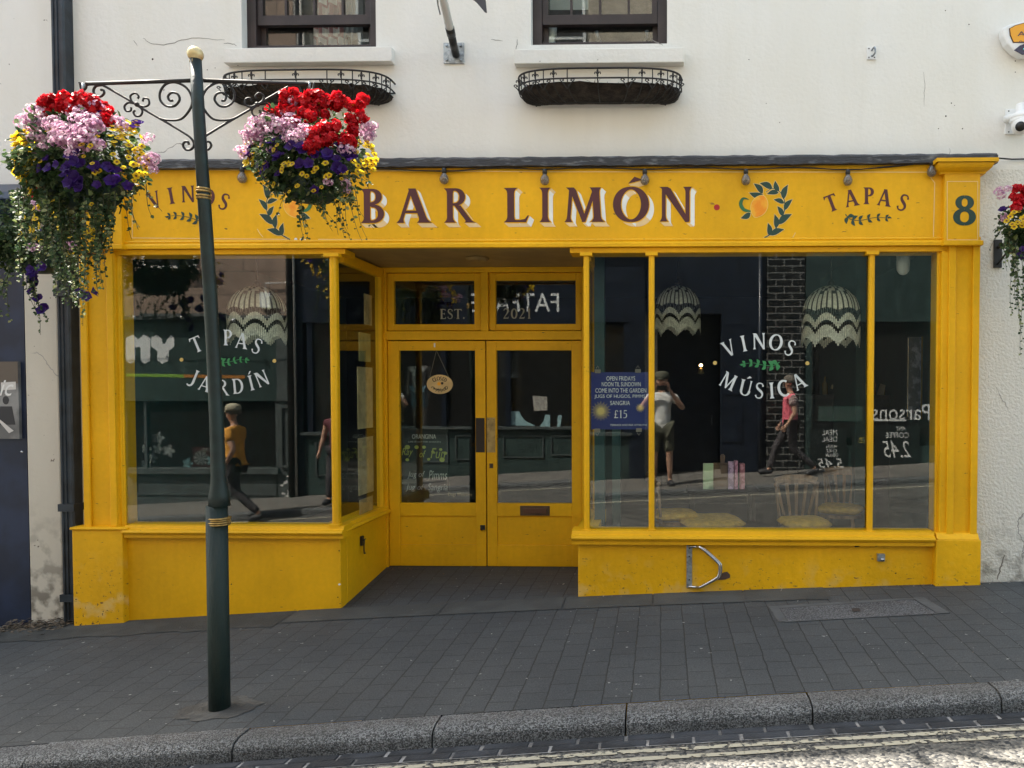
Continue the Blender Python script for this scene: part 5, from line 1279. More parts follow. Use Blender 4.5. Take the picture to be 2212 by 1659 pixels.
for i in range(90):
    a, b = random.uniform(840, 905), random.uniform(1224, 1232); x, z = W(a, b, .85); flake(Vector((x, .85+random.uniform(-.06, .05), zpav(x, .85))), random.uniform(.004, .012), M_LITTER)
for i in range(90):
    x = random.uniform(XcR, 2.9); y = YS-.02-abs(random.gauss(0, .02)); flake(Vector((x, y, zp(x, y))), random.uniform(.003, .011), random.choice((M_LITTER, M_LITTER, M_SPECK)))
for i in range(80):
    x = random.uniform(-5, 3.6); y = random.uniform(kerb_y(0)+.1, -.2); flake(Vector((x, y, zp(x, y)-.003)), random.uniform(.003, .009), random.choice((M_SPECK, M_LITTER)))
for i in range(22):
    x = random.uniform(RX0+.2, RX1-.05); y = random.uniform(0, .85); flake(Vector((x, y, zpav(x, y)-.003)), random.uniform(.004, .014), random.choice((M_SPECK, M_LITTER, M_LITTER)))
tag(mb.build("leaf_litter", M_LITTER), "dry leaves and grit scattered on the paving and heaped beside the drainpipe foot", "litter", kind="stuff")
# ------------------------------------------------------------------ flower post
PY = -1.88
gpb = gp(474.5, 1531); PY = gpb.y; KP = (PY+6.2)/F
PX = gpb.x
def Pw(a, b, y=None): y = PY if y is None else y; q = W(a, b, y); return Vector((q[0], y, q[1]))
post = thing("flower_post", "tall dark green post with gold bands, a gilded ball and scrolled arms carrying flower baskets", "post", (PX, PY, gpb.z))
zj = Pw(474, 1090).z
def axis(px_py): return Pw(*px_py)
mb = MB(); r0 = 21.8*KP
mb.tube([Vector((PX, PY, gpb.z-.2)), Vector((PX+.001, PY, Pw(474, 1080+12).z))], r0, None, 28); mb.build("post_base", M_POLEWORN, post)
low = [(474, 1093, 23.6), (473.5, 1070, 22.5), (473, 1052, 19), (472.5, 1035, 17), (471.5, 1020, 16)]
top = [(471.5, 1020, 16), (467.5, 900, 15.4), (461, 760, 14.8), (453.2, 620, 14.5), (445.6, 500, 14.3), (441.7, 440, 14.1), (434.6, 330, 13.4), (428.4, 230, 13), (422.5, 128, 12.6)]
mb = MB(); pts = [Pw(a, b) for a, b, r in low+top[1:]]; mb.tube(pts, [r*KP*.93 for a, b, r in low+top[1:]], None, 28); mb.build("post_shaft", M_POLE, post)
mb = MB(); c = Pw(473.5, 1126)
for dz, r in ((-.016, 25.2), (-.004, 26), (.008, 25), (.019, 26)): mb.tube([c+Vector((0, 0, dz-.004)), c+Vector((0, 0, dz)), c+Vector((0, 0, dz+.004))], [r*KP*.90, r*KP*.93, r*KP*.90], None, 28)
mb.build("gold_band", M_GOLD, post)
mb = MB(); c = Pw(440, 419)
for dz, r in ((-.026, 15.5), (-.012, 16), (.012, 16.2), (.026, 15.5)): mb.tube([c+Vector((0, 0, dz-.005)), c+Vector((0, 0, dz)), c+Vector((0, 0, dz+.005))], [r*KP*.92, r*KP*.95, r*KP*.92], None, 28)
mb.build("gold_band", M_GOLD, post)
mb = MB(); c = Pw(422, 117.5); mb.ball(c, 16.3*KP, None, 28); mb.tube([c-Vector((0, 0, .05)), c-Vector((0, 0, .035))], 12*KP); mb.build("ball_finial", M_BALL, post)
mb = MB(); vs = []  # concrete collar on the paving
n = 24; vs = [Vector((PX, PY, gpb.z+.006))]
for i in range(n):
    a = 2*math.pi*i/n; r = .17*random.uniform(.88, 1.12); x, y = PX+r*math.cos(a)*1.3, PY+r*math.sin(a)*.9; vs.append(Vector((x, y, zp(x, y)+.004)))
mb.add(vs, [(0, 1+i, 1+(i+1) % n) for i in range(n)]); mb.build("mortar_collar", pm("collar mortar", (.070, .068, .064), .85, var=.2, vscale=10, bump=.5), post)
def cr(x, y): return (x*.2507, y*.2507)
def armw(pts, mir):
    out = []
    for x, y in pts:
        a, b = cr(x, y)
        if mir: a = 851.5-a; b = b-1.5*0
        out.append(Pw(a, b, PY+(.36*max(0, a-426)/240 if mir else 0)))
    return out
for mir in (0, 1):
    mb = MB(); T_ = lambda pts, r=.0065, k=6: mb.tube(crom(armw(pts, mir), k), r, None, 8)
    mb.tube(armw([(750, 722), (1645, 694)], mir), .0105, None, 10); mb.ball(armw([(752, 722)], mir)[0], .012, None, 10)
    T_([(870, 735), (905, 745), (1150, 885), (1200, 920), (1400, 1035), (1560, 1130), (1640, 1185), (1672, 1240), (1650, 1285), (1605, 1290), (1577, 1255), (1590, 1225), (1618, 1222), (1628, 1245)])
    T_([(870, 735), (825, 745), (805, 785), (825, 825), (865, 833), (897, 805), (890, 778), (868, 775)])
    T_([(1370, 1018), (1440, 1035), (1560, 1025), (1640, 935), (1655, 850), (1610, 760), (1520, 712), (1430, 725), (1380, 795), (1385, 870), (1440, 915), (1505, 912), (1547, 860), (1530, 810), (1480, 798), (1448, 830), (1462, 866), (1490, 866)])
    for q in ([(1180, 900), (1135, 870), (1125, 825), (1165, 802), (1195, 830), (1185, 850)], [(1180, 900), (1240, 920), (1283, 900), (1278, 855), (1240, 848), (1230, 875)], [(1180, 900), (1110, 885), (1073, 915), (1085, 955), (1125, 955), (1130, 925)], [(1180, 900), (1225, 950), (1212, 995), (1170, 1000), (1150, 970), (1165, 950)]):
        T_(q, .0055)
    mb.ball(armw([(1180, 900)], mir)[0], .014, None, 10)
    T_([(745, 725), (742, 755), (722, 775), (700, 765), (690, 720), (682, 712)], .006, 4)
    mb.build("scroll_arm", M_IRON, post)

# ------------------------------------------------------------------ flowers
def petal_disc(mb, c, n, r, lobes, mat, depth=.25, ruff=.15, m=None, inner=None):
    """lobed open flower facing n"""
    n = n.normalized(); u = n.orthogonal().normalized(); v = n.cross(u); k = lobes*2 if m is None else m; vs = [c-n*r*depth]; a0 = random.uniform(0, 6.28)
    for i in range(k):
        a = a0+2*math.pi*i/k; rr = r*(1 if i % 2 == 0 else 1-ruff*1.3)*random.uniform(.92, 1.06); vs.append(c+(u*math.cos(a)+v*math.sin(a))*rr+n*r*random.uniform(-.12, .12))
    mb.add(vs, [(0, 1+i, 1+(i+1) % k) for i in range(k)], mat)
    if inner:
        vs = [c-n*r*depth*.1]+[c+(u*math.cos(6.28*i/6)+v*math.sin(6.28*i/6))*r*.33+n*r*.03 for i in range(6)]
        mb.add(vs, [(0, 1+i, 1+(i+1) % 6) for i in range(6)], inner)
M_RED = island_mat("red petals", [(.50, .004, .012), (.62, .008, .015), (.40, .003, .012), (.70, .02, .03)], .45, .45)
M_PINK = island_mat("pink petals", [(.60, .36, .50), (.74, .54, .64), (.50, .26, .40), (.80, .68, .72), (.70, .46, .58)], .5, .4)
M_PURP = island_mat("violet petals", [(.030, .010, .11), (.042, .013, .15), (.022, .008, .08)], .5, .35)
M_YELF = island_mat("yellow petals", [(.72, .48, .015), (.80, .58, .03), (.62, .36, .01)], .45, .45)
M_EYE = pm("dark flower throat", (.14, .05, .006), .6)
M_LEAF = island_mat("mixed foliage", [(.030, .058, .018), (.045, .085, .026), (.022, .045, .018), (.060, .10, .035), (.035, .07, .03), (.09, .12, .06)], .5, .4)
M_VARI = island_mat("variegated leaves", [(.06, .11, .045), (.10, .15, .06), (.04, .08, .035), (.34, .36, .18), (.08, .13, .06), (.22, .27, .10)], .5, .45)
M_STEM = pm("stems", (.045, .05, .02), .7)
def mk(kind, rs):
    random.seed(rs); mb = MB()
    if kind == 'red':
        for i in range(46):
            d = Vector((random.gauss(0, 1), random.gauss(0, 1), random.gauss(0, 1)+.3)).normalized(); petal_disc(mb, d*.040*random.uniform(.55, 1.05), (d+Vector((random.uniform(-.5, .5),)*3)), .0215, 3, M_RED, .2, .2, 6)
    elif kind == 'pink':
        for i in range(40):
            d = Vector((random.gauss(0, 1), random.gauss(0, 1), random.gauss(0, .8)+.35)).normalized(); petal_disc(mb, Vector((d.x*.050, d.y*.050, d.z*.036))*random.uniform(.8, 1.1), d, .0125, 5, M_PINK, .2, .25)
    elif kind == 'purple': petal_disc(mb, Vector((0, -.012, 0)), Vector((0, -1, .15)), .040, 5, M_PURP, .7, .14)
    elif kind == 'yellow': petal_disc(mb, Vector((0, -.005, 0)), Vector((0, -1, .2)), .0165, 5, M_YELF, .45, .12, None, M_EYE)
    me = bpy.data.meshes.new(kind); me.from_pydata(mb.v, [], mb.f)
    for m in mb.mats: me.materials.append(m)
    me.polygons.foreach_set("material_index", mb.mi); me.update(); return me
PROTO = {k: [mk(k, i) for i in range(v)] for k, v in (('red', 3), ('pink', 3), ('purple', 2), ('yellow', 2))}
NAMES = {'red': 'red_flower_head', 'pink': 'pink_flower_head', 'purple': 'violet_flower', 'yellow': 'yellow_flower'}
def leaf(mb, p, d, n, L_, wd, mat):
    d = d.normalized(); n = (n-d*n.dot(d)); n = n.normalized() if n.length > 1e-4 else d.orthogonal(); s_ = d.cross(n)
    mb.add([p, p+d*L_*.35+s_*wd*.5+n*wd*.12, p+d*L_*.8+s_*wd*.33+n*wd*.10, p+d*L_-n*wd*.08, p+d*L_*.8-s_*wd*.33+n*wd*.10, p+d*L_*.35-s_*wd*.5+n*wd*.12], [(0, 1, 2, 3), (0, 3, 4, 5)], mat)
def basket(c, rx, rz, label, zones, trails, seed, hook=None, nleaf=2600, bowl=.2, group=None, wall=None, squash=1.0):
    """c: centre of the dome; zones: list of (kind, photo x, photo y, spread px, count, size)"""
    random.seed(seed); root = thing("hanging_basket", label, "flower basket", (c.x, c.y, c.z-rz), group or "flower baskets in bloom")
    mb = MB(); mb.lathe([(.02, -bowl*.80), (bowl*.55, -bowl*.74), (bowl*.85, -bowl*.45), (bowl*.98, 0), (bowl*1.0, .03)], (c.x, c.y+.02, c.z-rz*.38), None, 24)
    mb.build("basket_bowl", pm("dark green bowl", (.012, .035, .028), .5), root)
    if hook is not None:
        mb = MB()
        for a in (0, 1, 2):
            q = c+Vector((bowl*math.cos(a*2.1+.4), bowl*math.sin(a*2.1+.4), -.1)); mb.tube([hook, q], .003, None, 5)
        mb.tube([hook+Vector((0, 0, .04)), hook-Vector((0, 0, .01))], .008, None, 6)
        mb.build("chain", M_GALV, root)
    # foliage
    mb = MB()
    for i in range(nleaf):
        d = Vector((random.gauss(0, 1), random.gauss(0, 1), random.gauss(0, 1))).normalized()
        if d.z < -.85: d.z *= -.5
        if i % 5 < 2: d = Vector((d.x*.8, -abs(d.y)-.2, -abs(d.z)*.9)).normalized()
        rr = random.uniform(.50, .93)*(1+.08*math.sin(d.x*7+seed)+.06*math.sin(d.z*9+d.y*5))
        p = c+Vector((d.x*rx*rr, d.y*rx*.85*rr, d.z*rz*rr))
        L_ = random.uniform(.022, .048); dd = (d+Vector((random.uniform(-.9, .9), random.uniform(-.9, .9), random.uniform(-1.1, .4))))
        leaf(mb, p, dd, d, L_, L_*random.uniform(.45, .8), M_LEAF if random.random() < .85 else M_VARI)
    fo = mb.build("foliage", M_LEAF, root); fo["kind"] = "stuff"
    # trailing stems with round leaves
    mb = MB()
    for (px, py, ex, ey, dn, dens) in trails:
        for s in range(dn):
            a = px+random.uniform(-14, 14); b = py+random.uniform(-10, 10); e = ex+random.gauss(0, 13); g_ = ey+random.gauss(0, 20)
            yy = c.y-random.uniform(.0, .22); yy2 = yy+random.uniform(-.05, .1)
            n = max(5, int(abs(g_-b)/9)); pts = []
            for i in range(n+1):
                t = i/n; pa = a+(e-a)*t**1.3+4*math.sin(t*5+s); pb_ = b+(g_-b)*t; pts.append(Pw(pa, pb_, yy+(yy2-yy)*t))
            mb.tube(pts, [.0022-.0012*i/n for i in range(n+1)], M_STEM, 4)
            for i in range(1, n+1):
                for _ in range(dens):
                    t = i/n
                    if random.random() < .18+.35*t: continue
                    p = pts[i]+Vector((0, 0, random.uniform(-.01, .01))); d = Vector((random.uniform(-1, 1), random.uniform(-1, .3), random.uniform(-.9, .4)))
                    L_ = random.uniform(.018, .034)*(1-.35*t); leaf(mb, p, d, Vector((random.uniform(-.5, .5), -1, .5)), L_, L_*.9, M_VARI if random.random() < .6 else M_LEAF)
    tr_ = mb.build("trailing_stems", M_VARI, root); tr_["kind"] = "stuff"
    cnt = {}
    for (kind, px, py, sx, sy, n, size) in zones:
        for i in range(n):
            for tries in range(20):
                a = px+random.uniform(-sx, sx); b = py+random.uniform(-sy, sy)
                if ((a-px)/sx)**2+((b-py)/sy)**2 <= 1: break
            q = Pw(a, b, c.y); u = (q.x-c.x)/rx; w_ = (q.z-c.z)/rz; h = 1-u*u-w_*w_
            dy = rx*.85*max(math.sqrt(max(h, .0)), .45); y = c.y-dy*random.uniform(.98, 1.12)-.015
            if random.random() < .22: y = c.y+dy*random.uniform(-.2, 1.0)        # some on the far side, for other viewpoints
            q = Pw(a, b, y); o = bpy.data.objects.new(NAMES[kind], random.choice(PROTO[kind])); COL.objects.link(o); o.parent = root; o.location = q-wloc(root)
            nn = Vector((u*.6, min((y-c.y)/rx, -.6) if y < c.y else .7, max(w_, -.2)+.25)).normalized()
            if kind in ('purple', 'yellow'): o.rotation_euler = nn.to_track_quat('-Y', 'Z').to_euler(); o.rotation_euler.rotate_axis('X', random.uniform(-.4, .4))
            else: o.rotation_euler = (random.uniform(-.5, .5), random.uniform(-.5, .5), random.uniform(0, 6.28))
            s_ = size*random.uniform(.75, 1.15)*{'red': .86, 'pink': .92, 'purple': .80, 'yellow': 1.12}[kind]; o.scale = (s_, s_, s_); cnt[kind] = cnt.get(kind, 0)+1
    return root
kB = 1/(KP)
hookL = Pw(180, 196); YR = PY+.36; hookR = Pw(668, 192, YR)
cL_ = Pw(176, 345); cR_ = Pw(668, 335, YR); KR = (YR+6.2)/F
basket(cL_, 138*KP, 120*KP, "flower basket with a broad pink cluster and long trails, hung left of the post",
    [('red', 155, 224, 54, 18, 24, 1.0), ('red', 222, 245, 26, 18, 8, 1.0), ('red', 100, 235, 14, 18, 4, .9),
     ('pink', 165, 262, 48, 32, 22, 1.05), ('pink', 150, 300, 26, 40, 11, 1.0), ('pink', 82, 265, 30, 24, 11, 1.0), ('pink', 105, 300, 36, 22, 9, .9), ('pink', 205, 225, 12, 12, 3, .8), ('pink', 180, 338, 10, 8, 2, .7), ('pink', 318, 300, 10, 10, 2, .7), ('yellow', 165, 330, 110, 60, 18, .9), ('pink', 120, 330, 60, 24, 4, .7), ('pink', 324, 350, 10, 20, 4, .8), ('pink', 205, 300, 16, 18, 3, .8), ('pink', 260, 265, 12, 10, 2, .8),
     ('yellow', 50, 335, 24, 54, 80, 1.45), ('yellow', 62, 398, 18, 16, 14, 1.2), ('yellow', 100, 470, 46, 40, 16, 1.0), ('yellow', 205, 480, 26, 40, 9, .9), ('purple', 175, 395, 40, 26, 6, 1.0), ('yellow', 270, 310, 36, 60, 36, 1.0), ('yellow', 300, 355, 22, 44, 18, 1.0), ('yellow', 262, 290, 22, 18, 10, 1.1), ('yellow', 118, 275, 20, 14, 8, 1.0),
     ('purple', 160, 355, 80, 40, 15, 1.0), ('purple', 240, 390, 50, 44, 10, 1.0), ('purple', 275, 260, 26, 18, 5, .9), ('purple', 120, 360, 30, 30, 5, 1.0), ('purple', 215, 270, 22, 30, 3, 1.0)],
    [(90, 400, 120, 600, 7, 3), (130, 420, 150, 640, 8, 3), (170, 420, 170, 660, 8, 3), (215, 430, 205, 560, 11, 4), (240, 420, 225, 540, 9, 3), (40, 400, 60, 560, 7, 3), (110, 430, 90, 540, 8, 4), (270, 410, 305, 500, 3, 1), (60, 380, 55, 470, 4, 2), (300, 380, 320, 470, 2, 1), (200, 440, 222, 620, 3, 2)], 11, hookL, 3000)
basket(cR_, 132*KR, 112*KR, "flower basket crowned with red blooms, hung right of the post over the sign",
    [('red', 640, 235, 46, 26, 19, 1.0), ('red', 700, 227, 50, 24, 17, 1.0), ('red', 690, 270, 30, 40, 12, 1.0), ('red', 775, 245, 22, 34, 9, 1.0), ('red', 745, 290, 34, 22, 8, 1.0), ('red', 605, 240, 22, 14, 5, .9), ('red', 680, 315, 16, 14, 4, .95), ('red', 625, 208, 14, 12, 3, .9),
     ('pink', 610, 262, 34, 18, 12, 1.0), ('pink', 570, 278, 40, 24, 12, 1.0), ('pink', 630, 285, 40, 20, 10, .95), ('pink', 545, 300, 26, 24, 7, .9), ('pink', 640, 222, 14, 8, 3, .8), ('pink', 800, 290, 14, 24, 7, .9), ('pink', 745, 318, 18, 14, 4, .8), ('pink', 590, 318, 14, 10, 3, .8), ('pink', 535, 325, 14, 12, 3, .9),
     ('yellow', 540, 330, 16, 34, 15, 1.2), ('yellow', 785, 345, 28, 42, 34, 1.05), ('yellow', 660, 395, 90, 22, 14, .9), ('pink', 700, 405, 60, 14, 3, .6), ('yellow', 705, 365, 60, 14, 9, 1.0), ('yellow', 715, 232, 50, 14, 9, 1.1), ('yellow', 600, 360, 36, 20, 7, 1.0), ('yellow', 575, 318, 26, 12, 6, 1.0),
     ('purple', 620, 315, 40, 26, 9, 1.05), ('purple', 690, 345, 80, 40, 14, 1.1), ('purple', 730, 335, 34, 36, 8, 1.1), ('purple', 590, 370, 26, 36, 7, 1.0), ('purple', 548, 330, 20, 14, 3, .9), ('purple', 705, 400, 36, 14, 3, .9)],
    [(640, 410, 655, 500, 5, 2), (690, 410, 715, 500, 3, 2), (730, 400, 740, 505, 5, 2), (750, 400, 795, 525, 3, 1), (560, 350, 570, 410, 5, 2), (620, 390, 640, 430, 8, 3), (680, 400, 690, 440, 9, 3), (740, 390, 750, 440, 8, 3), (785, 370, 800, 410, 3, 2)], 23, hookR, 2600)
# baskets fixed to the walls
def Pq(a, b, y): q = W(a, b, y); return Vector((q[0], y, q[1]))
_oldPw = Pw
def wall_basket(cx, cy, yw, rpx, rz, label, zones, trails, seed, nleaf, bowl):
    global Pw
    def Pw2(a, b, y=None): y = yw if y is None else y; q = W(a, b, y); return Vector((q[0], y, q[1]))
    Pw = Pw2; k = (yw+6.2)/F; c = Pw2(cx, cy)
    r = basket(c, rpx*k, rz*k, label, zones, trails, seed, None, nleaf, bowl)
    mb = MB(); zt = c.z+rz*k*.0-.05; mb.tube([Vector((c.x, .0, zt)), Vector((c.x, yw, zt))], .012, None, 8); mb.box(c.x-.03, c.x+.03, -.02, .03, zt-.16, zt+.06); mb.tube([Vector((c.x, .0, zt-.14)), Vector((c.x, yw*.6, zt))], .008)
    mb.build("wall_bracket", M_IRON, r); Pw = _oldPw; return r
wall_basket(70, 505, -.75, 112, 98, "shaded low flower basket on the navy shopfront, dotted yellow and violet",
    [('red', 68, 415, 22, 14, 5, .9), ('red', 140, 425, 26, 8, 3, .8), ('pink', 85, 440, 26, 14, 6, .8), ('pink', 78, 540, 14, 14, 3, .8), ('pink', 145, 530, 16, 12, 4, .8), ('yellow', 100, 500, 60, 36, 16, 1.0), ('yellow', 160, 535, 34, 20, 6, 1.0),
     ('purple', 80, 590, 26, 26, 7, 1.25), ('purple', 190, 625, 24, 16, 4, 1.2), ('purple', 96, 660, 14, 12, 2, 1.2), ('purple', 70, 640, 16, 14, 2, 1.2), ('purple', 108, 505, 16, 12, 2, .9)],
    [(20, 560, 10, 640, 5, 3), (60, 590, 80, 690, 6, 3), (130, 590, 150, 650, 6, 3), (0, 600, 25, 700, 3, 2)], 31, 2600, .2)
wall_basket(2226, 490, -.55, 72, 70, "red and yellow flower basket on the rough wall at the right edge",
    [('red', 2205, 430, 22, 26, 9, 1.0), ('red', 2240, 425, 30, 30, 8, 1.0), ('pink', 2170, 418, 20, 12, 4, .8), ('pink', 2166, 466, 12, 8, 3, .7), ('yellow', 2200, 478, 26, 22, 26, 1.15), ('yellow', 2235, 480, 24, 20, 14, 1.1), ('purple', 2172, 450, 10, 12, 3, .9), ('purple', 2215, 560, 22, 20, 5, 1.0), ('purple', 2200, 545, 16, 14, 3, .9), ('pink', 2245, 460, 20, 14, 3, .8)],
    [(2180, 520, 2178, 590, 4, 2), (2190, 530, 2200, 690, 4, 3), (2200, 540, 2208, 730, 3, 2), (2225, 540, 2235, 700, 4, 3), (2160, 470, 2150, 500, 3, 1)], 41, 1700, .16)
random.seed(99)

# ------------------------------------------------------------------ inside the bar
def lampshade(px, py, wpx, y, label, string=True):
    k = (y+6.2)/F; cx, _ = W(px, 650, y); ztop = Z_(py, y, px); R_ = wpx/2*k; Hd = R_*.98
    root = thing("pendant_lamp", label, "lamp", (cx, y, ztop-Hd-.3), "fringed fabric pendant lamps")
    n = 96; pn = 8
    def rad(t, a, base):       # scalloped dome of panels
        pan = abs(math.sin(a*pn/2)); return base*(1-.07*(1-pan)*t)
    mb = MB(); ts = [i/9 for i in range(10)]; vs = []
    for t in ts:
        ph = t*math.pi/2*.96+.06; rr = R_*math.sin(ph)
        for i in range(n):
            a = 2*math.pi*i/n; r = rad(t, a, rr); z = ztop-Hd*(1-math.cos(ph))
            if t == 1: z -= .10*R_*(1-abs(math.sin(a*pn/2)))*1.6-.02
            vs.append((cx+r*math.cos(a), y+r*math.sin(a), z))
    for par, mt in ((0, M_FRL), (1, M_SHD)):
        mb.add(vs, [(q*n+i, q*n+(i+1) % n, (q+1)*n+(i+1) % n, (q+1)*n+i) for q in range(9) for i in range(n) if (1 if (i % 3 == 0 and q > 3) or (q <= 4 and (i//3+q) % 3 == 0) or (i % (n//pn) == 0) else 0) == par], mt, True)
    sh = mb.build("shade", M_SHADE, root)
    mb = MB()            # two wavy tiers of fringe
    for tier, (z0, h, mat) in enumerate(((ztop-Hd*.92, .42*R_, M_FRD), (ztop-Hd*1.2, .36*R_, M_FRL), (ztop-Hd*1.45, .30*R_, M_FRD), (ztop-Hd*1.62, .42*R_, M_FRL))):
        for i in range(96):
            a = 2*math.pi*i/96; a2 = 2*math.pi*(i+.82)/96; wv = .30*R_*(abs(math.sin(a*pn/2))-.5)*(1 if tier else .35); rr = R_*(1.0+.003*tier)
            zt_ = z0+wv; zb_ = z0-h+wv+random.uniform(-.006, .006)
            mb.add([(cx+rr*math.cos(a), y+rr*math.sin(a), zt_), (cx+rr*math.cos(a2), y+rr*math.sin(a2), zt_), (cx+rr*math.cos(a2), y+rr*math.sin(a2), zb_), (cx+rr*math.cos(a), y+rr*math.sin(a), zb_)], [(0, 1, 2, 3)], mat)
    mb.build("fringe", M_FRL, root)
    mb = MB(); mb.tube([(cx, y, ztop), (cx, y, ZC+.25)], .006, None, 6); mb.lathe([(.03, .0), (.03, .04), (.01, .06)], (cx, y, ztop-.01)); mb.build("cord", M_BLACKPL, root)
M_SHADE = bpy.data.materials.new("patterned shade"); M_SHADE.use_nodes = True
n_, l_ = nt(M_SHADE); p_ = n_["Principled BSDF"]; tc = n_.new("ShaderNodeNewGeometry"); wv_ = n_.new("ShaderNodeTexWave"); wv_.wave_type = 'RINGS'; wv_.rings_direction = 'SPHERICAL'
wv_.inputs["Scale"].default_value = 9; wv_.inputs["Distortion"].default_value = 9; wv_.inputs["Detail"].default_value = 3; wv_.inputs["Detail Scale"].default_value = 2
l_.new(tc.outputs["Position"], wv_.inputs["Vector"]); rp_ = n_.new("ShaderNodeValToRGB"); rp_.color_ramp.elements[0].position = .35; rp_.color_ramp.elements[1].position = .6
rp_.color_ramp.elements[0].color = (.05, .045, .04, 1); rp_.color_ramp.elements[1].color = (.80, .76, .70, 1); l_.new(wv_.outputs[0], rp_.inputs[0]); l_.new(rp_.outputs[0], p_.inputs["Base Color"]); p_.inputs["Roughness"].default_value = .9
M_FRL = pm("pale fringe", (.82, .79, .68), .9, var=.15, vscale=60); M_FRD = pm("black fringe", (.012, .012, .012), .9); M_SHD = pm("dark shade print", (.06, .055, .05), .9)
lampshade(555, 618, 118, .62, "fringed dome lampshade inside the left window beside the post")
lampshade(1464, 617, 98, 1.2, "fringed dome lampshade inside the wide window's left side, by the mullion")
lampshade(1795, 617, 122, .62, "fringed dome lampshade inside the wide window's right side")
# chairs
def chair(loc, rz, label, cushion=True):
    root = thing("spindle_chair", label, "chair", loc, "wooden spindle back chairs behind the wide window"); root.rotation_euler = (0, 0, rz)
    def B_(mbx, nm, mat=M_WOOD):
        me = bpy.data.meshes.new(nm); me.from_pydata(mbx.v, [], mbx.f); me.materials.append(mat); me.polygons.foreach_set("use_smooth", mbx.sm); me.update(); o = bpy.data.objects.new(nm, me); COL.objects.link(o); o.parent = root; return o
    mb = MB(); mb.prism([(.21*math.cos(a*.314)*1.0, .20*math.sin(a*.314)) for a in range(20)], .43, .46, axis='z'); B_(mb, "seat")
    for sx in (-1, 1):
        for sy in (-1, 1):
            mb = MB(); mb.tube([(sx*.14, sy*.13, .43), (sx*.20, sy*.19, 0)], [.018, .013], None, 8); B_(mb, "leg")
    mb = MB(); mb.tube(crom([(-.21, -.20, .82), (-.12, -.235, .85), (0, -.245, .86), (.12, -.235, .85), (.21, -.20, .82)], 4), .022, None, 8); mb.prism([(-.19, .82), (.19, .82), (.21, .88), (.1, .91), (-.1, .91), (-.21, .88)], -.245, -.225); B_(mb, "top_rail")
    for k_ in range(5):
        mb = MB(); u = (k_-2)*.5; mb.prism([(u*.10-.010, .46), (u*.10+.010, .46), (u*.19+.016, .83), (u*.19-.016, .83)], -.225, -.212); B_(mb, "spindle")
    for sx in (-1, 1):
        mb = MB(); mb.tube([(sx*.17, -.17, .45), (sx*.20, -.21, .84)], .015, None, 8); B_(mb, "back_post")
    return root
def cushion(loc, rz, label, s_=1):
    mb = MB(); n = 24; vs = []; prof = [(0, .5), (.5, .5), (.85, .42), (1.0, 0), (.85, -.40), (0, -.45)]
    for u, v in prof:
        for i in range(n):
            a = 2*math.pi*i/n; ca, sa = math.cos(a), math.sin(a); q = (abs(ca)**5+abs(sa)**5)**(-.2)
            vs.append((.22*u*q*ca*s_, .22*u*q*sa*s_, .04+v*.075+random.uniform(-.003, .003)))
    mb.add(vs, [(a*n+i, a*n+(i+1) % n, (a+1)*n+(i+1) % n, (a+1)*n+i) for a in range(len(prof)-1) for i in range(n)], None, True)
    me = bpy.data.meshes.new("cushion"); me.from_pydata(mb.v, [], mb.f); me.materials.append(M_MUST); me.polygons.foreach_set("use_smooth", mb.sm); me.update(); o = bpy.data.objects.new("seat_cushion", me); COL.objects.link(o); o.location = loc; o.rotation_euler = (0, 0, rz)
    tag(o, label, "cushion", "mustard seat cushions")
for (px, d, rz, lab, clab) in ((1457, 7.35, -1.35, "wooden chair seen side on, just right of the mullion beside the blue notice", "mustard cushion on the chair nearest the blue notice"), (1737, 6.95, math.pi+.15, "wooden fan back chair, the closest one behind the wide window", "mustard cushion on the closest fan back chair"), (1815, 7.75, math.pi-.4, "wooden chair behind the fan back chair by the right mullion", "mustard cushion on the chair by the right mullion")):
    x = X_(px, d-6.2, 1100); chair((x, d-6.2, ZI), rz if rz < 0 else rz+math.pi*0, lab); c_, s2 = math.cos(rz), math.sin(rz)
    cushion((x, d-6.2, ZI+.465), rz, clab)
cushion((X_(1535, 1.0, 1120), 1.0, ZI+.43), .2, "mustard cushion on the low bench between the chairs", 1.35)
mb = MB(); x = X_(1535, 1.0, 1120)
mb.box(x-.45, x+.45, .78, 1.22, ZI+.38, ZI+.43); [mb.box(x+a-.02, x+a+.02, y_, y_+.04, ZI, ZI+.38) for a in (-.4, .4) for y_ in (.8, 1.16)]
tag(mb.build("bench", M_DWOOD), "low dark bench behind the wide window", "bench")
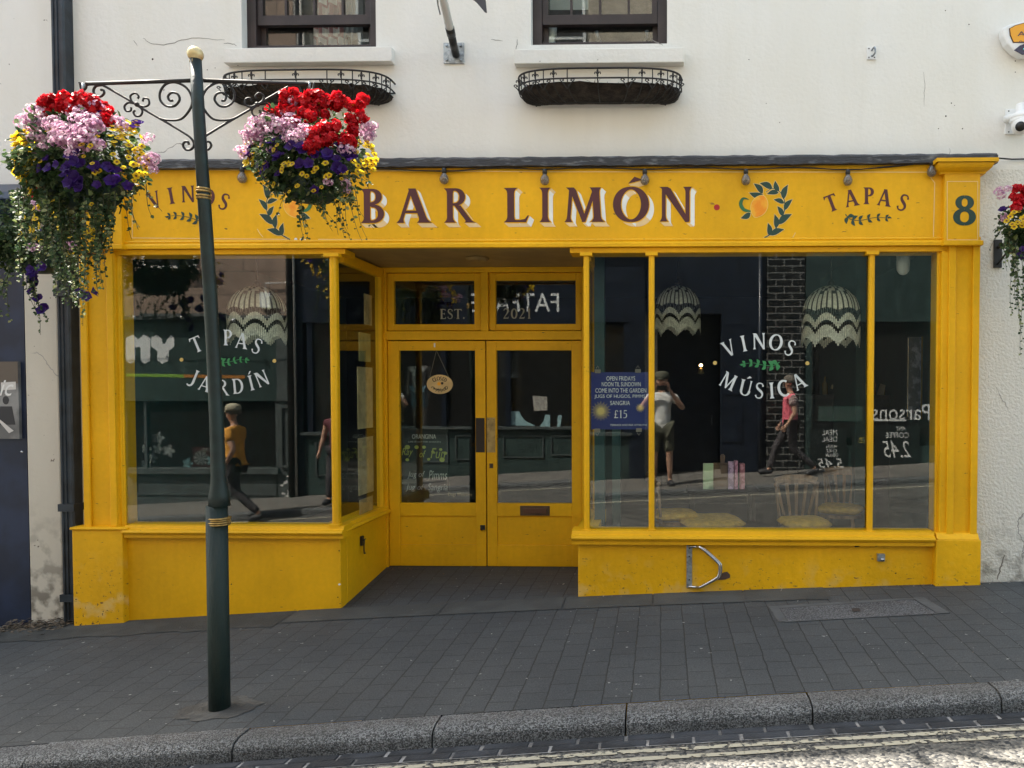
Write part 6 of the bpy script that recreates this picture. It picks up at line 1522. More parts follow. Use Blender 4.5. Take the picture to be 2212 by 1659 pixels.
# little table with cookery books and a serving board
tx = X_(1560, 1.55, 1050); tz = Z_(1058, 1.5, 1560)
tb = thing("side_table", "small dark table holding the row of books, behind the wide window", "table", (tx, 1.6, ZI))
mb = MB(); mb.box(tx-.35, tx+.35, 1.4, 1.85, tz-.03, tz); mb.build("tabletop", M_DWOOD, tb)
for a in (-.3, .3):
    for b in (1.45, 1.8): mb = MB(); mb.box(tx+a-.02, tx+a+.02, b-.02, b+.02, ZI, tz-.03); mb.build("leg", M_DWOOD, tb)
for i, (a, b, top, col, lab) in enumerate(((1519, 1541, 1001, (.42, .55, .35), "pale green fronted book, first in the row on the small table"), (1543, 1571, 1004, (.24, .14, .08), "brown folder between the green and lilac books on the small table"), (1573, 1585, 997, (.55, .36, .60), "lilac book right of the brown folder"), (1587, 1594, 996, (.62, .25, .38), "dark pink spined book leaning on the lilac one"), (1599, 1609, 1002, (.70, .25, .32), "red and white spotted book at the right end of the row"))):
    mb = MB(); y = 1.50+.012*i; pbox(mb, a, top, b, 1057, y, y+.10 if i in (3, 4) else y+.03)
    c2 = tuple(min(1, c*1.9) for c in col)
    m_ = pm("book %d" % i, col, .6, col2=c2, vscale=26 if i in (2, 3, 4) else 5, ramp=(.45, .55) if i != 1 else (.7, .9))
    tag(mb.build("book", m_, bevel=.002), lab, "book", "books in a row on the small table")
mb = MB(); x, z = W(1561, 1000, 1.62); mb.box(x-.10, x+.10, 1.62, 1.635, tz, z+.0); mb.prism([(x-.02, z), (x+.02, z), (x+.025, z+.07), (x+.01, z+.09), (x-.01, z+.09), (x-.025, z+.07)], 1.62, 1.635)
tag(mb.build("serving_board", M_WOOD, bevel=.004), "wooden paddle board standing behind the books", "board")
# blue notice with clips
xa, za = W(1277, 804, .03); xb, zb_ = W(1400, 927.5, .03); ntc = thing("blue_notice", "royal blue garden drinks notice with gold sunbursts, hanging in the narrow pane by the entrance", "notice", ((xa+xb)/2, .03, zb_))
mb = MB(); mb.box(xa, xb, .03, .034, zb_, za); bd = mb.build("board", pm("royal blue board", (.008, .022, .16), .5), ntc)
mb = MB(); kq = 6.23/F; Wn = M_WHITEP
for t, y0, x0, x1 in (("OPEN FRIDAYS", 817.5, 1310, 1372), ("NOON TIL SUNDOWN", 830, 1300, 1384), ("COME INTO THE GARDEN", 843.5, 1286, 1396), ("JUGS OF HUGOS, PIMMS", 857, 1284, 1394), ("SANGRIA", 870.5, 1318, 1361), ("TERRACE AND BAR AFTER FIVE", 918, 1318, 1398)):
    h = 9.4 if y0 < 900 else 4; ptext(mb, t, x0, y0-h/2, x1, y0+h/2, .03, .0285, Wn)
x = 1326
for ch in "£15":
    P, A = glyph(ch, .13); x0, z0 = W(x, 903, .03); sc = 17*kq; put_poly(mb, P, .0285, Wn, lambda u, v: (x0+u*sc, z0+v*sc)); x += A*19
def sunb(px, py, r, n):
    cx, cz = W(px, py, .03); 
    for i in range(n):
        a = 2*math.pi*i/n; r1 = r*kq*(1 if i % 2 else .82); u = Vector((math.cos(a), math.sin(a))); v = Vector((-u.y, u.x))*.0022
        c2 = Vector((cx, cz)); q = [c2+u*r*kq*.25-v, c2+u*r1-v*.5, c2+u*r1+v*.5, c2+u*r*kq*.25+v]; q = [(min(max(p.x, xa+.001), xb-.001), p.y) for p in q]
        mb.flat(q, .0284-i*.00001, M_SUNG)
    mb.flat([(cx+r*kq*.3*math.cos(6.28*i/14), cz+r*kq*.3*math.sin(6.28*i/14)) for i in range(14)], .0278, M_SUNG)
M_SUNG = pm("sunburst gold", (.70, .52, .18), .5)
sunb(1298, 888, 21, 36); sunb(1383, 881, 10, 24)
for (a, b, c, d_) in ((1332, 806, 1352, 812), (1380, 824, 1394, 826)): pass
mb.build("notice_lettering", Wn, bd)
for a, b in ((1291, 802), (1378, 801), (1290, 930), (1380, 929)):
    mb = MB(); pbox(mb, a-6, b-4, a+6, b+4, .018, .04); x, z = W(a, b-(6 if b < 900 else -6), .025); mb.tube([(x-.012, .024, z), (x, .024, z+(.02 if b < 900 else -.02)), (x+.012, .024, z)], .003, None, 6); mb.build("bulldog_clip", pm("clip steel", (.30, .27, .22), .4, metal=.8), ntc)
# closed sign
cx, cz = W(950.3, 830.2, yd+.012); cs = thing("closed_sign", "oval closed sign hanging on a string in the left door's glass", "sign", (cx, yd, cz-.1))
kq = (yd+6.2)/F; mb = MB(); mb.prism([(cx+28.5*kq*math.cos(6.283*i/32), cz+21*kq*math.sin(6.283*i/32)) for i in range(32)], yd+.003, yd+.011); bo = mb.build("board", pm("tan board", (.66, .47, .22), .6, var=.1), cs)
mb = MB()
def arct(s, r, mid, mat, h, top=True):
    n = len(s)
    for i, ch in enumerate(s):
        a = R(mid+(i-(n-1)/2)*(-17.5 if top else 17.5)); P, A = glyph(ch, .2); ex, ez = cx+r*1.30*kq*math.cos(a), cz+r*.92*kq*math.sin(a); rot = a-math.pi/2 if top else a+math.pi/2; rot *= .8 if top else .8
        c, s2 = math.cos(rot), math.sin(rot); H = h*kq
        put_poly(mb, P, yd+.0022, mat, lambda u, v: (ex+(u-A/2)*H*c*.9-(v-.5)*H*s2, ez+(u-A/2)*H*s2*.9+(v-.5)*H*c), .00003)
Mi = pm("sign ink", (.02, .015, .01), .6)
arct("CLOSED", 14, 90, Mi, 8.5); arct("CERRADO", 14, 270, Mi, 8.0, False)
disc(mb, 948, 829, 4, yd, yd+.0021, M_LEMON, 10); disc(mb, 955, 828, 3, yd, yd+.0020, Mi, 10)
mb.build("sign_lettering", Mi, bo)
mb = MB(); tpx = W(943, 757, yd+.01); mb.tube([(cx-22*kq, yd+.007, cz+15*kq), (tpx[0], yd+.007, tpx[1])], .0018, None, 4); mb.tube([(cx+20*kq, yd+.007, cz+15*kq), (tpx[0], yd+.007, tpx[1])], .0018, None, 4); mb.build("string", pm("string", (.3, .28, .22), .9), cs)
# drinks board standing behind the left door leaf
y = yd+.30; xa, za = W(868, 925, y); xb, zb_ = W(968, 1083, y)
ck = thing("chalkboard", "chalk drinks board standing behind the left door leaf", "board", ((xa+xb)/2, y, ZI))
mb = MB(); mb.box(xa, xb, y, y+.02, zb_, za); mb.box(xa+.02, xa+.05, y+.02, y+.04, ZI, za); mb.box(xb-.05, xb-.02, y+.02, y+.04, ZI, za); bo = mb.build("board", pm("slate board", (.012, .014, .016), .6), ck)
mb = MB(); Mc = pm("chalk white", (.62, .62, .60), .9); My = pm("chalk yellow", (.55, .58, .12), .9)
for t, p, m_, sh in (("ORANGINA", (890, 938, 942, 948), M_WHITEP, 0), ("LIFE IS BETTER SHAKEN", (882, 953, 952, 956), Mc, 0), ("Ray", (868, 968, 892, 988), My, .3), ("of", (906, 973, 920, 988), My, .3), ("Fun", (930, 968, 962, 990), My, .3), ("Jug of", (880, 1018, 918, 1034), Mc, .25), ("Pimms", (926, 1016, 966, 1036), Mc, .25), ("Jug of", (876, 1046, 916, 1062), Mc, .25), ("Sangria", (924, 1044, 967, 1064), Mc, .25)):
    ptext(mb, t, *p, y, y-.0015, m_, sh)
for a, b, r in ((880, 966, 5), (900, 966, 4), (916, 966, 3.5), (935, 976, 3), (952, 971, 3), (962, 979, 3.5), (880, 993, 3.5), (926, 992, 3), (955, 993, 5)): disc(mb, a, b, r, y, y-.0012, My, 12, 1.2)
mb.build("chalk_writing", Mc, bo)
mb = MB(); y2 = yd+.035; xa, za = W(966, 1062, y2); xb, zb_ = W(1022, 1076, y2); mb.box(xa-.01, xb+.01, y2, y2+.003, zb_-.01, za+.01, pm("dark card", (.02, .02, .022), .6)); ptext(mb, "Dogs Welcome", 968, 1064, 1020, 1074, y2, y2-.001, pm("tan print", (.40, .30, .18), .7))
tag(mb.build("dogs_welcome_sticker", M_DTEAL), "small dark strip reading dogs welcome at the foot of the left door's glass", "sign")
# menus taped on the left return glass, inside
for i, (a, b, c, d_, lab) in enumerate(((.33, .50, 0, 0, ""),)): pass
for i, (za_, zb__, ya, yb, col, lab) in enumerate(((2.28, 2.55, .55, .72, (.50, .36, .16), "topmost pale notice taped inside the entrance's side glass"), (1.95, 2.2, .42, .68, (.34, .30, .12), "olive card under the topmost notice in the entrance's side glass"), (1.36, 1.9, .38, .72, (.52, .40, .20), "largest tan menu sheet in the entrance's side glass"), (.78, 1.28, .38, .72, (.50, .38, .20), "tan menu sheet below the largest one in the entrance's side glass"), (.55, .74, .40, .70, (.42, .30, .15), "lowest brown sheet in the entrance's side glass"))):
    mb = MB(); mb.box(XcL-.012, XcL-.006, ya, yb, za_-.05, zb__-.05)
    tag(mb.build("menu_sheet", pm("menu paper %d" % i, col, .8, var=.15, vscale=12)), lab, "menu", "sheets taped in the side glass")
lx, lz = W(1514, 789, 2.45); lp = thing("wall_light", "small lit warm wall light deep inside behind the wide window", "light", (lx, 2.45, lz-.08))
M_LIT = bpy.data.materials.new("lit bulb"); M_LIT.use_nodes = True; M_LIT.node_tree.nodes["Principled BSDF"].inputs["Emission Color"].default_value = (1, .62, .25, 1); M_LIT.node_tree.nodes["Principled BSDF"].inputs["Emission Strength"].default_value = 9
mb = MB(); mb.ball((lx, 2.45, lz), .019, None, 12, (1, 1, .8)); mb.build("bulb", M_LIT, lp); mb = MB(); mb.lathe([(.012, -.10), (.035, -.09), (.02, -.03)], (lx, 2.45, lz)); mb.build("base", M_BRASS, lp)
# mirror frame on the right hand teal wall, bar shelf, bottles
y = .29; mb = MB(); pbox(mb, 1962, 728, 1992, 905, y-.02, y); mi = thing("wall_frame", "tall narrow silver edged framed print on the teal wall in the last pane", "frame", (X_(1977, y), y, Z_(905, y)))
mb.build("print", pm("dark print", (.03, .035, .04), .25, col2=(.10, .10, .12), vscale=16, ramp=(.5, .6)), mi)
mb = MB(); pbox(mb, 1989.5, 727, 1993, 906, y-.03, y-.0205); pbox(mb, 1960.5, 731, 1962, 900, y-.03, y-.0); mb.build("edge_trim", M_STEEL, mi)
x, z = W(1951, 566, .28); mb = MB(); mb.lathe([(.0, -.13), (.03, -.12), (.05, -.09), (.055, -.04), (.055, .04)], (x, .28, z+.02)); tag(mb.build("ceiling_sensor", M_WHITEPL), "white dome sensor under the ceiling of the last pane", "sensor")
sy = 2.6; x0, x1 = X_(1780, sy, 850), X_(1930, sy, 850); zs = Z_(853, sy, 1850); bs = thing("bar_counter", "dark bar counter deep inside behind the wide window", "counter", ((x0+x1)/2, sy+.3, ZI))
mb = MB(); mb.box(x0-.3, x1+.25, sy, sy+.6, ZI, zs-.05); mb.build("cabinet", M_DTEAL, bs)
mb = MB(); mb.box(x0-.34, x1+.3, sy-.04, sy+.64, zs-.0499, zs); mb.build("countertop", M_DWOOD, bs)
random.seed(5)
for i in range(9):
    px = 1788+i*15; h = random.uniform(.10, .28); x = X_(px, sy+.15, 850); mb = MB(); mb.lathe([(.03, 0), (.033, .02), (.033, h*.6), (.012, h*.75), (.012, h)], (x, sy+.15+random.random()*.2, zs))
    tag(mb.build("bottle", pm("bottle %d" % (i % 4), [(.30, .20, .06), (.05, .10, .04), (.45, .40, .30), (.20, .05, .03)][i % 4], .25)), "%s bottle on the bar counter, number %s from the left" % (("amber", "green", "pale", "dark red")[i % 4], ("one", "two", "three", "four", "five", "six", "seven", "eight", "nine")[i]), "bottle", "bottles along the bar counter")
for i, (px, lab) in enumerate(((1803, "loaf shaped pale bundle at the left end of the bar counter"), (1903, "pale folded card at the right end of the bar counter"))):
    x = X_(px, sy, 850); mb = MB()
    if i == 0: mb.tube(crom([(x-.02, sy+.05, zs+.10), (x+.08, sy+.06, zs+.06), (x+.24, sy+.06, zs+.03)], 4), [.03]*9, None, 8)
    else: mb.prism([(x-.04, zs), (x+.04, zs), (x+.06, zs+.11), (x, zs+.13)], sy+.03, sy+.035)
    tag(mb.build("bundle" if i == 0 else "folded_card", pm("pale stuff", (.55, .45, .30), .8)), lab, "bundle" if i == 0 else "card")
mb = MB(); mb.box(X_(1284, .35), X_(1306, .35), .34, .42, ZI, ZC+.2); mb.box(X_(1322, .9), X_(1340, .9), .9, .98, ZI, 1.3)
tag(mb.build("interior_post", M_TEAL), "teal painted timber posts just inside the narrow pane by the entrance", "post")
# ------------------------------------------------------------------ across the street (seen mirrored in the glass)
YO = -7.8
def rbox(mb, a, b, c, d, y, dep=.06, mat=None, g=-.075):
    """box on the opposite frontage whose street face (towards +Y) covers the mirrored photo rectangle"""
    xa, _ = VR(a, (b+d)/2, y, g); xb, _ = VR(c, (b+d)/2, y, g); _, za = VR((a+c)/2, b, y, g); _, zb = VR((a+c)/2, d, y, g)
    mb.box(min(xa, xb), max(xa, xb), y-dep, y, min(za, zb), max(za, zb), mat); return mb
M_STONE = brick_wall_mat("sandstone ashlar", (.36, .25, .19), (.31, .215, .165), (.16, .115, .09), .95, .42, .010, bump=.6)
M_DGR = pm("dark green shopfront paint", (.040, .066, .062), .4, var=.15)
M_GREY = pm("grey green paint", (.085, .10, .10), .5, var=.15)
M_NVY = pm("blue black shop paint", (.012, .018, .032), .35, var=.2)
M_TILE = brick_wall_mat("black glazed brick", (.014, .016, .017), (.020, .021, .022), (.20, .20, .19), .29, .12, .010, rough=.25)
M_REND = pm("pale ochre render", (.52, .45, .36), .85, var=.15, vscale=2, bump=.3)
M_BRK = brick_wall_mat("red brown brick", (.26, .12, .08), (.20, .09, .06), (.30, .27, .23), .225, .075, .010)
M_INT = pm("shop interior dark", (.010, .011, .012), .8)
M_GL2 = glass_mat("opposite glass", tint=(.85, .87, .87), base=.04, dirt=.02)
OH = 9.3
M_VW = pm('bright white vinyl', (.86, .87, .86), .5)
def shell(name, label, x0, x1, zs, wallmat, zf_=None):
    """upper storeys and body of a house, leaving the shopfront open below zs"""
    root = thing(name, label, "building", ((x0+x1)/2, YO, zo((x0+x1)/2)))
    mb = MB(); mb.box(x0, x1, YO-.3, YO, zs, OH+.2); mb.box(x0, x0+.2, YO-6, YO-.3, -2, OH); mb.box(x1-.2, x1, YO-6, YO-.3, -2, OH); mb.box(x0, x1, YO-6.2, YO-6, -2, OH)
    mb.box(x0+.2, x1-.2, YO-6, YO-.3, OH-.2, OH-.0)
    mb.build("wall", wallmat, root)
    mb = MB(); mb.prism([(YO+.25, OH+.2), (YO+.25, OH+.27), (YO-3.1, OH+1.9), (YO-6.4, OH+.2)], x0-.001, x1+.001, axis='x'); mb.build("roof", MATS["slate"], root)
    mb = MB(); mb.box(x0+.2, x1-.2, YO-2.4, YO-2.3, -1.5, zs+.2); mb.box(x0+.2, x1-.2, YO-2.3, YO-.3, zs+.18, zs+.3); mb.build("shop_interior", M_INT, root)
    n = max(1, int((x1-x0)/2.6))
    for i in range(2*n):
        cx = x0+(x1-x0)*(i % n+.5)/n; z0 = zs+.9+(2.3 if i >= n else 0)
        if z0+1.7 > OH: continue
        fr = MB(); fr.box(cx-.5, cx+.5, YO, YO+.03, z0, z0+1.6, M_WHITEPL); f_ = fr.build("window", M_WHITEPL, root)
        mb = MB(); mb.box(cx-.44, cx+.44, YO+.03, YO+.036, z0+.06, z0+.78, M_DTEAL); mb.box(cx-.44, cx+.44, YO+.03, YO+.036, z0+.84, z0+1.54, M_DTEAL); mb.build("panes", pm("opposite upper pane", (.02, .025, .03), .08), f_)
        mb = MB(); mb.box(cx-.6, cx+.6, YO, YO+.09, z0-.1, z0); mb.build("window_sill", M_STONE, f_)
    return root
# far left house (only its bulk counts) and the stone fronted shop
x_end = VR(628, 900, YO)[0]
A0 = VR(120, 900, YO)[0]
zsA = VR(400, 688, YO)[1]
shell("brick_house", "red brown brick house up the lane from the stone shop, across the street", -21, A0, 3.2, M_BRK)
mb = MB(); mb.box(-20.8, A0-.2, YO-.25, YO-.05, -2, 3.2); mb.build("shopfront", M_GREY, bpy.data.objects["brick_house"])
SA = shell("stone_shop", "sandstone fronted shop with a dark green fascia, mirrored in the left window", A0+.004, x_end, zsA, M_STONE)
mb = MB(); rbox(mb, 268, 690, 612, 866, YO+.02, .3); mb.box(A0, VR(268, 800, YO)[0], YO-.3, YO+.02, VR(268, 866, YO+.02)[1], zsA); fA = mb.build("fascia", M_DGR, SA)
mb = MB(); rbox(mb, 250, 681, 612, 690, YO+.10, .4); rbox(mb, 300, 677, 480, 683, YO+.16, .3); mb.build("fascia_moulding", M_GREY, SA)
mb = MB(); y = YO+.0225
def rp_poly(pts, mat, yy): mb.add([(lambda q: (q[0], yy, q[1]))(VR(a, b, YO)) for a, b in pts], [tuple(range(len(pts)))], mat)
rp_poly([(273, 730), (288, 723), (300, 733), (312, 723), (326, 730), (326, 779), (314, 786), (305, 779), (305, 752), (300, 749), (293, 752), (293, 779), (284, 786), (273, 779)], M_VW, y)
rp_poly([(325.5+2, 730), (340, 723), (352, 733), (352, 743), (358, 743), (362, 733), (370, 723), (378, 730), (378, 748), (366, 758), (366, 779), (353, 786), (341, 779), (341, 758), (327.5, 748)], M_VW, y)
rp_poly([(273, 807), (398, 809), (398, 815.5), (273, 813.5)], pm("lime stripe", (.25, .45, .06), .5), y); rp_poly([(398, 809), (530, 811), (530, 818), (398, 815.5)], pm("orange stripe", (.50, .20, .04), .5), y)
mb.build("fascia_lettering", M_VW, fA)
mb = MB(); rbox(mb, 268, 1012, 600, 1024, YO+.07, .37); rbox(mb, 272, 1024, 600, 1098, YO, .3)
for q in ((292, 1031, 598, 1035), (292, 1066, 598, 1070), (292, 1035, 295, 1066)): rbox(mb, *q, YO+.015, .02)
mb.build("stallriser", M_GREY, SA)
mb = MB(); rbox(mb, 268, 860, 274, 1012, YO, .2); rbox(mb, 311, 866, 317, 1012, YO-.02, .06); rbox(mb, 594, 700, 602, 1012, YO-.02, .1); mb.build("window_frame", M_GREY, SA)
mb = MB(); rbox(mb, 270, 864, 600, 1014, YO-.05, .008); mb.build("window_pane", M_GL2, SA)
mb = MB(); rbox(mb, 596, 866, 652, 1120, YO, .3); rbox(mb, 596, 690, 652, 866, YO+.025, .325)
for a, b, c, d in ((605, 878, 645, 1005),): 
    rbox(mb, a, b, c, b+4, YO+.03, .03); rbox(mb, a, d, c, d+5, YO+.03, .03); rbox(mb, a, b+4, a+4, d, YO+.03, .03); rbox(mb, c-4, b+4, c, d, YO+.03, .03)
mb.build("pilaster", M_GREY, SA)
mb = MB(); y = YO+.004
random.seed(3)
for _ in range(16):
    a, b = random.uniform(608, 645), random.choice((random.uniform(1058, 1075), random.uniform(1020, 1075))); r = random.uniform(2, 7)
    mb.add([(lambda q: (q[0], y+random.uniform(0, .001), q[1]))(VR(a+r*math.cos(t), b+.6*r*math.sin(t)*random.uniform(.6, 1.3), YO)) for t in (0, .9, 1.8, 2.8, 3.7, 4.6, 5.4)], [tuple(range(7))])
mb.build("peeling_paint", M_WHITEPL, SA)
# board things in the shop window
mb = MB(); y = YO-.25
xa, za = VR(390, 988, y-.3)
def star(px, py, r, mat, label, nm="paper_flower"):
    m2 = MB(); cx, cz = VR(px, py, YO-.12); k = r*14.0/F; pts = []
    for i in range(24):
        a = 2*math.pi*i/24; rr = k*(.78+.22*math.cos(5*a)); pts.append((cx+rr*math.cos(a), cz+rr*math.sin(a)))
    m2.prism(pts, YO-.125, YO-.12, mat); tag(m2.build(nm, mat), label, "paper flower", "paper flowers in the stone shop's window")
M_PAP = pm("white paper", (.60, .62, .60), .8, var=.2, vscale=40); M_PAPB = pm("pale blue paper", (.32, .55, .58), .8, var=.25, vscale=40)
for a, b, r, m_, lab in ((341, 946, 15, M_PAP, "white paper flower, highest of the group mirrored in the left window"), (316, 969, 13, M_PAP, "white paper flower left of the middle one, mirrored in the left window"), (340, 970, 13, M_PAP, "white paper flower directly below the highest one, left window reflection"), (364, 974, 15, M_PAP, "white paper flower right of the middle one, left window reflection"), (328, 989, 13, M_PAP, "white paper flower at the bottom of the white group, left window reflection"), (405, 1001, 13, M_PAPB, "pale blue paper flower left of the dartboard box, left window reflection"), (458, 995, 14, M_PAPB, "pale blue paper flower in front of the dartboard box, left window reflection")): star(a, b, r, m_, lab)
m2 = MB(); rbox(m2, 416, 966, 470, 1011, YO-.2, .08, pm("dart box red", (.10, .02, .02), .5)); cx, cz = VR(434, 990, YO-.2); k = 16*14/F
for i in range(20):
    a, b = 2*math.pi*i/20, 2*math.pi*(i+1)/20; m2.add([(cx, YO-.198, cz), (cx+k*math.cos(a), YO-.198, cz+k*math.sin(a)), (cx+k*math.cos(b), YO-.198, cz+k*math.sin(b))], [(0, 1, 2)], M_PAP if i % 2 else M_BLACKPL)
rtext(m2, "TRAD", 435, 968, 462, 974, YO-.1975, M_PAP, yr=YO-.2)
tag(m2.build("dartboard_box", MATS["dart box red"]), "boxed dartboard in the stone shop's window, mirrored beside the green post", "dartboard")
m2 = MB(); rbox(m2, 305, 995, 325, 1012, YO-.15, .01, M_PAP); tag(m2.build("price_card", M_PAP), "small pale card at the foot of the paper flowers, left window reflection", "card")
# downpipe and wires between the fronts
m2 = MB()
for px, r, m_ in ((628, .055, M_BLACKPL), (638, .022, pm("pale conduit", (.45, .43, .40), .5))):
    x, _ = VR(px, 900, YO+.09); m2.tube([(x, YO+.09, -.6), (x, YO+.09, OH)], r, m_, 12)
tag(m2.build("soil_pipe", M_BLACKPL), "black soil pipe with a pale conduit between the stone shop and blue shop", "pipe")
m2 = MB(); rbox(m2, 560, 632, 582, 664, YO+.1, .1, M_WHITEPL); q = [VR(573, 632, YO+.05), VR(573, 612, YO+.05), VR(618, 611, YO+.05), VR(620, 560, YO+.05)]; m2.tube([(a, YO+.05, b) for a, b in q], .012, M_WHITEPL, 6)
tag(m2.build("junction_box", M_WHITEPL), "white junction box with conduit on the sandstone wall, left window reflection", "junction box")
m2 = MB()
cab = [(150, 690), (289, 683), (330, 688), (397, 682), (420, 680), (460, 686), (504, 690), (560, 684), (630, 672)]
m2.tube(crom([(lambda q: (q[0], YO+.3, q[1]))(VR(a, b, YO+.3)) for a, b in cab], 4), .006, M_BLACKPL, 5)
lt = thing("opposite_festoon", "festoon cable with pale bulbs above the dark green fascia, left window reflection", "string lights", (-9, YO+.3, 3)); m2.build("cable", M_BLACKPL, lt)
for a, b in ((289, 686), (393, 685), (504, 692), (225, 690)):
    m2 = MB(); x, z = VR(a, b, YO+.3); m2.ball((x, YO+.3, z), .035, None, 10); m2.build("bulb", M_WHITEPL, lt)
# blue shop: left window right edge and the doors' reflection
B1 = VR(1395, 900, YO)[0]
zsB = 4.1
SB = shell("blue_shop", "blue black panelled shop between the stone shop and the black tiled pier, across the street", x_end+.004, B1, zsB, M_REND)
mb = MB(); mb.box(x_end+.01, B1-.01, YO-.3, YO+.03, 2.85, zsB-.001); fB = mb.build("fascia", M_NVY, SB)
mb = MB(); mb.box(x_end+.02, B1-.02, YO-.3, YO+.13, zsB, zsB+.07); mb.build("fascia_moulding", M_NVY, SB)
def zat(x): return zo(x)
# stallriser with raised panels, sloping foot hidden by the pavement
sz = VR(1100, 1040, YO, DOORY)[1]+.0; szt = .81
mb = MB(); mb.box(x_end+.25, B1-.3, YO-.3, YO, -1.2, szt-.3*0); mb.build("stallriser", M_DGR, SB)
mb = MB(); mb.box(x_end+.2, B1-.25, YO-.3, YO+.07, szt, szt+.05)
x = x_end+.45
while x < B1-1.2:
    for a, b, c, d in ((x, x+.85, .23+.05*(x+3), .25+.05*(x+3)), (x, x+.85, .66, .68)): mb.box(a, b, YO+.001, YO+.02, c, d)
    mb.box(x, x+.025, YO+.001, YO+.02, .25+.05*(x+3), .66); mb.box(x+.825, x+.85, YO+.001, YO+.02, .25+.05*(x+3), .66); x += 1.0
mb.build("riser_moulding", M_GREY, SB)
mb = MB()
for px in (-7.3+.9, -4.55, -3.2, B1-.35): mb.box(px-.05, px+.05, YO-.1, YO+.01, szt+.05, 2.85)
mb.box(x_end+.01, x_end+.24, YO-.3, YO+.035, -1.2, 2.85); mb.box(B1-.3, B1-.02, YO-.3, YO+.035, -1.2, 2.85); mb.build("window_frame", M_NVY, SB)
mb = MB(); mb.box(x_end+.24, B1-.3, YO-.06, YO-.052, szt+.05, 2.85); mb.build("window_pane", M_GL2, SB)
# window stickers: big pale U and curved shape, prints
GD = DOORY+.02
mb = MB(); y = YO-.048; Mb_ = pm("pale blue vinyl", (.36, .55, .58), .5)
def dpoly(pts, mat, yy=y):
    mb.add([(lambda q: (q[0], yy, q[1]))(VR(a, b, YO, GD)) for a, b in pts], [tuple(range(len(pts)))], mat)
c3 = lambda x, y_: ((800+x*.3738)*.8848, (800+y_*.3738)*.8848)
dpoly([c3(*p) for p in ((1157, 545), (1250, 548), (1262, 580), (1290, 610), (1355, 642), (1175, 638), (1162, 600))], Mb_)
dpoly([c3(*p) for p in ((1418, 567), (1450, 570), (1450, 640), (1452, 654), (1380, 645), (1408, 610))], Mb_); dpoly([c3(*p) for p in ((1500, 572), (1527, 572), (1518, 640), (1508, 656), (1495, 655))], Mb_)
dpoly([c3(*p) for p in ((1335, 445), (1430, 450), (1434, 540), (1345, 545))], pm("print sheet", (.42, .40, .36), .8, var=.3, vscale=30)); dpoly([c3(*p) for p in ((1108, 160), (1225, 165), (1228, 328), (1110, 320))], pm("grey tee", (.13, .14, .15), .9), YO-.3)
mb.build("window_stickers", Mb_, SB)
mb = MB(); rtext(mb, "FATFACE", 1012, 634, 1208, 674, YO+.0325, M_VW, g=GD); mb.build("fascia_lettering", M_VW, fB)
m2 = MB(); y = YO-.35
for i in range(7): m2.box(-3.9+.004*i, -3.45, y, y+.25, szt+.05+.03*i, szt+.078+.03*i, [M_PAP, M_WOOD, M_NAVY][i % 3])
tag(m2.build("folded_clothes", M_PAP), "stack of folded clothes in the blue shop's window, mirrored in the right door", "clothes")
# pier, doorway and bakery, mirrored in the wide window
xt0 = VR(1655, 900, YO)[0]; xt1 = VR(1738, 900, YO)[0]
C1 = VR(1738, 900, YO)[0]
SC = shell("tiled_pier_house", "house with a dark doorway and black glazed brick pier, mirrored in the wide window", B1+.004, C1, 4.3, M_REND)
zt = 4.3-.001
mb = MB(); mb.box(xt0, xt1-.01, YO-.3, YO+.02, -1, zt); mb.build("tiled_pier", M_TILE, SC)
xd0, xd1 = VR(1558, 900, YO)[0], VR(1650, 900, YO)[0]
mb = MB(); mb.box(xd0, xt0-.01, YO-.3, YO+.0, -1, zt)
for a, b in ((xd0+.06, xd0+.38),):
    for z0, z1 in ((.7, 1.4), (1.55, 2.6)): mb.box(a, b, YO+.001, YO+.018, z0, z1)
mb.tube([(xt0-.12, YO+.05, -.5), (xt0-.12, YO+.05, zt)], .04); mb.build("door_side_panel", M_NVY, SC)
mb = MB(); mb.box(B1+.21, xd0, YO-.9, YO-.85, -1, zt-1.3); mb.tube([(xd0-.12, YO-.80, .95), (xd0-.12, YO-.80, 1.15)], .012, M_GALV); mb.build("door", M_NVY, SC)
mb = MB(); mb.box(B1+.01, xd0, YO-.3, YO+.01, zt-1.3, zt); mb.build("door_head", M_NVY, SC)
SD = shell("bakery_shop", "bakery with a dark green front and lettered glass, mirrored right of the wide window", C1+.004, 9.5, 4.3, M_REND)
zD = 4.3; zD2 = VR(1900, 640, YO)[1]
mb = MB(); mb.box(C1+.01, 9.3, YO-.3, YO+.03, zD2-.45, zD-.001); mb.build("fascia", M_DGR, SD)
mb = MB(); zb1 = VR(1800, 920, YO)[1]; mb.box(C1+.01, 9.3, YO-.3, YO, -1, .62); mb.box(C1+.01, C1+.12, YO-.3, YO, .62, zD2-.45); mb.box(6.5, 6.7, YO-.3, YO, .62, zD2-.45); mb.build("shopfront_frame", M_DGR, SD)
mb = MB(); mb.box(C1+.12, 6.5, YO-.06, YO-.052, .62, zD2-.45); mb.build("window_pane", M_GL2, SD)
mb = MB(); y = YO-.046
rbox(mb, 1768, 878, 1862, 910, y, .004, pm("band green", (.05, .09, .075), .5)); 
for i, ch in enumerate("BAKERY"): rtext(mb, ch, 1857-15.2*i-11, 883, 1857-15.2*i, 904, y+.002, M_GREY)
rtext(mb, "Parsons", 1886, 873, 2010, 908, y+.002, M_VW); rbox(mb, 1888, 906, 1958, 910, y+.001, .003, M_VW)
mb.build("window_lettering", M_VW, SD)
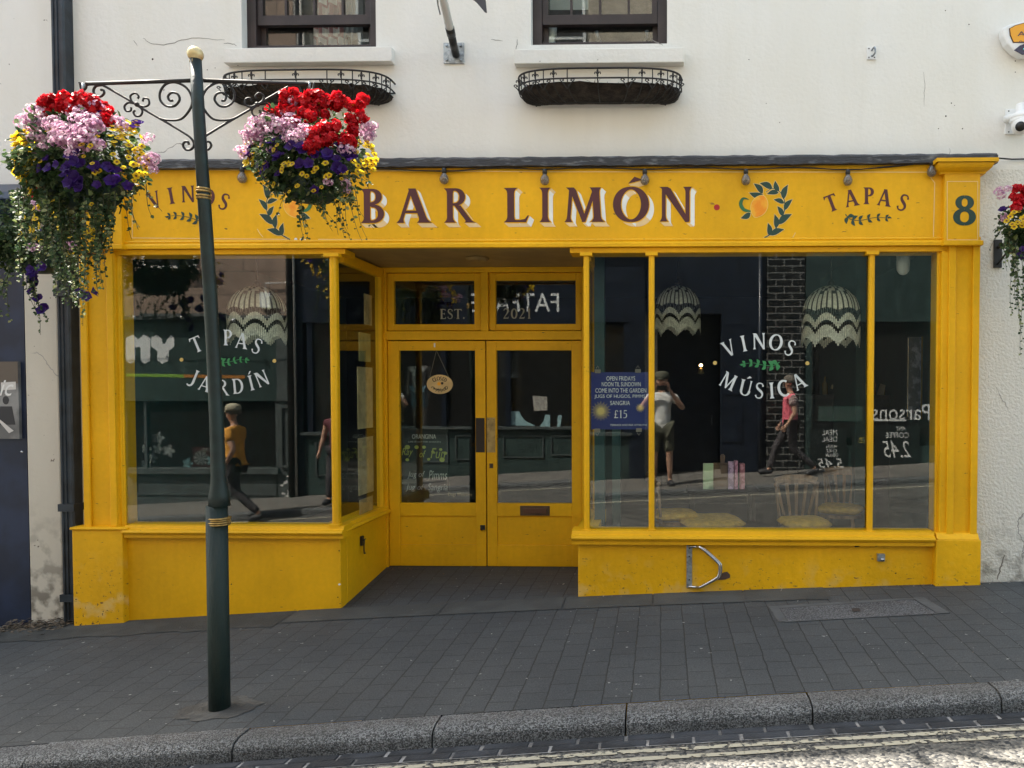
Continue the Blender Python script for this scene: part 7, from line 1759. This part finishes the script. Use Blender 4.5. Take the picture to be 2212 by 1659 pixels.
def board(a, b, c, d, lines, label):
    yb_ = YO+.0; x0, z1 = VR(a, b, yb_); x1, z0 = VR(c, d, yb_); r = thing("price_board", label, "board", ((x0+x1)/2, yb_, z0), "bakery price boards")
    m3 = MB(); m3.box(x0, x1, yb_+.01, yb_+.03, z0, z1); bo_ = m3.build("panel", pm("price board black", (.014, .02, .02), .5), r)
    m3 = MB()
    for t, p, mt, sh in lines: rtext(m3, t, *p, yb_+.0315, mt, shear=sh)
    m3.build("lettering", M_VW, r)
board(1750, 925, 1828, 1016, (("MEAL", (1775, 928, 1808, 940), M_VW, .1), ("DEAL", (1775, 943, 1808, 954), M_VW, .1), ("MAIN", (1784, 961, 1807, 968), M_VW, .1), ("CAKE", (1784, 970, 1807, 977), M_VW, .1), ("DRINK", (1782, 979, 1810, 987), M_VW, .1), ("5.45", (1765, 990, 1822, 1010), M_VW, .25)), "black board chalked with a meal deal price, mirrored left of the right mullion")
board(1840, 920, 1882, 1010, (("2", (1868, 925, 1878, 936), pm("chalk gold", (.5, .42, .08), .7), .2), ("CAGES", (1854, 945, 1878, 957), MATS["chalk gold"], .1), ("9", (1868, 963, 1878, 972), MATS["chalk gold"], 0)), "black board with yellow chalk, mirrored just left of the right mullion")
board(1890, 918, 1985, 1012, (("ANY", (1934, 921, 1955, 930), M_VW, .1), ("COFFEE", (1912, 934, 1962, 946), M_VW, .1), ("2.45", (1905, 952, 1968, 988), M_VW, .3)), "black board chalked with a coffee price, mirrored in the last pane")

# ------------------------------------------------------------------ people
M_SKIN = pm("skin", (.52, .30, .21), .5, var=.08, vscale=12)
def skin_mesh(name, joints, edges, mat, parent, sub=2, offset=(0, 0, 0)):
    keys = list(joints); vs = [Vector(joints[k][0]) for k in keys]; me = bpy.data.meshes.new(name)
    me.from_pydata(vs, [(keys.index(a), keys.index(b)) for a, b in edges], []); o = bpy.data.objects.new(name, me); COL.objects.link(o)
    m_ = o.modifiers.new("s", 'SKIN'); m_.use_smooth_shade = True; m_.branch_smoothing = .35
    if not me.skin_vertices:
        me.attributes  # layer is created by the modifier
    sv = me.skin_vertices[0].data if me.skin_vertices else None
    if sv is None: raise RuntimeError("no skin layer")
    for i, k in enumerate(keys): r = joints[k][1]; sv[i].radius = (r, r) if not isinstance(r, tuple) else r; sv[i].use_root = (i == 0)
    ss = o.modifiers.new("u", 'SUBSURF'); ss.levels = sub; ss.render_levels = sub
    dg = bpy.context.evaluated_depsgraph_get(); dg.update(); nm = bpy.data.meshes.new_from_object(o.evaluated_get(dg)); bpy.data.objects.remove(o)
    nm.materials.clear(); nm.materials.append(mat); nm.polygons.foreach_set("use_smooth", [True]*len(nm.polygons))
    p = bpy.data.objects.new(name, nm); COL.objects.link(p); p.parent = parent; return p
def lm(p, q, t): return tuple(Vector(p).lerp(Vector(q), t))
def person(loc, rz, label, pose, clothes, h=1.78, hat=None, glasses=False, hair=None, nm="person", skin=None, cat="person"):
    """pose: dict with sh, el, wr, hip, kn, an, toe for L and R in local metres, facing +Y; head tilt"""
    skin = skin or M_SKIN
    root = thing(nm, label, cat, loc); root.rotation_euler = (0, 0, rz); s_ = h/1.80; root.scale = (s_, s_, s_)
    P = pose; J = {'pelvis': ((0, 0, .96), .135), 'waist': ((0, .0, 1.10), .125), 'chest': ((0, .01, 1.30), (.155, .13)), 'upper': ((0, .0, 1.43), (.11, .10)), 'neck0': ((0, .0, 1.50), .058), 'neck': ((0, .015, 1.56), .054), 'jaw': ((0, .04, 1.615), .066), 'head': ((0, .035, 1.69), .088), 'crown': ((0, .02, 1.755), .07)}
    E = [('pelvis', 'waist'), ('waist', 'chest'), ('chest', 'upper'), ('upper', 'neck0'), ('neck0', 'neck'), ('neck', 'jaw'), ('jaw', 'head'), ('head', 'crown')]
    J['nose'] = ((0, .135, 1.672), .013); E.append(('head', 'nose'))
    for sd, sx in (('L', -1), ('R', 1)):
        J['ear'+sd] = ((sx*.092, .02, 1.68), .016); E.append(('head', 'ear'+sd))
        J['sh'+sd] = (P['sh'+sd], .062); J['el'+sd] = (P['el'+sd], .044); J['fa'+sd] = (lm(P['el'+sd], P['wr'+sd], .35), .042); J['wr'+sd] = (P['wr'+sd], .028)
        e, w_ = Vector(P['el'+sd]), Vector(P['wr'+sd]); d = Vector(P.get('hd'+sd, (w_-e).normalized())).normalized(); side = d.cross(Vector(P.get('hn'+sd, (sx, 0, 0)))).normalized(); nn = side.cross(d)
        J['pa'+sd] = (tuple(w_+d*.05), (.036, .022)); E += [('upper', 'sh'+sd), ('sh'+sd, 'el'+sd), ('el'+sd, 'fa'+sd), ('fa'+sd, 'wr'+sd), ('wr'+sd, 'pa'+sd)]
        for f in range(4):
            b_ = w_+d*.085+side*(f-1.5)*.020; ln = (.068, .078, .073, .058)[f]; c_ = P.get('curl', .5)
            J['f%d0%s' % (f, sd)] = (tuple(b_), .0095); J['f%d1%s' % (f, sd)] = (tuple(b_+d*ln*.5-nn*ln*.15*c_), .0085); J['f%d2%s' % (f, sd)] = (tuple(b_+d*ln*(.95-.35*c_)-nn*ln*.6*c_), .007)
            E += [('pa'+sd, 'f%d0%s' % (f, sd)), ('f%d0%s' % (f, sd), 'f%d1%s' % (f, sd)), ('f%d1%s' % (f, sd), 'f%d2%s' % (f, sd))]
        J['th0'+sd] = (tuple(w_+d*.035-side*.036), .011); J['th1'+sd] = (tuple(w_+d*.075-side*.052-nn*.01), .0095); J['th2'+sd] = (tuple(w_+d*.10-side*.05-nn*.022), .008)
        E += [('wr'+sd, 'th0'+sd), ('th0'+sd, 'th1'+sd), ('th1'+sd, 'th2'+sd)]
        hp = P['hip'+sd]; kn, an, toe = P['kn'+sd], P['an'+sd], P['toe'+sd]
        J['hip'+sd] = (hp, .092); J['thi'+sd] = (lm(hp, kn, .4), .080); J['kn'+sd] = (kn, .056); J['ca'+sd] = (lm(kn, an, .3), .056); J['an'+sd] = (an, .036); J['toe'+sd] = (toe, .034)
        E += [('pelvis', 'hip'+sd), ('hip'+sd, 'thi'+sd), ('thi'+sd, 'kn'+sd), ('kn'+sd, 'ca'+sd), ('ca'+sd, 'an'+sd), ('an'+sd, 'toe'+sd)]
    skin_mesh("body", J, E, skin, root)
    g = lambda k, r: (J[k][0], r)
    tops, sleeves, legs_m, leglen, shoes = clothes
    T_ = {'waist': ((0, 0, 1.04), .150), 'hem': ((0, 0, P.get('hem', .90)), .158), 'chest': ((0, .01, 1.30), (.178, .150)), 'upper': ((0, 0, 1.445), (.12, .115)), 'col': ((0, .005, 1.505), .078)}
    Te = [('waist', 'hem'), ('waist', 'chest'), ('chest', 'upper'), ('upper', 'col')]
    for sd in 'LR':
        T_['sh'+sd] = g('sh'+sd, .082); T_['sl'+sd] = (lm(P['sh'+sd], P['el'+sd], sleeves), .072); Te += [('upper', 'sh'+sd), ('sh'+sd, 'sl'+sd)]
    skin_mesh("shirt", T_, Te, tops, root)
    L_ = {'pelvis': ((0, 0, .97), .150)}; Le = []
    for sd in 'LR':
        kn, an = Vector(P['kn'+sd]), Vector(P['an'+sd]); L_['hip'+sd] = g('hip'+sd, .108); L_['thi'+sd] = g('thi'+sd, .100); Le += [('pelvis', 'hip'+sd), ('hip'+sd, 'thi'+sd)]
        if leglen == 'short': L_['kn'+sd] = (tuple(Vector(P['hip'+sd]).lerp(kn, .92)), .092); Le.append(('thi'+sd, 'kn'+sd))
        else: L_['kn'+sd] = (tuple(kn), .078); L_['ca'+sd] = (tuple(kn.lerp(an, .5)), .068); L_['an'+sd] = (tuple(kn.lerp(an, .96)), .058); Le += [('thi'+sd, 'kn'+sd), ('kn'+sd, 'ca'+sd), ('ca'+sd, 'an'+sd)]
    skin_mesh("trousers" if leglen != 'short' else "shorts", L_, Le, legs_m, root)
    if shoes:
        for sd in 'LR':
            an, toe = Vector(P['an'+sd]), Vector(P['toe'+sd]); dn = (toe-an).normalized(); hl = an-Vector((dn.x, dn.y, 0))*.05+Vector((0, 0, -.045))
            skin_mesh("shoe", {'a': (tuple(an+Vector((0, 0, -.01))), .058), 'h': (tuple(hl), .056), 'm': (tuple(an.lerp(toe, .6)+Vector((0, 0, -.008))), .060), 't': (tuple(toe+dn*.055), .050)}, [('h', 'a'), ('h', 'm'), ('m', 't')], shoes, root)
    for sx in (-1, 1):
        mb = MB(); mb.ball((sx*.032, .112, 1.692), .0125, M_WHITEPL, 10); mb.ball((sx*.032, .121, 1.692), .006, M_BLACKPL, 8)
        if nm == "person": _loc(mb, "eye", M_WHITEPL, root)
    if nm == "person":
        mb = MB(); mb.tube(crom([(-.026, .112, 1.632), (-.01, .122, 1.629), (.01, .122, 1.629), (.026, .112, 1.632)], 3), .0045, None, 6); _loc(mb, "mouth", pm("lips", (.35, .12, .10), .5), root)
    if hair:
        mb = MB(); vs = []; n = 20
        for i in range(9):
            th = i/8*math.pi*.62
            for k in range(n):
                a = 2*math.pi*k/n; fr = max(0, math.sin(a)); t2 = th*(1-.42*fr); r_ = .108+random.uniform(-.004, .006)
                vs.append((r_*math.sin(t2)*math.cos(a)*.95, .015+r_*math.sin(t2)*math.sin(a)*1.12, 1.715+r_*math.cos(t2)))
        mb.add(vs, [(i*n+k, i*n+(k+1) % n, (i+1)*n+(k+1) % n, (i+1)*n+k) for i in range(8) for k in range(n)], None, True); _loc(mb, "hair", hair, root)
    if hat:
        mb = MB(); mb.lathe([(.112, 0), (.114, .03), (.108, .075), (.08, .105), (.03, .118), (.005, .12)], (0, .015, 1.725), None, 24)
        q = [(.10*math.cos(R(20+140*i/12)), .03+.085*math.sin(R(20+140*i/12))+.0) for i in range(13)]
        top = [(x, y_, 1.735) for x, y_ in q]+[(x*.8, y_+.085*math.sin(R(20+140*i/12)), 1.712) for i, (x, y_) in list(enumerate(q))[::-1]]
        mb.add(top+[(a, b, c-.006) for a, b, c in top], [tuple(range(26)), tuple(range(26, 52))[::-1]]+[(i, (i+1) % 26, 26+(i+1) % 26, 26+i) for i in range(26)]); _loc(mb, "cap", hat, root)
    if glasses:
        mb = MB(); [mb.ball((sx*.034, .120, 1.690), .026, None, 10, (1, .35, .8)) for sx in (-1, 1)]; mb.tube([(-.095, .03, 1.70), (-.07, .11, 1.70), (.07, .11, 1.70), (.095, .03, 1.70)], .004, None, 5); _loc(mb, "sunglasses", M_BLACKPL, root)
    return root
def _loc(mb, nm, mat, root):
    me = bpy.data.meshes.new(nm); me.from_pydata(mb.v, [], mb.f)
    for m in mb.mats: me.materials.append(m or mat)
    me.polygons.foreach_set("material_index", mb.mi); me.polygons.foreach_set("use_smooth", mb.sm); me.update(); o = bpy.data.objects.new(nm, me); COL.objects.link(o); o.parent = root; return o
def stand(sp=.11): return dict(hipL=(-.09, 0, .93), hipR=(.09, 0, .93), knL=(-sp, .02, .50), knR=(sp, .02, .50), anL=(-sp-.01, -.02, .09), anR=(sp+.01, -.02, .09), toeL=(-sp-.04, .12, .04), toeR=(sp+.04, .12, .04))
def walk(a=.36): return dict(hipL=(-.09, 0, .92), hipR=(.09, 0, .92), knL=(-.09, .24*a/.36, .52), knR=(.09, -.04, .50), anL=(-.09, a, .11), anR=(.09, -a-.08, .16), toeL=(-.09, a+.15, .07), toeR=(.09, -a+.05, .06))
def arms(l, r): return dict(shL=(-.19, 0, 1.43), shR=(.19, 0, 1.43), elL=l[0], wrL=l[1], elR=r[0], wrR=r[1])
M_OLIVE = pm("olive cotton", (.10, .10, .07), .9, var=.1, bump=1.0, bscale=14); M_WT = pm("white tee", (.74, .74, .72), .9, var=.04, bump=1.0, bscale=14); M_OR = pm("orange tee", (.72, .33, .05), .9, var=.15, vscale=9, bump=1.0, bscale=14); M_CHAR = pm("charcoal trousers", (.05, .045, .05), .9, var=.2, bump=1.0, bscale=14)
M_CPINK = pm("coral vest", (.80, .16, .22), .9, var=.08, bump=1.0, bscale=14); M_PATT = pm("patterned shirt", (.20, .12, .12), .9, col2=(.52, .42, .40), vscale=38, ramp=(.45, .55)); M_SAND = pm("sand cap", (.42, .38, .28), .9, var=.1); M_GHAIR = pm("grey brown hair", (.14, .12, .10), .8, var=.3, vscale=40); M_SHOE = pm("dark shoe", (.03, .03, .035), .6)
# the photographer: the phone is at the camera, hands hold it from behind and at its ends
hz_ = CAMZ-zo(0)-.035; s_ = 1.84/1.80
p = stand(.12); p.update(arms(((-.34, .10, 1.24), (-.115, .20, 1.545)), ((.34, .10, 1.24), (.115, .20, 1.545)))); p.update(hdL=(.35, .30, .8), hdR=(-.35, .30, .8), hnL=(0, -1, 0), hnR=(0, -1, 0), curl=.9, hem=.86)
ph = person((0, -6.545, zo(0)+.0), 0, "photographer in white tee and olive cap holding a phone, mirrored by the blue notice", p, (M_WT, .55, M_OLIVE, 'short', M_SHOE), 1.84, hat=M_OLIVE)
mb = MB(); mb.box(-.078, .078, -6.230, -6.2215, CAMZ-.038, CAMZ+.038); tag(mb.build("phone", M_BLACKPL, bevel=.003), "black phone held sideways in the photographer's hands", "phone")
# man in orange
x = VR(507, 1000, -5.62)[0]; p = walk(.34); p.update(arms(((-.24, .02, 1.14), (-.22, .16, .92)), ((.25, -.12, 1.15), (.24, .02, .90))))
zz = zr(x, -5.6) if -5.6 > OPP_K else zo(x)
person((x, -5.62, zz), R(90), "man in orange tee and sand cap walking left, mirrored beside the green post", p, (M_OR, .62, M_CHAR, 'long', M_SHOE), 1.80, hat=M_SAND, glasses=True, hair=M_GHAIR)
# woman in pink
x = VR(1706, 930, -7.0)[0]; p = walk(.36); p.update(arms(((-.23, .0, 1.16), (-.22, .14, .94)), ((.24, -.05, 1.16), (.24, .10, .93)))); p['hem'] = .80
wv = person((x, -6.95, zo(x)), R(90), "woman in patterned shirt and coral top walking left, mirrored below the wide window lettering", p, (M_CPINK, .5, M_CHAR, 'long', M_SHOE), 1.68, glasses=True, hair=M_GHAIR)
T_ = {'a': ((0, -.04, 1.06), (.17, .11)), 'b': ((0, -.035, 1.30), (.19, .13)), 'c': ((0, -.02, 1.44), (.13, .11)), 'l': ((-.19, -.01, 1.43), .086), 'l2': ((-.215, 0, 1.26), .080), 'r': ((.19, -.01, 1.43), .086), 'r2': ((.22, -.02, 1.26), .080)}
skin_mesh("open_shirt", T_, [('a', 'b'), ('b', 'c'), ('c', 'l'), ('l', 'l2'), ('c', 'r'), ('r', 'r2')], M_PATT, wv)
# fourth passer-by, mostly behind the corner column
x = VR(731, 960, -6.4)[0]; p = walk(.2); p.update(arms(((-.25, .02, 1.16), (-.29, .10, .93)), ((.25, -.06, 1.16), (.25, .02, .92))))
person((x, -6.4, zo(x)), 0, "passer-by whose bare arm shows beside the left window's corner column", p, (pm("dark red top", (.12, .03, .04), .9), .4, M_CHAR, 'long', M_SHOE), 1.70, hair=M_GHAIR)
# shop dummy in the blue shop's window
x, z = VR(906, 800, YO-.3, GD); p = stand(.10); p.update(arms(((-.24, .0, 1.16), (-.24, .05, .93)), ((.24, 0, 1.16), (.24, .05, .93)))); p['curl'] = .3
person((x, YO-.30, z-1.37*.98), 0, "shop dummy in a printed white top and blue denim shorts, mirrored in the left door", p, (pm("printed top", (.62, .58, .55), .9, col2=(.15, .10, .10), vscale=24, ramp=(.52, .56)), .4, pm("denim", (.14, .26, .34), .9, var=.15), 'short', None), 1.75, nm="shop_dummy", skin=pm("dummy plastic", (.30, .24, .21), .4), cat="mannequin")
mb = MB(); mb.box(x-.35, x+.35, YO-.5, YO-.12, zo(x)-.1, z-1.37*.98); tag(mb.build("display_plinth", M_DGR), "dark plinth under the shop dummy in the blue shop's window", "plinth")
